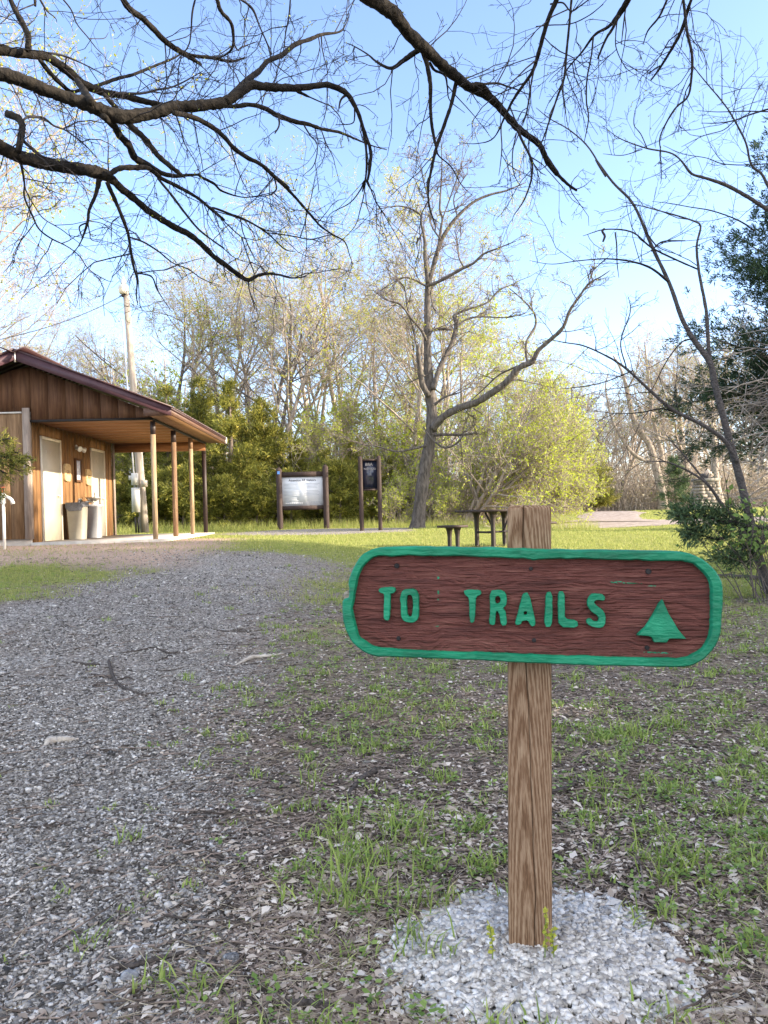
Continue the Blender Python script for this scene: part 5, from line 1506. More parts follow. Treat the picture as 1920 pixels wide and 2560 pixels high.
def sprout(wm_, lm_, lines, per_m, Lr, g, r=.0035, rmin=.0016, nseg=5, wob=.2, grav=-.02, sub=(4, 3), leaf=0.0, leafsz=.03, ang=(30, 75), tmin=.0, lr=(.3, .7)):
    ps, ds, Ls, rs = [], [], [], []
    for pts, rad in lines:
        seg = np.linalg.norm(np.diff(pts, axis=0), axis=1); T = seg.sum(); n = g.poisson(per_m * T)
        if n == 0: continue
        t = tmin + (1 - tmin) * g.random(n); cs = np.concatenate([[0], np.cumsum(seg)]) / T
        k = np.clip(np.searchsorted(cs, t, 'right') - 1, 0, len(seg) - 1); f = ((t - cs[k]) / np.maximum(cs[k + 1] - cs[k], 1e-9))[:, None]
        ps.append(pts[k] * (1 - f) + pts[k + 1] * f); d = unit(pts[k + 1] - pts[k]); q = unit(np.cross(d, unit(g.normal(size=d.shape))))
        a = np.radians(g.uniform(*ang, n))[:, None]; ds.append(unit(d * np.cos(a) + q * np.sin(a))); Ls.append(g.uniform(*Lr, n) * (1 - .4 * t)); rs.append(np.minimum(r * g.uniform(.7, 1.3, n), rad[k] * .8))
    if not ps: return
    p, d, L, r0 = np.concatenate(ps), np.concatenate(ds), np.concatenate(Ls), np.concatenate(rs)
    Ps, Ds = run(p, d, L, nseg, wob, grav, g); emit(wm_, Ps, r0, np.maximum(r0 * .4, rmin), 4, rmin)
    last = (Ps, Ds)
    for n in sub:
        p, d, L, r0 = kids(Ps, Ds, L, r0, np.maximum(r0 * .4, rmin), n, g, .2, (30, 65), lr, .6)
        Ps, Ds = run(p, d, L, 3, wob, grav, g); emit(wm_, Ps, np.maximum(r0, rmin), np.maximum(r0 * .5, rmin * .8), 3, rmin * .8); last = (Ps, Ds)
    if leaf:
        n = int(leaf * len(last[0])); cl = g.random(len(last[0])) ** 2
        i = g.choice(len(last[0]), n, p=cl / cl.sum()); k = g.integers(1, last[0].shape[1], n); leaf_quads(lm_, last[0][i, k], last[1][i, k], np.full(n, leafsz), g)


def traced(name, label, cat, base_, trunk, limbs, barkm, twigm, leafm, spr, seed, kk=10):
    t = thing(name, label, cat, base_); g = np.random.default_rng(seed)
    tm = MB(); wm_ = MB(); lm_ = MB()
    for pts, rad in trunk: tm.tube(pts, rad, 14, bump=.10)
    tm.build('trunk', M[barkm], t, smooth=True)
    for pts, rad in limbs:
        if rad.max() > .012:
            mb = MB(); mb.tube(pts, rad, kk, bump=.24); mb.build('limb', M[barkm], t, smooth=True)
        else: wm_.tube(pts, rad, 5, cap=False, bump=.15)
    for kw in spr: sprout(wm_, lm_, (trunk + limbs) if not kw.pop('limbs_only', True) else limbs, g=g, **kw)
    wm_.build('twigs', M[twigm], t)
    if lm_.n: lm_.build('leaves', M[leafm], t)
    return t


# far forked oak
oak = [stroke([('H', [(545, 1845, 62), (540, 1780, 46), (525, 1700, 44), (500, 1600, 40), (470, 1500, 34), (420, 1420, 30), (380, 1340, 26), (350, 1200, 20), (320, 1100, 14), (280, 1030, 8)])], 60, 60)]
oakl = [stroke([('H', l)], 60, 60 + z) for l, z in [([(535, 1620, 26), (535, 1540, 24), (510, 1450, 22), (480, 1300, 17), (460, 1100, 13), (445, 950, 6)], 1), ([(485, 1595, 20), (430, 1575, 18), (380, 1540, 18), (320, 1460, 14), (270, 1350, 12), (240, 1200, 8), (255, 1120, 5)], -1),
        ([(470, 1500, 14), (400, 1430, 12), (380, 1380, 8)], 0), ([(440, 1430, 14), (480, 1340, 11), (485, 1200, 9), (470, 1060, 5)], 1), ([(350, 1210, 10), (400, 1120, 8), (420, 1000, 4)], -1)]]
traced('oak_tree', 'thick pale forked oak standing alone on the far lawn beyond the drive', 'tree', (oak[0][0][0][0], 60, float(gz(oak[0][0][0][0], 60))), oak, oakl, 'bark_tan', 'twig_pale', 'bud',
       [dict(per_m=2.0, Lr=(1.5, 4.2), r=.035, rmin=.010, sub=(5, 5), wob=.2, grav=.03, leaf=.3, leafsz=.12, tmin=.2)], 301)
o2 = plant(bare_tree(241, 14, .42, (.05, 0), .22, nl=(12, 7, 6, 5), rmin=.01, leafn=2500, leafsz=.1, barkm='bark_tan', wob=.16, spread=(40, 75)), 'oak_tree', 'stout oak right behind the stone pillar', 'tree', at(1800, 56), 1.0, .9)
again(o2, at(1730, 66), 2.2, .95, 'broad oak leaning left behind the stone pillar and the lone conifer')
again(o2, at(1420, 62), 4.1, .75, 'dark wide-branched oak at the far end of the drive, left of the forked oak')
o3 = again(o2, at(1405, 46), 5.0, .36, 'short stocky dark tree at the near bend of the drive')
again(o2, at(1960, 52), 3.0, .9, 'oak at the far right, seen past the leaning sapling')

# ------------------------------------------------------------------ big bare tree in the middle
TD = 22.4
tr = [stroke([('G', [(252, 2190, 120), (258, 2140, 92), (268, 2040, 80), (292, 1850, 74), (328, 1650, 72), (345, 1500, 70), (335, 1350, 68), (322, 1200, 58), (316, 1050, 48), (315, 900, 42), (316, 750, 38), (320, 650, 34), (345, 590, 30), (362, 520, 30), (400, 400, 27), (440, 330, 24), (500, 250, 20), (600, 160, 17), (700, 115, 14), (800, 90, 11), (920, 40, 6)])], TD, TD + .6)]
ml = [([(318, 660, 26), (302, 500, 24), (300, 400, 20), (280, 300, 14), (265, 230, 12), (150, 185, 8), (0, 205, 5)], -.6), ([(375, 490, 16), (398, 330, 16), (408, 260, 14), (392, 200, 13), (400, 60, 10), (405, -80, 7), (398, -260, 4)], .6),
      ([(350, 1555, 50), (400, 1490, 47), (500, 1430, 45), (620, 1390, 43), (700, 1340, 41), (800, 1270, 41), (880, 1180, 39), (960, 1140, 34), (1000, 1070, 29), (1080, 1000, 26), (1150, 930, 23), (1190, 830, 19), (1250, 740, 16), (1310, 660, 13), (1380, 620, 9), (1440, 580, 5)], -2.0),
      ([(1290, 690, 9), (1310, 650, 9), (1295, 580, 5)], -.2), ([(930, 1145, 16), (922, 1080, 15), (928, 1010, 14), (980, 920, 15), (970, 840, 12), (900, 760, 8), (820, 690, 5)], .8), ([(880, 1165, 12), (760, 1220, 11), (650, 1320, 8), (560, 1400, 4)], .5),
      ([(352, 1310, 36), (372, 1240, 34), (400, 1160, 33), (470, 1020, 30), (495, 900, 27), (480, 860, 18), (560, 820, 14), (680, 780, 12), (760, 700, 9), (860, 660, 4)], 1.0), ([(490, 935, 14), (560, 880, 12), (650, 865, 10), (800, 870, 8), (920, 845, 5)], .5),
      ([(322, 1350, 40), (285, 1280, 36), (265, 1150, 32), (258, 1060, 26), (262, 1035, 16)], -.4), ([(325, 672, 20), (370, 655, 20), (430, 625, 20), (520, 575, 19), (600, 535, 15), (660, 480, 12), (760, 440, 9), (860, 400, 5)], -.8), ([(540, 560, 12), (510, 500, 9), (500, 400, 7), (480, 330, 4)], .2),
      ([(365, 1592, 20), (450, 1590, 17), (530, 1590, 16), (620, 1578, 12)], -.3), ([(310, 1655, 18), (200, 1682, 14), (120, 1692, 11), (0, 1660, 8), (-120, 1640, 6), (-260, 1560, 3)], -.7), ([(290, 1540, 9), (330, 1600, 12), (370, 1640, 13), (430, 1670, 14), (500, 1640, 12), (545, 1580, 8)], -.4),
      ([(308, 1010, 18), (280, 950, 16), (220, 880, 14), (150, 790, 12), (60, 760, 9), (-20, 700, 4)], -.8), ([(312, 680, 14), (240, 640, 12), (180, 625, 9), (90, 640, 4)], -.4), ([(362, 1405, 16), (420, 1360, 13), (500, 1335, 9)], -.3), ([(322, 952, 20), (400, 940, 18), (470, 945, 14)], .3),
      ([(300, 1225, 9), (180, 1280, 8), (90, 1320, 6), (20, 1370, 4)], -.6), ([(370, 830, 10), (350, 800, 9), (340, 700, 8), (400, 640, 5)], .3), ([(255, 1080, 12), (230, 950, 11), (190, 800, 9), (170, 680, 6), (60, 560, 4)], -.5), ([(290, 330, 8), (250, 420, 7), (258, 380, 12)], 0.1), ([(400, 395, 12), (340, 300, 10), (330, 180, 8), (300, 60, 7), (260, -120, 4)], .3), ([(500, 250, 9), (480, 130, 8), (560, -20, 5)], .2), ([(410, 260, 9), (460, 120, 8), (520, -60, 6), (540, -220, 3)], .4)]
mlm = [stroke([('G', l)], TD, TD + z) for l, z in ml]
traced('bare_tree', 'big bare tree with one long limb reaching right, standing alone at the lawn edge', 'tree', (tr[0][0][0][0], TD, float(gz(tr[0][0][0][0], TD))), tr, mlm, 'bark_grey', 'twig', 'bud',
       [dict(per_m=2.6, Lr=(.5, 1.7), r=.014, rmin=.005, sub=(5, 4), wob=.22, grav=.03, leaf=.0, tmin=.12), dict(per_m=1.3, Lr=(.5, 1.6), r=.012, rmin=.005, sub=(5, 4), wob=.2, grav=.02, leaf=1.1, leafsz=.055, tmin=.5)], 311)
# ------------------------------------------------------------------ overhanging tree at the left (trunk outside the frame)
TA = (-4.9, 4.4)


def to_trunk(pts, rad, z, xy=TA, r0=.12):
    """lead a limb on from the frame edge to its trunk"""
    a = np.array((xy[0], xy[1], z)); n = 6; q = pts[0]
    ext = np.array([a + (q - a) * t + np.array((0, 0, .10 * math.sin(t * 3.14))) for t in np.linspace(0, 1, n, endpoint=False)])
    return np.concatenate([ext, pts]), np.concatenate([np.linspace(r0, rad[0], n, endpoint=False), rad])


L1 = stroke([('A', [(-60, 600, 100), (0, 615, 105), (120, 640, 110), (300, 715, 105), (500, 790, 105), (700, 860, 110), (850, 920, 112), (1000, 970, 112), (1100, 965, 108), (1300, 930, 95), (1450, 885, 88), (1600, 878, 84)]), ('B', [(400, 770, 78), (490, 750, 74), (600, 680, 66), (680, 630, 62), (760, 640, 58), (900, 650, 56), (1050, 650, 48), (1200, 630, 42), (1270, 635, 40), (1380, 690, 40), (1440, 780, 34), (1490, 900, 26), (1520, 1050, 20), (1530, 1180, 18), (1525, 1300, 14), (1500, 1420, 10)])], 4.9, 6.3)
L1 = to_trunk(*L1, z=3.0)
L2 = stroke([('A', [(-60, 405, 88), (0, 410, 90), (130, 440, 72), (250, 455, 66), (380, 470, 66), (480, 530, 70), (600, 620, 70), (680, 690, 66), (800, 745, 60), (900, 775, 55), (1050, 800, 50), (1200, 840, 50), (1320, 870, 48), (1450, 900, 42), (1600, 915, 36)]), ('B', [(400, 785, 28), (560, 788, 30), (660, 775, 32), (770, 800, 34), (870, 855, 36), (1000, 900, 34), (1100, 920, 28), (1200, 955, 24), (1330, 980, 20), (1450, 1030, 14), (1560, 1075, 10), (1680, 1110, 6)])], 5.3, 7.4)
L2 = to_trunk(*L2, z=3.6)
L3 = stroke([('A', [(-60, 1180, 110), (0, 1220, 110), (150, 1290, 105), (300, 1340, 100), (500, 1380, 95), (700, 1410, 100), (830, 1435, 96), (930, 1490, 72)]), ('C', [(900, 360, 55), (1000, 440, 50), (1100, 525, 48), (1200, 590, 48), (1300, 650, 45), (1400, 700, 44), (1500, 780, 40), (1600, 880, 35), (1659, 920, 32)]), ('D', [(130, 1140, 40), (260, 1240, 38), (390, 1325, 36), (480, 1290, 28), (560, 1275, 22), (660, 1285, 18), (760, 1310, 14), (880, 1300, 8)])], 4.7, 7.4)
L3 = to_trunk(*L3, z=2.5)
big_l = [L1, L2, L3]
S_ = lambda segs, a, b_: stroke(segs, a, b_)
sm = [
    S_([('B', [(490, 755, 55), (560, 680, 48), (650, 590, 44), (740, 520, 38), (800, 450, 34), (900, 410, 34), (1000, 330, 32), (1100, 295, 28), (1200, 255, 22), (1330, 235, 15), (1380, 170, 8), (1400, 100, 5)])], 5.6, 7.0),
    S_([('B', [(1490, 900, 22), (1530, 1020, 24), (1560, 1120, 24), (1555, 1230, 22), (1535, 1340, 18)]), ('D', [(1365, 500, 18), (1330, 580, 12), (1240, 690, 9), (1080, 780, 6), (1030, 900, 4)])], 6.1, 6.4),
    S_([('D', [(1370, 480, 14), (1400, 550, 11), (1450, 620, 9), (1465, 780, 7), (1465, 915, 5)])], 6.3, 6.5), S_([('D', [(1370, 520, 12), (1360, 620, 10), (1330, 740, 9), (1285, 880, 7), (1160, 1010, 5), (1030, 1090, 3)])], 6.3, 6.6), S_([('D', [(1375, 600, 9), (1380, 700, 8), (1410, 800, 6), (1390, 900, 4), (1330, 980, 3)])], 6.3, 6.5),
    S_([('B', [(1000, 650, 30), (1030, 680, 26), (1105, 718, 14)])], 5.9, 6.0), S_([('B', [(1380, 700, 22), (1340, 740, 16), (1325, 800, 12)])], 6.1, 6.1), S_([('B', [(1440, 800, 14), (1440, 870, 11), (1420, 915, 9), (1300, 925, 6)])], 6.1, 6.3),
    S_([('A', [(640, 670, 50), (690, 740, 56), (760, 850, 60)])], 5.5, 5.1), S_([('A', [(860, 780, 36), (930, 860, 40), (1030, 975, 46), (1080, 1040, 50), (1200, 1150, 50), (1300, 1280, 45), (1400, 1370, 40), (1480, 1430, 34), (1535, 1478, 8)])], 5.6, 5.7),
    S_([('A', [(330, 500, 35), (420, 610, 38), (500, 690, 35), (590, 760, 28), (680, 742, 26), (820, 705, 28), (980, 650, 28), (1100, 620, 25), (1250, 560, 22), (1400, 500, 18), (1480, 460, 14), (1560, 400, 8)])], 5.5, 6.8),
    S_([('A', [(950, 770, 20), (1050, 775, 20), (1180, 775, 20), (1300, 745, 18), (1420, 725, 15), (1550, 665, 12), (1680, 590, 7)])], 5.7, 6.5), S_([('A', [(232, 420, 50), (235, 300, 48), (190, 200, 45), (130, 90, 43), (80, -20, 40), (50, -90, 38)])], 5.4, 5.5),
    S_([('A', [(400, 440, 20), (500, 455, 16), (600, 490, 14), (750, 560, 10), (900, 645, 4)])], 5.4, 5.9),
    S_([('C', [(735, 290, 42), (710, 400, 28), (660, 520, 22), (650, 600, 20), (620, 700, 14), (590, 770, 8), (530, 860, 4)])], 5.4, 5.5), S_([('C', [(650, 610, 12), (590, 640, 12), (597, 690, 10), (610, 720, 7)])], 5.5, 5.5), S_([('C', [(652, 620, 10), (665, 690, 8), (680, 740, 7), (775, 760, 3)])], 5.5, 5.6), S_([('C', [(660, 600, 8), (760, 620, 6), (890, 688, 3)])], 5.5, 5.8),
    S_([('C', [(790, 310, 32), (840, 420, 30), (880, 510, 25), (920, 610, 26), (950, 700, 22), (970, 830, 20), (990, 940, 18), (1015, 1040, 12), (1010, 1150, 10), (1020, 1222, 5)])], 5.5, 5.9),
    S_([('C', [(965, 722, 15), (1070, 760, 14), (1180, 830, 12), (1280, 910, 10), (1400, 960, 9), (1500, 1030, 7), (1620, 1075, 5)])], 5.7, 6.9), S_([('C', [(1005, 985, 14), (1070, 995, 13), (1130, 1020, 12), (1160, 1100, 10), (1210, 1180, 7), (1270, 1270, 4)])], 5.8, 6.4), S_([('C', [(880, 570, 9), (830, 610, 8), (825, 680, 6), (825, 745, 3)])], 5.6, 5.6),
    S_([('C', [(155, 170, 22), (180, 320, 15), (180, 420, 14), (240, 560, 14), (290, 660, 13), (380, 730, 12), (500, 790, 9), (590, 860, 8), (660, 960, 7), (790, 1040, 6), (840, 1045, 3)])], 4.9, 6.2), S_([('C', [(182, 350, 11), (205, 400, 10), (250, 480, 9), (320, 580, 8), (450, 660, 7), (530, 720, 6), (640, 800, 4), (720, 840, 3)])], 5.0, 6.2),
    S_([('A', [(60, 945, 62), (150, 980, 58), (185, 1050, 52), (172, 1140, 50), (150, 1260, 50)])], 4.85, 4.75), S_([('A', [(185, 1120, 26), (200, 1170, 26), (250, 1220, 28), (320, 1280, 26), (390, 1320, 18)])], 4.8, 4.9),
    S_([('A', [(190, 1000, 18), (220, 975, 20), (270, 968, 24), (370, 985, 20), (450, 1045, 18), (560, 1090, 14), (700, 1200, 12), (800, 1300, 5)])], 4.85, 6.4),
    S_([('A', [(850, 960, 52), (940, 1040, 58), (1000, 1130, 58), (1070, 1210, 56), (1120, 1310, 58), (1230, 1370, 48), (1350, 1440, 38), (1460, 1460, 32), (1530, 1455, 25), (1640, 1450, 20)]), ('B', [(300, 1310, 20), (400, 1360, 18), (450, 1410, 14), (560, 1450, 11), (660, 1460, 8)]), ('D', [(600, 600, 7), (635, 560, 5)])], 5.2, 7.2),
    S_([('A', [(860, 1440, 40), (910, 1442, 40), (1000, 1395, 43), (1150, 1390, 44), (1240, 1400, 40), (1340, 1480, 34), (1480, 1550, 29), (1650, 1650, 24)]), ('C', [(1560, 510, 20), (1659, 590, 16)]), ('D', [(100, 730, 18), (250, 780, 18), (400, 840, 16), (560, 940, 13), (700, 1070, 10), (790, 1092, 5)])], 5.3, 7.3), S_([('D', [(550, 935, 11), (680, 950, 11), (800, 970, 11), (920, 990, 10), (1080, 955, 8), (1150, 972, 4)])], 6.9, 7.4),
    S_([('C', [(1170, 285, 18), (1280, 420, 20), (1370, 540, 18), (1470, 660, 16), (1570, 740, 12), (1659, 800, 9)]), ('D', [(100, 1000, 9), (200, 1070, 8), (300, 1150, 7), (460, 1195, 4)])], 5.7, 6.8),
    S_([('B', [(100, 835, 40), (250, 870, 38), (400, 950, 35), (480, 1020, 33), (550, 1100, 32), (650, 1170, 30), (750, 1220, 30), (850, 1310, 28), (950, 1390, 24)]), ('D', [(580, 440, 26), (680, 530, 25), (780, 630, 23), (850, 710, 21), (920, 790, 19), (1000, 880, 16), (1100, 950, 13), (1200, 1010, 10), (1240, 1120, 7), (1260, 1200, 5), (1220, 1330, 3)])], 5.4, 7.6),
    S_([('D', [(400, 1320, 12), (405, 1390, 11), (430, 1480, 9), (460, 1560, 4)])], 7.0, 7.0), S_([('B', [(880, 860, 18), (882, 930, 14), (850, 990, 9)])], 6.4, 6.4), S_([('B', [(1065, 925, 12), (1110, 1000, 11), (1165, 1075, 9), (1140, 1220, 7), (1060, 1300, 4)])], 6.6, 6.7), S_([('B', [(1195, 965, 9), (1230, 1060, 8), (1280, 1160, 7), (1300, 1240, 5), (1340, 1390, 3)])], 6.8, 6.9), S_([('B', [(1200, 980, 7), (1225, 1080, 6), (1200, 1200, 5), (1110, 1300, 3)])], 6.8, 6.9),
    S_([('B', [(850, 1330, 12), (862, 1400, 11), (820, 1440, 8), (700, 1460, 4)])], 6.5, 6.7), S_([('D', [(345, 970, 12), (380, 1080, 11), (415, 1180, 10), (450, 1280, 8), (445, 1420, 6), (475, 1530, 3)])], 6.6, 6.7), S_([('D', [(415, 1180, 8), (350, 1290, 7), (310, 1380, 5), (283, 1455, 3)])], 6.7, 6.7), S_([('D', [(60, 705, 14), (130, 770, 12), (220, 860, 10), (330, 960, 9), (410, 1005, 4)])], 6.4, 6.7),
    S_([('A', [(520, -10, 14), (590, 80, 13), (640, 200, 11), (730, 310, 10), (800, 400, 7), (880, 480, 4)])], 6.0, 6.4), S_([('A', [(735, 320, 8), (860, 318, 7), (900, 270, 4)])], 6.3, 6.5), S_([('A', [(330, -10, 20), (370, 60, 18), (400, 100, 12), (460, 150, 8), (472, 185, 5)])], 5.8, 5.9), S_([('A', [(290, -20, 26), (292, 50, 20)])], 5.8, 5.8), S_([('A', [(365, 70, 14), (390, 145, 8)])], 5.9, 5.9),
]
# limbs that reach in from above belong to the same tree
top = [
    S_([('A', [(960, -90, 52), (1010, -20, 50), (1080, 80, 50), (1180, 150, 48), (1280, 250, 48), (1380, 350, 45), (1500, 430, 44), (1600, 490, 38)]), ('B', [(260, 450, 28), (305, 478, 20)])], 5.6, 6.4), S_([('B', [(190, 400, 26), (260, 415, 25), (400, 430, 23), (520, 455, 19), (620, 430, 12), (628, 420, 8)])], 6.3, 6.5),
    S_([('B', [(405, -60, 28), (420, -20, 28), (450, 80, 28), (520, 160, 26), (540, 230, 24), (540, 340, 20), (500, 395, 14), (420, 440, 9)])], 6.0, 6.4), S_([('B', [(560, -30, 14), (680, 60, 20), (740, 200, 12), (800, 340, 12), (820, 440, 10), (820, 520, 5)])], 6.0, 6.3),
    S_([('B', [(270, -40, 15), (240, 90, 15), (230, 230, 12), (210, 340, 10), (120, 460, 4)])], 6.0, 6.2), S_([('B', [(968, -40, 12), (955, 120, 12), (930, 250, 10), (910, 400, 7), (870, 520, 3)])], 6.0, 6.2), S_([('B', [(545, 320, 12), (580, 375, 10), (600, 350, 9), (705, 315, 5)])], 6.3, 6.4), S_([('B', [(960, 130, 8), (990, 200, 7), (1000, 240, 4)])], 6.1, 6.1)]
LA = big_l + sm + top
zA = float(gz(*TA))
trk = [(np.array([(TA[0], TA[1], zA - .2), (TA[0] - .02, TA[1], zA + .35), (TA[0] + .03, TA[1] + .02, zA + 1.3), (TA[0] - .02, TA[1] - .03, zA + 2.4), (TA[0] + .02, TA[1] + .05, zA + 3.6), (TA[0] + .3, TA[1] + .2, zA + 5.0), (TA[0] + .8, TA[1] + .5, zA + 6.6)]), np.array([.34, .24, .21, .19, .17, .12, .06]))]
_lead = [(np.array([(TA[0] + .25, TA[1] + .2, zA + 4.8), top[0][0][0] * .5 + np.array((TA[0] + .25, TA[1] + .2, zA + 5.2)) * .5 + np.array((0, 0, .25)), top[0][0][0]]), np.array([.09, .075, .06])),
         (np.array([(TA[0] + .3, TA[1] + .25, zA + 5.0), top[2][0][0] * .5 + np.array((TA[0] + .3, TA[1] + .3, zA + 6.0)) * .5, top[2][0][0] + np.array((0, 0, .0))]), np.array([.07, .055, .043]))]
SPA = [dict(per_m=3.6, Lr=(.22, .75), r=.0042, rmin=.0019, sub=(3, 2), wob=.24, grav=-.03, leaf=.12, leafsz=.018), dict(per_m=1.6, Lr=(.5, 1.1), r=.0046, rmin=.0016, sub=(5, 3), wob=.2, grav=-.02, leaf=.5, leafsz=.020, tmin=.4)]
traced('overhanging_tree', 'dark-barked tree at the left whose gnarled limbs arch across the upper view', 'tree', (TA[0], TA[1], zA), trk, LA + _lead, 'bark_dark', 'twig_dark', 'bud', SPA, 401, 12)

# ------------------------------------------------------------------ second overhanging tree, limb coming in from above right of centre
TB = (3.1, -1.6)
R1 = stroke([('E', [(60, -90, 112), (110, -40, 110), (200, 20, 110), (330, 110, 105), (440, 250, 98), (560, 370, 92), (700, 500, 84), (850, 630, 78), (960, 710, 68), (1100, 780, 62), (1200, 880, 58), (1300, 1000, 53), (1400, 1080, 48), (1500, 1160, 46), (1560, 1290, 40), (1640, 1390, 36)]), ('F', [(70, 1120, 28), (150, 1240, 25), (230, 1320, 21), (290, 1362, 16)])], 4.6, 6.8)
zB = float(gz(*TB)); q0 = R1[0][0]
tb3 = np.array((TB[0], TB[1], zB + 3.9))
ext = np.array([tb3 + (q0 - tb3) * t + np.array((0, 0, 1.1 * math.sin(t * 2.9))) for t in np.linspace(0, 1, 9, endpoint=False)])
R1 = (np.concatenate([ext, R1[0]]), np.concatenate([np.linspace(.19, R1[1][0], 9, endpoint=False), R1[1]]))
rs = [
    S_([('E', [(540, 390, 45), (470, 440, 42), (400, 490, 35), (310, 545, 28), (200, 495, 18), (120, 430, 12), (0, 360, 8), (-60, 340, 4)])], 5.2, 5.6), S_([('E', [(330, 540, 20), (312, 578, 12)])], 5.4, 5.4), S_([('E', [(560, 400, 40), (600, 520, 38), (625, 680, 32), (625, 850, 28), (640, 1020, 26), (670, 1170, 20), (690, 1240, 12), (790, 1330, 10), (870, 1470, 7), (960, 1560, 4)])], 5.2, 5.5),
    S_([('E', [(835, 640, 34), (790, 840, 28), (720, 1040, 28), (670, 1190, 26), (630, 1370, 22), (610, 1500, 16), (615, 1640, 14), (660, 1787, 9), (665, 1850, 5)])], 5.5, 5.6), S_([('E', [(610, 1420, 14), (598, 1480, 11), (612, 1600, 8)])], 5.6, 5.6), S_([('E', [(940, 690, 44), (1000, 680, 50), (1050, 700, 48), (1110, 775, 46)])], 5.5, 5.6), S_([('E', [(1050, 672, 22), (1160, 665, 18), (1240, 690, 14), (1310, 712, 11), (1420, 760, 5)])], 5.5, 5.7),
    S_([('E', [(1310, 1020, 22), (1360, 1130, 22), (1430, 1280, 20), (1430, 1430, 16), (1370, 1600, 12), (1290, 1720, 6), (1280, 1770, 3)])], 5.9, 6.0), S_([('E', [(1230, 900, 15), (1190, 1010, 12), (1195, 1180, 10), (1180, 1340, 7), (1170, 1400, 4)])], 5.8, 5.8), S_([('E', [(1310, 1060, 11), (1280, 1230, 10), (1290, 1380, 8), (1350, 1500, 4)])], 5.9, 6.0), S_([('E', [(1430, 1280, 10), (1500, 1370, 8), (1550, 1400, 4)])], 5.9, 6.1),
    S_([('E', [(620, 500, 24), (660, 560, 22), (740, 600, 18), (760, 690, 14), (780, 800, 9), (900, 900, 4)])], 5.3, 5.8), S_([('E', [(500, 440, 9), (505, 520, 7), (560, 590, 4)])], 5.3, 5.4),
    # limbs hanging in from the top right
    S_([('E', [(1660, -70, 42), (1640, -20, 40), (1560, 170, 35), (1500, 380, 32), (1450, 550, 28), (1380, 660, 24), (1290, 790, 22), (1220, 930, 16), (1130, 1100, 10), (1000, 1145, 7), (850, 1140, 3)])], 5.0, 5.6), S_([('E', [(1450, 560, 14), (1420, 720, 12), (1390, 900, 10), (1340, 1010, 5)])], 5.4, 5.6),
    S_([('F', [(262, -60, 18), (255, -20, 18), (235, 200, 18), (215, 400, 18), (200, 560, 18), (150, 700, 16), (100, 850, 14), (40, 1020, 9), (0, 1090, 4)])], 5.2, 5.8), S_([('F', [(700, -60, 42), (670, -20, 40), (590, 110, 38), (520, 190, 22), (420, 250, 18), (330, 370, 13), (220, 500, 10), (190, 590, 5)])], 5.2, 5.8), S_([('F', [(590, 110, 26), (550, 200, 20), (500, 280, 18), (440, 420, 11)])], 5.3, 5.4),
    S_([('F', [(410, 258, 13), (395, 400, 12), (365, 560, 12), (360, 720, 12), (375, 850, 10), (345, 1015, 6)])], 5.5, 5.7), S_([('F', [(1045, -60, 22), (1050, -20, 22), (1065, 100, 22), (1080, 230, 22), (1115, 400, 20), (1110, 560, 18), (1085, 690, 16), (1000, 770, 14), (930, 880, 12), (885, 990, 10), (892, 1100, 7), (888, 1228, 4)])], 5.0, 5.5),
    S_([('F', [(1125, -60, 22), (1115, -20, 22), (1080, 90, 24), (1040, 220, 24), (970, 350, 20), (890, 480, 16), (820, 577, 9)])], 5.0, 5.3), S_([('F', [(890, 470, 10), (850, 490, 9), (810, 525, 5)])], 5.3, 5.3), S_([('F', [(970, 335, 12), (920, 338, 10)])], 5.2, 5.2), S_([('F', [(955, -40, 16), (940, -10, 16), (880, 120, 16), (800, 220, 12), (765, 320, 5)])], 5.1, 5.3),
    S_([('F', [(580, 150, 10), (570, 250, 9), (575, 350, 8), (640, 480, 6), (740, 555, 3)])], 5.4, 6.0), S_([('F', [(640, 60, 12), (625, 180, 10), (610, 320, 6)])], 5.3, 5.4), S_([('F', [(100, 30, 12), (190, 20, 12), (250, 80, 11), (320, 40, 10), (400, -20, 9)])], 5.2, 5.1), S_([('F', [(0, 190, 8), (100, 180, 9), (250, 170, 8), (380, 110, 8), (480, 30, 7)])], 5.6, 5.2), S_([('F', [(880, 130, 7), (940, 108, 6), (1060, 100, 5)])], 5.2, 5.1), S_([('F', [(1080, 90, 6), (1140, 40, 5), (1210, -10, 4)])], 5.1, 5.0)]
toplead = []
for k in (13, 15, 16, 19, 20, 23):
    q = rs[k][0][0]; a = np.array((TB[0] - .2, TB[1] + .4, zB + 4.6)); toplead.append((np.array([a + (q - a) * t + np.array((0, 0, .8 * math.sin(t * 3.0))) for t in np.linspace(0, 1, 8)]), np.linspace(.05, rs[k][1][0], 8)))
trkB = [(np.array([(TB[0], TB[1], zB - .2), (TB[0], TB[1], zB + .4), (TB[0] - .05, TB[1] + .02, zB + 2), (TB[0] - .1, TB[1] + .1, zB + 4), (TB[0] - .2, TB[1] + .4, zB + 6.5)]), np.array([.36, .27, .23, .2, .1]))]
SPB = [dict(per_m=3.8, Lr=(.25, .8), r=.0042, rmin=.0019, sub=(3, 2), wob=.2, grav=-.04, leaf=.10, leafsz=.018, tmin=.1), dict(per_m=1.2, Lr=(.4, 1.0), r=.0042, rmin=.0016, sub=(4, 3), wob=.2, grav=-.02, leaf=.3, leafsz=.018, tmin=.3)]
traced('overhanging_tree', 'dark tree whose one thick limb slants down from the top centre with hanging twigs', 'tree', (TB[0], TB[1], zB), trkB, [R1] + rs + toplead, 'bark_dark', 'twig_dark', 'bud', SPB, 411, 12)

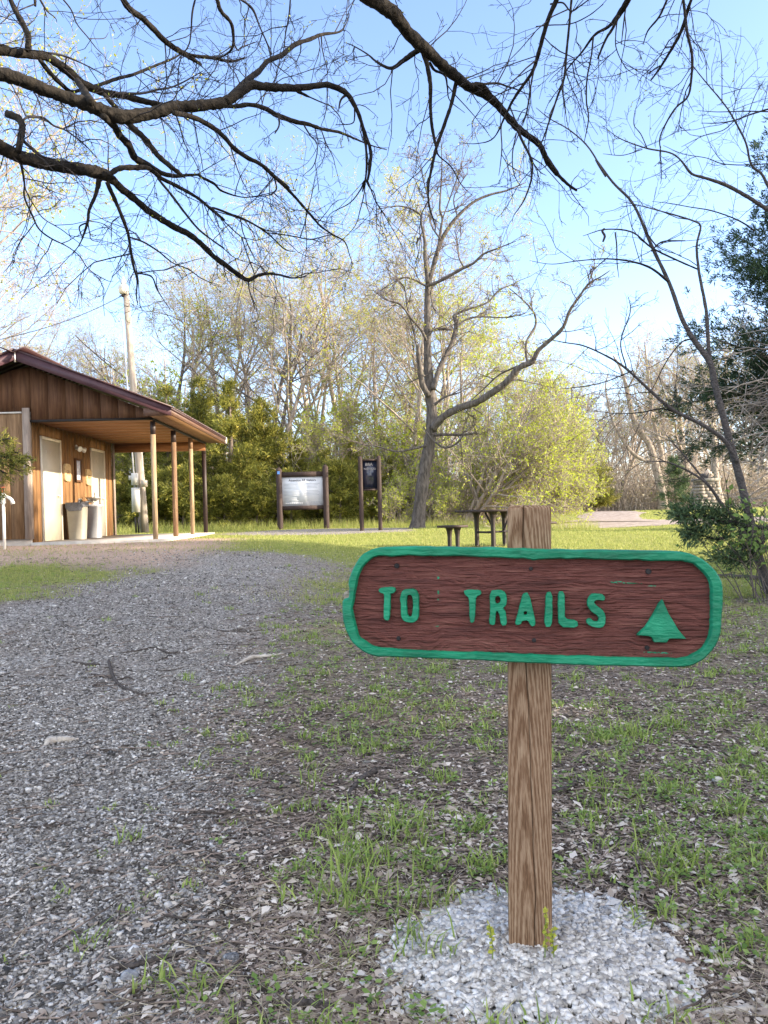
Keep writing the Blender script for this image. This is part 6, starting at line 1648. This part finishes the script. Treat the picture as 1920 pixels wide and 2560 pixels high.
# ------------------------------------------------------------------ leaning sapling at the right
sb = P(1912, 1452, 7.2); zs = float(gz(sb[0], 7.2))
st0 = stroke([('H', [(1092, 2240, 54), (1075, 2190, 50), (1020, 1990, 46), (990, 1850, 43), (940, 1650, 40), (880, 1430, 36), (820, 1200, 33), (790, 1070, 30), (700, 940, 26), (640, 830, 24), (580, 660, 20), (500, 490, 18), (460, 400, 16), (420, 300, 15), (370, 210, 13), (280, 120, 12), (190, 0, 11)]), ('F', [(500, 1265, 13), (380, 1060, 11), (240, 930, 9), (100, 850, 7), (0, 770, 4)])], 7.2, 6.4)
p0 = st0[0][0]; st0 = (np.concatenate([[np.array((p0[0] + .06, p0[1], zs - .1))], st0[0]]), np.concatenate([[st0[1][0] * 1.2], st0[1]]))
sl_ = [S_([('H', l)], a, b_) for l, a, b_ in [
    ([(790, 1065, 22), (780, 960, 19), (770, 800, 18), (745, 660, 15), (730, 580, 14), (720, 450, 12), (740, 350, 10), (700, 320, 9), (570, 280, 8), (420, 240, 5), (330, 220, 3)], 6.9, 6.6),
    ([(930, 1590, 26), (900, 1530, 23), (860, 1470, 22), (760, 1400, 20), (640, 1340, 18), (560, 1290, 17), (470, 1210, 15), (350, 1100, 13), (260, 1040, 10), (130, 980, 8), (20, 960, 6), (-80, 940, 3)], 7.0, 6.2), ([(350, 1095, 8), (320, 960, 7), (370, 800, 6), (360, 720, 3)], 6.4, 6.4), ([(30, 962, 5), (30, 900, 4), (-10, 820, 3)], 6.2, 6.2),
    ([(1075, 2160, 30), (1050, 2100, 26), (940, 1920, 20), (850, 1810, 18), (780, 1710, 14), (680, 1640, 11), (560, 1590, 8), (440, 1590, 4)], 7.2, 6.6), ([(860, 1820, 15), (740, 1660, 11), (640, 1540, 8), (560, 1450, 4)], 7.0, 6.8),
    ([(570, 640, 14), (480, 570, 12), (380, 535, 10), (250, 520, 8), (100, 530, 6), (-40, 548, 4), (-160, 530, 3)], 6.6, 6.0), ([(725, 575, 9), (600, 520, 10), (480, 460, 9), (380, 380, 8), (240, 365, 7), (120, 400, 3)], 6.8, 6.4), ([(235, 362, 12), (222, 375, 13), (235, 400, 13), (226, 430, 10)], 6.4, 6.4),
    ([(290, 380, 9), (298, 450, 8), (300, 540, 6), (310, 620, 3)], 6.4, 6.4), ([(640, 1340, 9), (540, 1310, 8), (420, 1330, 6), (300, 1335, 4), (180, 1320, 3)], 6.8, 6.5), ([(380, 1110, 8), (260, 1160, 6), (140, 1190, 6), (0, 1205, 3)], 6.4, 6.3), ([(700, 940, 8), (640, 960, 7), (560, 1060, 6), (500, 1180, 5), (470, 1230, 3)], 6.8, 6.7), ([(480, 480, 9), (540, 430, 8), (660, 424, 4)], 6.6, 6.6), ([(460, 390, 8), (520, 460, 6), (640, 505, 3)], 6.6, 6.6)]]
traced('sapling', 'leaning grey sapling with long thin bare branches in front of the big cedar', 'tree', (p0[0] + .06, 7.2, zs), [st0], sl_, 'bark_sap', 'twig_dark', 'bud',
       [dict(per_m=4.2, Lr=(.25, .85), r=.0034, rmin=.0015, sub=(3, 2), wob=.16, grav=.03, leaf=.12, leafsz=.02, tmin=.12)], 421, 10)

# branches reaching in from a tree beyond the right edge
TC = (5.4, 6.4); zC = float(gz(*TC))
cl_ = [S_([('F', l)], a, b_) for l, a, b_ in [
    ([(1720, 1530, 32), (1659, 1500, 30), (1500, 1400, 28), (1350, 1320, 25), (1200, 1270, 20), (1110, 1240, 16), (1030, 1140, 12), (950, 1090, 11), (790, 1060, 10), (600, 990, 7), (480, 900, 3)], 7.4, 6.6), ([(795, 1060, 8), (750, 960, 7), (700, 890, 6), (710, 790, 5), (740, 700, 3)], 6.7, 6.7), ([(760, 1068, 7), (620, 1110, 6), (480, 1100, 3)], 6.7, 6.5),
    ([(1720, 1440, 22), (1659, 1330, 20), (1610, 1240, 18), (1540, 1180, 16), (1500, 1020, 14), (1430, 880, 12), (1350, 750, 10), (1200, 570, 8), (1130, 480, 6), (1000, 300, 3)], 7.5, 6.8), ([(1720, 1172, 8), (1659, 1170, 8), (1500, 1180, 8), (1330, 1170, 7), (1220, 1130, 6), (1050, 1100, 5), (910, 1040, 3)], 7.2, 6.8),
    ([(1720, 770, 15), (1659, 780, 14), (1530, 820, 12), (1420, 860, 10), (1300, 880, 7), (1180, 880, 4)], 7.0, 6.6), ([(1420, 862, 8), (1340, 930, 7), (1200, 970, 6), (1040, 1050, 3)], 6.8, 6.6), ([(1700, 800, 9), (1500, 795, 8), (1300, 800, 6), (1150, 790, 3)], 7.2, 6.8), ([(1330, 740, 7), (1330, 560, 6), (1325, 380, 5), (1300, 230, 3)], 7.0, 7.0),
    ([(1560, 1650, 12), (1490, 1600, 12), (1400, 1555, 10), (1250, 1505, 9), (1100, 1480, 7), (960, 1455, 6), (830, 1440, 3)], 7.2, 6.6), ([(1480, 950, 7), (1560, 700, 6), (1640, 560, 4)], 7.2, 7.3), ([(1400, 850, 6), (1460, 640, 5), (1600, 480, 3)], 7.1, 7.2)]]
leadC = []
for k in (0, 3, 5):
    q = cl_[k][0][0]; a = np.array((TC[0], TC[1], zC + (2.4, 3.2, 4.0)[(0, 3, 5).index(k)])); leadC.append((np.array([a + (q - a) * t for t in np.linspace(0, 1, 5)]), np.linspace(.07, cl_[k][1][0], 5)))
trC = [(np.array([(TC[0], TC[1], zC - .2), (TC[0], TC[1], zC + 1.0), (TC[0] + .1, TC[1], zC + 2.5), (TC[0] + .1, TC[1] + .1, zC + 4.2), (TC[0] + .3, TC[1] + .2, zC + 6)]), np.array([.15, .11, .10, .07, .03]))]
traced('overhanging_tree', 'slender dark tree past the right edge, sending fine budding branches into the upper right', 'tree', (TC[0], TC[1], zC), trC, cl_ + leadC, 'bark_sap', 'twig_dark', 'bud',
       [dict(per_m=4.4, Lr=(.25, .8), r=.0032, rmin=.0015, sub=(4, 2), wob=.16, grav=.04, leaf=.35, leafsz=.022, tmin=.1)], 431, 10)

# sunlit budding trees a little way off, whose fine crowns fill the sky behind the dark limbs
mt_ = bare_tree(251, 11.5, .11, (.28, .0), .3, nl=(12, 8, 7, 5), rmin=.0035, leafn=18000, leafsz=.055, leafmat='bud', barkm='bark_tan', twigm='twig_pale', spread=(35, 70), wob=.14)
m0 = plant(mt_, 'budding_tree', 'tall sunlit tree in pale bud whose crown spreads above the restroom roof', 'tree', (-11.2, 15.5, float(gz(-11.2, 15.5))), .1, 1.0)
again(m0, (-15.0, 21.0, .5), -.2, 1.15, 'tall sunlit budding tree behind the restroom, crown filling the sky left of the pole')
again(m0, (-5.3, 31.0, .5), .4, 1.2, 'tallest budding tree of the wood, its crown between the pole and the big bare tree')
again(m0, (2.6, 31.5, .4), 2.0, 1.15, 'budding tree behind the big bare tree, leaves catching the sun at the top')

# ------------------------------------------------------------------ cedar boughs close by
def bough(name, label, lines, sz, per, dens, mat, seed, base_, dz=.0, cat='cedar'):
    g = np.random.default_rng(seed); t = thing(name, label, cat, base_); wm_ = MB(); fm = MB()
    cs, ds = [], []
    for pts, rad in lines:
        wm_.tube(pts, rad, 6)
        seg = np.linalg.norm(np.diff(pts, axis=0), axis=1).sum(); n = int(dens * seg); u = (g.random(n) ** .7) * (len(pts) - 1.01); k = u.astype(int); f = (u - k)[:, None]
        c = pts[k] * (1 - f) + pts[k + 1] * f; d = unit(pts[k + 1] - pts[k])
        q = unit(np.cross(d, g.normal(size=d.shape))); L = g.uniform(.5 * sz, 3.6 * sz, n)[:, None] * (1 - .3 * (u / len(pts)))[:, None]
        dd = unit(d * .8 + q * .8); e = c + dd * L; wm_.prisms(c, e, .003, .0015, 3)
        for ff in (.4, .7, 1.0): cs.append(c + (e - c) * ff); ds.append(dd)
    sprays(fm, np.concatenate(cs), np.concatenate(ds), sz, per, g, .2, .55)
    wm_.build('branches', M['twig_dark'], t); fm.build('foliage', M[mat], t); return t


X_ = lambda l, a, b_: stroke([('X', l)], a, b_)
b1 = [X_(l, a, b_) for l, a, b_ in [([(1990, 1310, 16), (1900, 1320, 14), (1820, 1305, 11), (1760, 1290, 8), (1690, 1290, 4)], 7.4, 6.6), ([(1880, 1318, 8), (1810, 1345, 7), (1760, 1340, 4), (1715, 1318, 3)], 7.2, 6.7), ([(1830, 1306, 7), (1780, 1270, 6), (1730, 1268, 4), (1688, 1285, 3)], 7.0, 6.7), ([(1930, 1330, 9), (1860, 1370, 7), (1810, 1395, 4), (1795, 1400, 3)], 7.0, 6.6), ([(1920, 1340, 8), (1870, 1400, 6), (1840, 1402, 4)], 6.9, 6.7), ([(1900, 1320, 7), (1850, 1290, 5), (1810, 1280, 3)], 7.2, 7.0), ([(1790, 1300, 6), (1750, 1320, 5), (1720, 1340, 3)], 6.9, 6.7)]]
bough('cedar_sapling', 'low dark cedar boughs spreading left beneath the leaning sapling', b1, .055, 9, 46, 'cedar_mid', 441, (3.9, 7.3, float(gz(3.9, 7.3))))
b2 = [X_(l, a, b_) for l, a, b_ in [([(-160, 1120, 14), (-60, 1125, 10), (0, 1140, 7), (40, 1150, 5), (72, 1165, 3)], 12.3, 12.3), ([(-60, 1125, 7), (-10, 1105, 5), (25, 1095, 3)], 12.3, 12.3), ([(-50, 1130, 7), (-20, 1165, 5), (20, 1185, 3)], 12.3, 12.4), ([(0, 1140, 5), (35, 1130, 4), (55, 1140, 2)], 12.3, 12.3), ([(-60, 1140, 6), (-30, 1200, 5), (0, 1235, 3)], 12.3, 12.4), ([(-20, 1145, 5), (20, 1165, 4), (50, 1178, 2)], 12.3, 12.3)]]
zt_ = float(gz(-7.6, 12.3)); b2.append((np.array([(-7.6, 12.3, zt_ - .1), (-7.55, 12.3, zt_ + .7), b2[0][0][0]]), np.array([.08, .06, .03])))
bough('cedar_sapling', 'sunlit cedar bough poking in at the left edge in front of the restroom wall', b2, .075, 9, 34, 'cedar', 443, (-7.6, 12.3, zt_))
# pale green leafy shrub at the right edge
g = np.random.default_rng(9); shb = thing('leafy_shrub', 'bright green broad-leaved shrub at the foot of the leaning sapling', 'shrub', (3.35, 6.7, float(gz(3.35, 6.7))))
wm_ = MB(); lm_ = MB(); n = 26
p = np.stack([3.38 + g.normal(0, .12, n), 6.75 + g.normal(0, .14, n), np.full(n, float(gz(3.35, 6.7)))], -1); d = unit(np.stack([g.normal(-.1, .3, n), g.normal(0, .3, n), np.ones(n)], -1)); L = g.uniform(.45, 1.0, n)
Ps, Ds = run(p, d, L, 5, .1, .03, g); emit(wm_, Ps, np.full(n, .006), np.full(n, .002), 4)
pk, dk, Lk, rk = kids(Ps, Ds, L, np.full(n, .005), np.full(n, .002), 5, g, .3); P2, D2 = run(pk, dk, Lk, 3, .15, .02, g); emit(wm_, P2, np.full(len(pk), .0025), np.full(len(pk), .0012), 3)
i = g.integers(0, len(P2), 620); k = g.integers(1, 4, 620); leaf_quads(lm_, P2[i, k], D2[i, k], np.full(620, .05), g, .75)
wm_.build('stems', M['twig'], shb); lm_.build('leaves', M['leaf_green'], shb)

# ------------------------------------------------------------------ brush and far wood: masses nobody could count
g = np.random.default_rng(88)


def brush(name, boxes, mat, seed, leaf=None, nleaf=0, lsz=.08):
    g = np.random.default_rng(seed); mb = MB(); lm_ = MB()
    for px0, px1, d0, d1, h0, h1, n in boxes:
        d = g.uniform(d0, d1, n); px = g.uniform(px0, px1, n); x = (px - 960) / FPX * d
        p = np.stack([x, d, gz(x, d) - .05], -1); h = g.uniform(h0, h1, n)
        dr = unit(np.stack([g.normal(0, .22, n), g.normal(0, .22, n), np.ones(n)], -1))
        Ps, Ds = run(p, dr, h, 4, .12, .02, g); emit(mb, Ps, .006 + .0045 * h, np.full(n, .004), 3)
        pk, dk, Lk, rk = kids(Ps, Ds, h, np.full(n, .012), np.full(n, .005), 5, g, .15, lr=(.25, .5)); P2, D2 = run(pk, dk, Lk, 3, .2, .02, g); emit(mb, P2, np.full(len(pk), .007), np.full(len(pk), .004), 3)
        if leaf:
            i = g.integers(0, len(P2), int(nleaf * n)); k = g.integers(1, 4, len(i)); leaf_quads(lm_, P2[i, k], D2[i, k], np.full(len(i), lsz), g, .7)
    tag(mb.build(name, mat, loc=(0, 0, 0)), kind='stuff')
    if leaf: tag(lm_.build(name + '_leaves', leaf, loc=(0, 0, 0)), kind='stuff')


brush('undergrowth', [(180, 1150, 28.5, 40, .8, 3.5, 1500), (960, 1330, 27, 34, .6, 2.4, 600)], M['twig_pale'], 501, M['bud'], 5, .07)
brush('far_undergrowth', [(1180, 2050, 60, 82, 1.2, 5.5, 4200), (-100, 1250, 42, 62, 1.5, 6, 1500)], M['twig_pale'], 502, M['straw'], 14, .16)
g = np.random.default_rng(99); tm = MB(); n = 150
d = g.uniform(84, 125, n); px = g.uniform(-250, 2150, n); x = (px - 960) / FPX * d; p = np.stack([x, d, gz(x, d) - .2], -1); L = g.uniform(10, 16, n); r0 = g.uniform(.12, .3, n)
Ps, Ds = run(p, unit(np.stack([g.normal(0, .08, n), g.normal(0, .08, n), np.ones(n)], -1)), L, 7, .07, .04, g); emit(tm, Ps, r0, r0 * .2, 5); r1 = r0 * .2
for nk, rr in ((9, .55), (6, .6), (5, .6)):
    p, dk, L, r0 = kids(Ps, Ds, L, r0, r1, nk, g, .25); r0 = np.maximum(r0, .012); Ps, Ds = run(p, dk, L, 4, .16, .04, g); r1 = np.maximum(r0 * .35, .010); emit(tm, Ps, r0, r1, 3)
tag(tm.build('far_woods', M['bark_tan'], loc=(0, 0, 0)), kind='stuff')

# ------------------------------------------------------------------ sticks, wood and stones lying on the ground
M['stick'] = bark('stick_bark', (.03, .025, .022), (.12, .10, .088), 60, (1, 1, 1), .8)
M['pale_stick'] = noise_mat('bleached_wood', [(.3, (.26, .22, .18)), (.7, (.58, .53, .46))], 20, 6, (1, 1, 1), .9, .5, 60)
c7 = (0, 1380, .5787); c8 = (0, 1900, .5787); c6 = (900, 1620, .6148); cx = (0, 0, 1)


def stick(label, lines, c, mat='stick', name='stick', cat='stick', lift=.5, k=7):
    ox, oy, sc = c; mb = MB(); first = None
    for l in lines:
        Q = []
        for X, Y, w in l:
            q = G(ox + X * sc, oy + Y * sc); r = w * sc / FPX * q[1] / 2
            q[2] = float(ground_z(q[0], q[1])) + r * (lift + .35); Q.append(np.append(q, r))
        C = catmull(np.array(Q), max(5, 4 * len(Q))); C[:, 2] += RNG.normal(size=len(C)) * C[:, 3] * .12
        mb.tube(C[:, :3], np.maximum(C[:, 3], .0015), k, bump=.3)
    o = mb.build(name, M[mat], smooth=True); tag(o, label, cat); return o


stick('dark forked stick lying in the middle of the gravel path', [[(470, 475, 12), (475, 500, 14), (492, 548, 15), (540, 595, 13), (635, 626, 8)], [(395, 530, 9), (440, 540, 11), (485, 545, 12)], [(500, 560, 10), (550, 540, 9), (578, 548, 7)]], c7)
stick('short dark stick left of the forked stick on the gravel', [[(315, 475, 8), (370, 485, 12), (430, 492, 10)]], c7)
stick('split bleached branch with a dark bark end, at the right edge of the gravel', [[(1020, 492, 7), (1080, 470, 20), (1130, 462, 18), (1165, 458, 12), (1225, 448, 9)]], c7, 'pale_stick', 'broken_branch', 'branch')
stick('long thin wavy twig above the forked stick on the gravel', [[(520, 440, 6), (590, 432, 8), (660, 415, 7), (740, 436, 9), (830, 418, 5)], [(670, 475, 6), (740, 445, 7)]], c7)
stick('long straight thin stick across the gravel, farthest from the sign', [[(880, 325, 4), (950, 345, 5), (1060, 345, 5), (1190, 338, 3)]], c7)
stick('crooked stick between weeds, just left of the sign board bottom', [[(1300, 620, 7), (1350, 640, 8), (1405, 656, 6)]], c7)
stick('thin stick slanting up among weeds, below the left end of the sign board', [[(1270, 742, 7), (1350, 732, 8), (1440, 690, 5)], [(1280, 660, 4), (1330, 705, 6), (1360, 715, 6)]], c7)
stick('thick sawn branch with a pale cut end, left of the post among grass', [[(1500, 1072, 16), (1530, 1030, 22), (1570, 990, 26), (1622, 962, 30)]], c7, 'stick', 'sawn_branch', 'branch')
q = stick('pale driftwood-like chunk of wood at the far left of the gravel', [[(192, 842, 12), (215, 828, 34), (260, 818, 34), (305, 816, 26), (340, 808, 8)]], c7, 'pale_stick', 'wood_chunk', 'wood', .1, 6)
stick('thick dark stick with a pale broken end, at the bottom of the gravel', [[(455, 895, 10), (500, 890, 22), (570, 893, 26), (660, 872, 25), (795, 848, 22)]], c8)
stick('thin bowed stick just above the thick dark stick', [[(375, 888, 7), (400, 862, 9), (440, 853, 9), (575, 860, 6)]], c8)
stick('stubby stick standing on its slope beside the speckled stone', [[(835, 818, 18), (860, 840, 24), (890, 872, 22)]], c8)
stick('little curved stick touching the speckled stone', [[(895, 862, 9), (925, 878, 12), (965, 885, 10)]], c8)
stick('long pale-grey stick on the gravel, left of the grass tufts', [[(675, 302, 8), (780, 277, 12), (850, 275, 11), (945, 250, 10)]], c8)
stick('dark twig on the gravel at mid left', [[(165, 302, 12), (230, 292, 12), (325, 268, 7)], [(115, 298, 6), (180, 296, 9)]], c8)
stick('dark stick bordering gravel and soil, above the long grey stick', [[(970, 82, 8), (1040, 70, 11), (1110, 78, 11), (1240, 92, 7)]], c8)
stick('small dark twig alone on the pale gravel', [[(355, 487, 9), (400, 495, 11), (480, 492, 7)]], c8)
stick('small smooth twig alone on the gravel near the bottom left', [[(210, 655, 9), (260, 660, 11), (322, 655, 9)]], c8)
stick('broad dark slab of bark among dead grass at the bottom', [[(1195, 1078, 20), (1260, 1062, 44), (1360, 1066, 48), (1470, 1066, 22)]], c8, 'stick', 'bark_slab', 'bark', 0.0)
stick('thin stick lying over the left side of the white gravel', [[(168, 1128, 11), (150, 1200, 14), (155, 1290, 14), (200, 1400, 10)]], c6)
stick('curved stick at the back edge of the white gravel, left of the post', [[(285, 958, 14), (330, 935, 18), (400, 912, 16), (460, 890, 14), (545, 868, 8)]], c6)
stick('long thin stick running along the right side of the white gravel', [[(1010, 912, 9), (1080, 985, 11), (1170, 1050, 13), (1280, 1100, 13), (1400, 1195, 13), (1545, 1292, 9)]], c6)
stick('thin pale stick crossing the front of the white gravel', [[(1010, 1358, 7), (1120, 1362, 9), (1270, 1382, 9), (1480, 1452, 6)]], c6, 'pale_stick')
stick('thick pale log end at the bottom right corner', [[(1390, 1500, 34), (1450, 1485, 44), (1530, 1478, 40), (1670, 1462, 30)]], c6, 'pale_stick', 'log', 'log', .1)
stick('straight dark stick right of the post, behind the grass', [[(875, 475, 9), (920, 432, 12), (975, 388, 9)]], c6)
stick('broken dark branch lying close behind the post, right side', [[(780, 600, 20), (830, 592, 26), (880, 560, 14)]], c6)
stick('dark fallen log on the grass past the right end of the sign board', [[(1790, 1444, 10), (1830, 1446, 13), (1880, 1452, 14), (1960, 1456, 12)]], cx, 'stick', 'fallen_log', 'log')


def rock(label, px, py, wpx, mat, seed, name='stone', flat=.75):
    g = np.random.default_rng(seed); q = G(px, py); r = wpx / FPX * q[1] / 2
    n, k = 9, 12; th = np.linspace(0, math.pi, n); ph = np.arange(k) / k * 6.283
    V = np.stack([np.sin(th)[:, None] * np.cos(ph), np.sin(th)[:, None] * np.sin(ph), np.cos(th)[:, None] + 0 * ph], -1)
    axs = unit(g.normal(size=(9, 3)))
    for a_ in axs:
        dpt = V @ a_; lim = g.uniform(.62, .9); V = V - np.maximum(dpt - lim, 0)[..., None] * a_
    V = V * r * np.array((1.15, .9, flat)) + q + np.array((0, 0, r * flat * .45))
    i = np.arange(n - 1)[:, None] * k; j = np.arange(k)[None]; j2 = (j + 1) % k
    mb = MB(); mb.add(V.reshape(-1, 3), np.stack([i + j, i + k + j, i + k + j2, i + j2], -1).reshape(-1, 4)); o = mb.build(name, mat); tag(o, label, 'stone'); return o


M['rock_dark'] = noise_mat('speckled_stone', [(.35, (.05, .05, .055)), (.55, (.16, .16, .165)), (.7, (.42, .41, .4))], 130, 4, bump=.5)
M['rock_grey'] = noise_mat('grey_stone', [(.35, (.16, .16, .17)), (.65, (.36, .36, .37))], 70, 6, bump=.5)
M['rock_brown'] = noise_mat('brown_stone', [(.35, (.13, .085, .065)), (.65, (.24, .17, .135))], 30, 6, bump=.2)
rock('dark speckled stone right of the thick stick, where gravel meets soil', 578, 2412, 46, M['rock_dark'], 3, flat=.95)
rock('blue-grey stone just below the thick dark stick', 324, 2448, 42, M['rock_grey'], 4)
rock('smooth reddish-brown stone at the right edge of the white gravel', 1699, 2412, 30, M['rock_brown'], 5)
rock('rounded pale stone right of the white gravel', 1679, 2362, 24, M['white_stone'], 6)
rock('pale stone in the grass at the right, beyond the post', 1793, 1954, 24, M['white_stone'], 7)
# weed with seed pods against the foot of the post
wq = P(1362, 2375, 1.54); g = np.random.default_rng(12)
wd = thing('weed_stalk', 'tiny pale weed stalk with seed pods in front of the post foot', 'weed', (wq[0], wq[1], 0.03)); mb = MB(); lm_ = MB()
for dx, h in ((0, .085), (.018, .06), (-.105, .07)):
    p = np.array([[wq[0] + dx, wq[1], .02]]); Ps, Ds = run(p, np.array([[.05, 0, 1.0]]), np.array([h]), 8, .06, .05, g); emit(mb, Ps, np.array([.0012]), np.array([.0007]), 4)
    lm_ = MB(); c = np.repeat(Ps[0, 2:], 5, 0); leaf_quads(lm_, c, unit(g.normal(size=c.shape) + np.array((0, 0, .3))), np.full(len(c), .010), g, .8); lm_.build('pods', M['bud'], wd)
mb.build('stem', M['leaf_green'], wd)
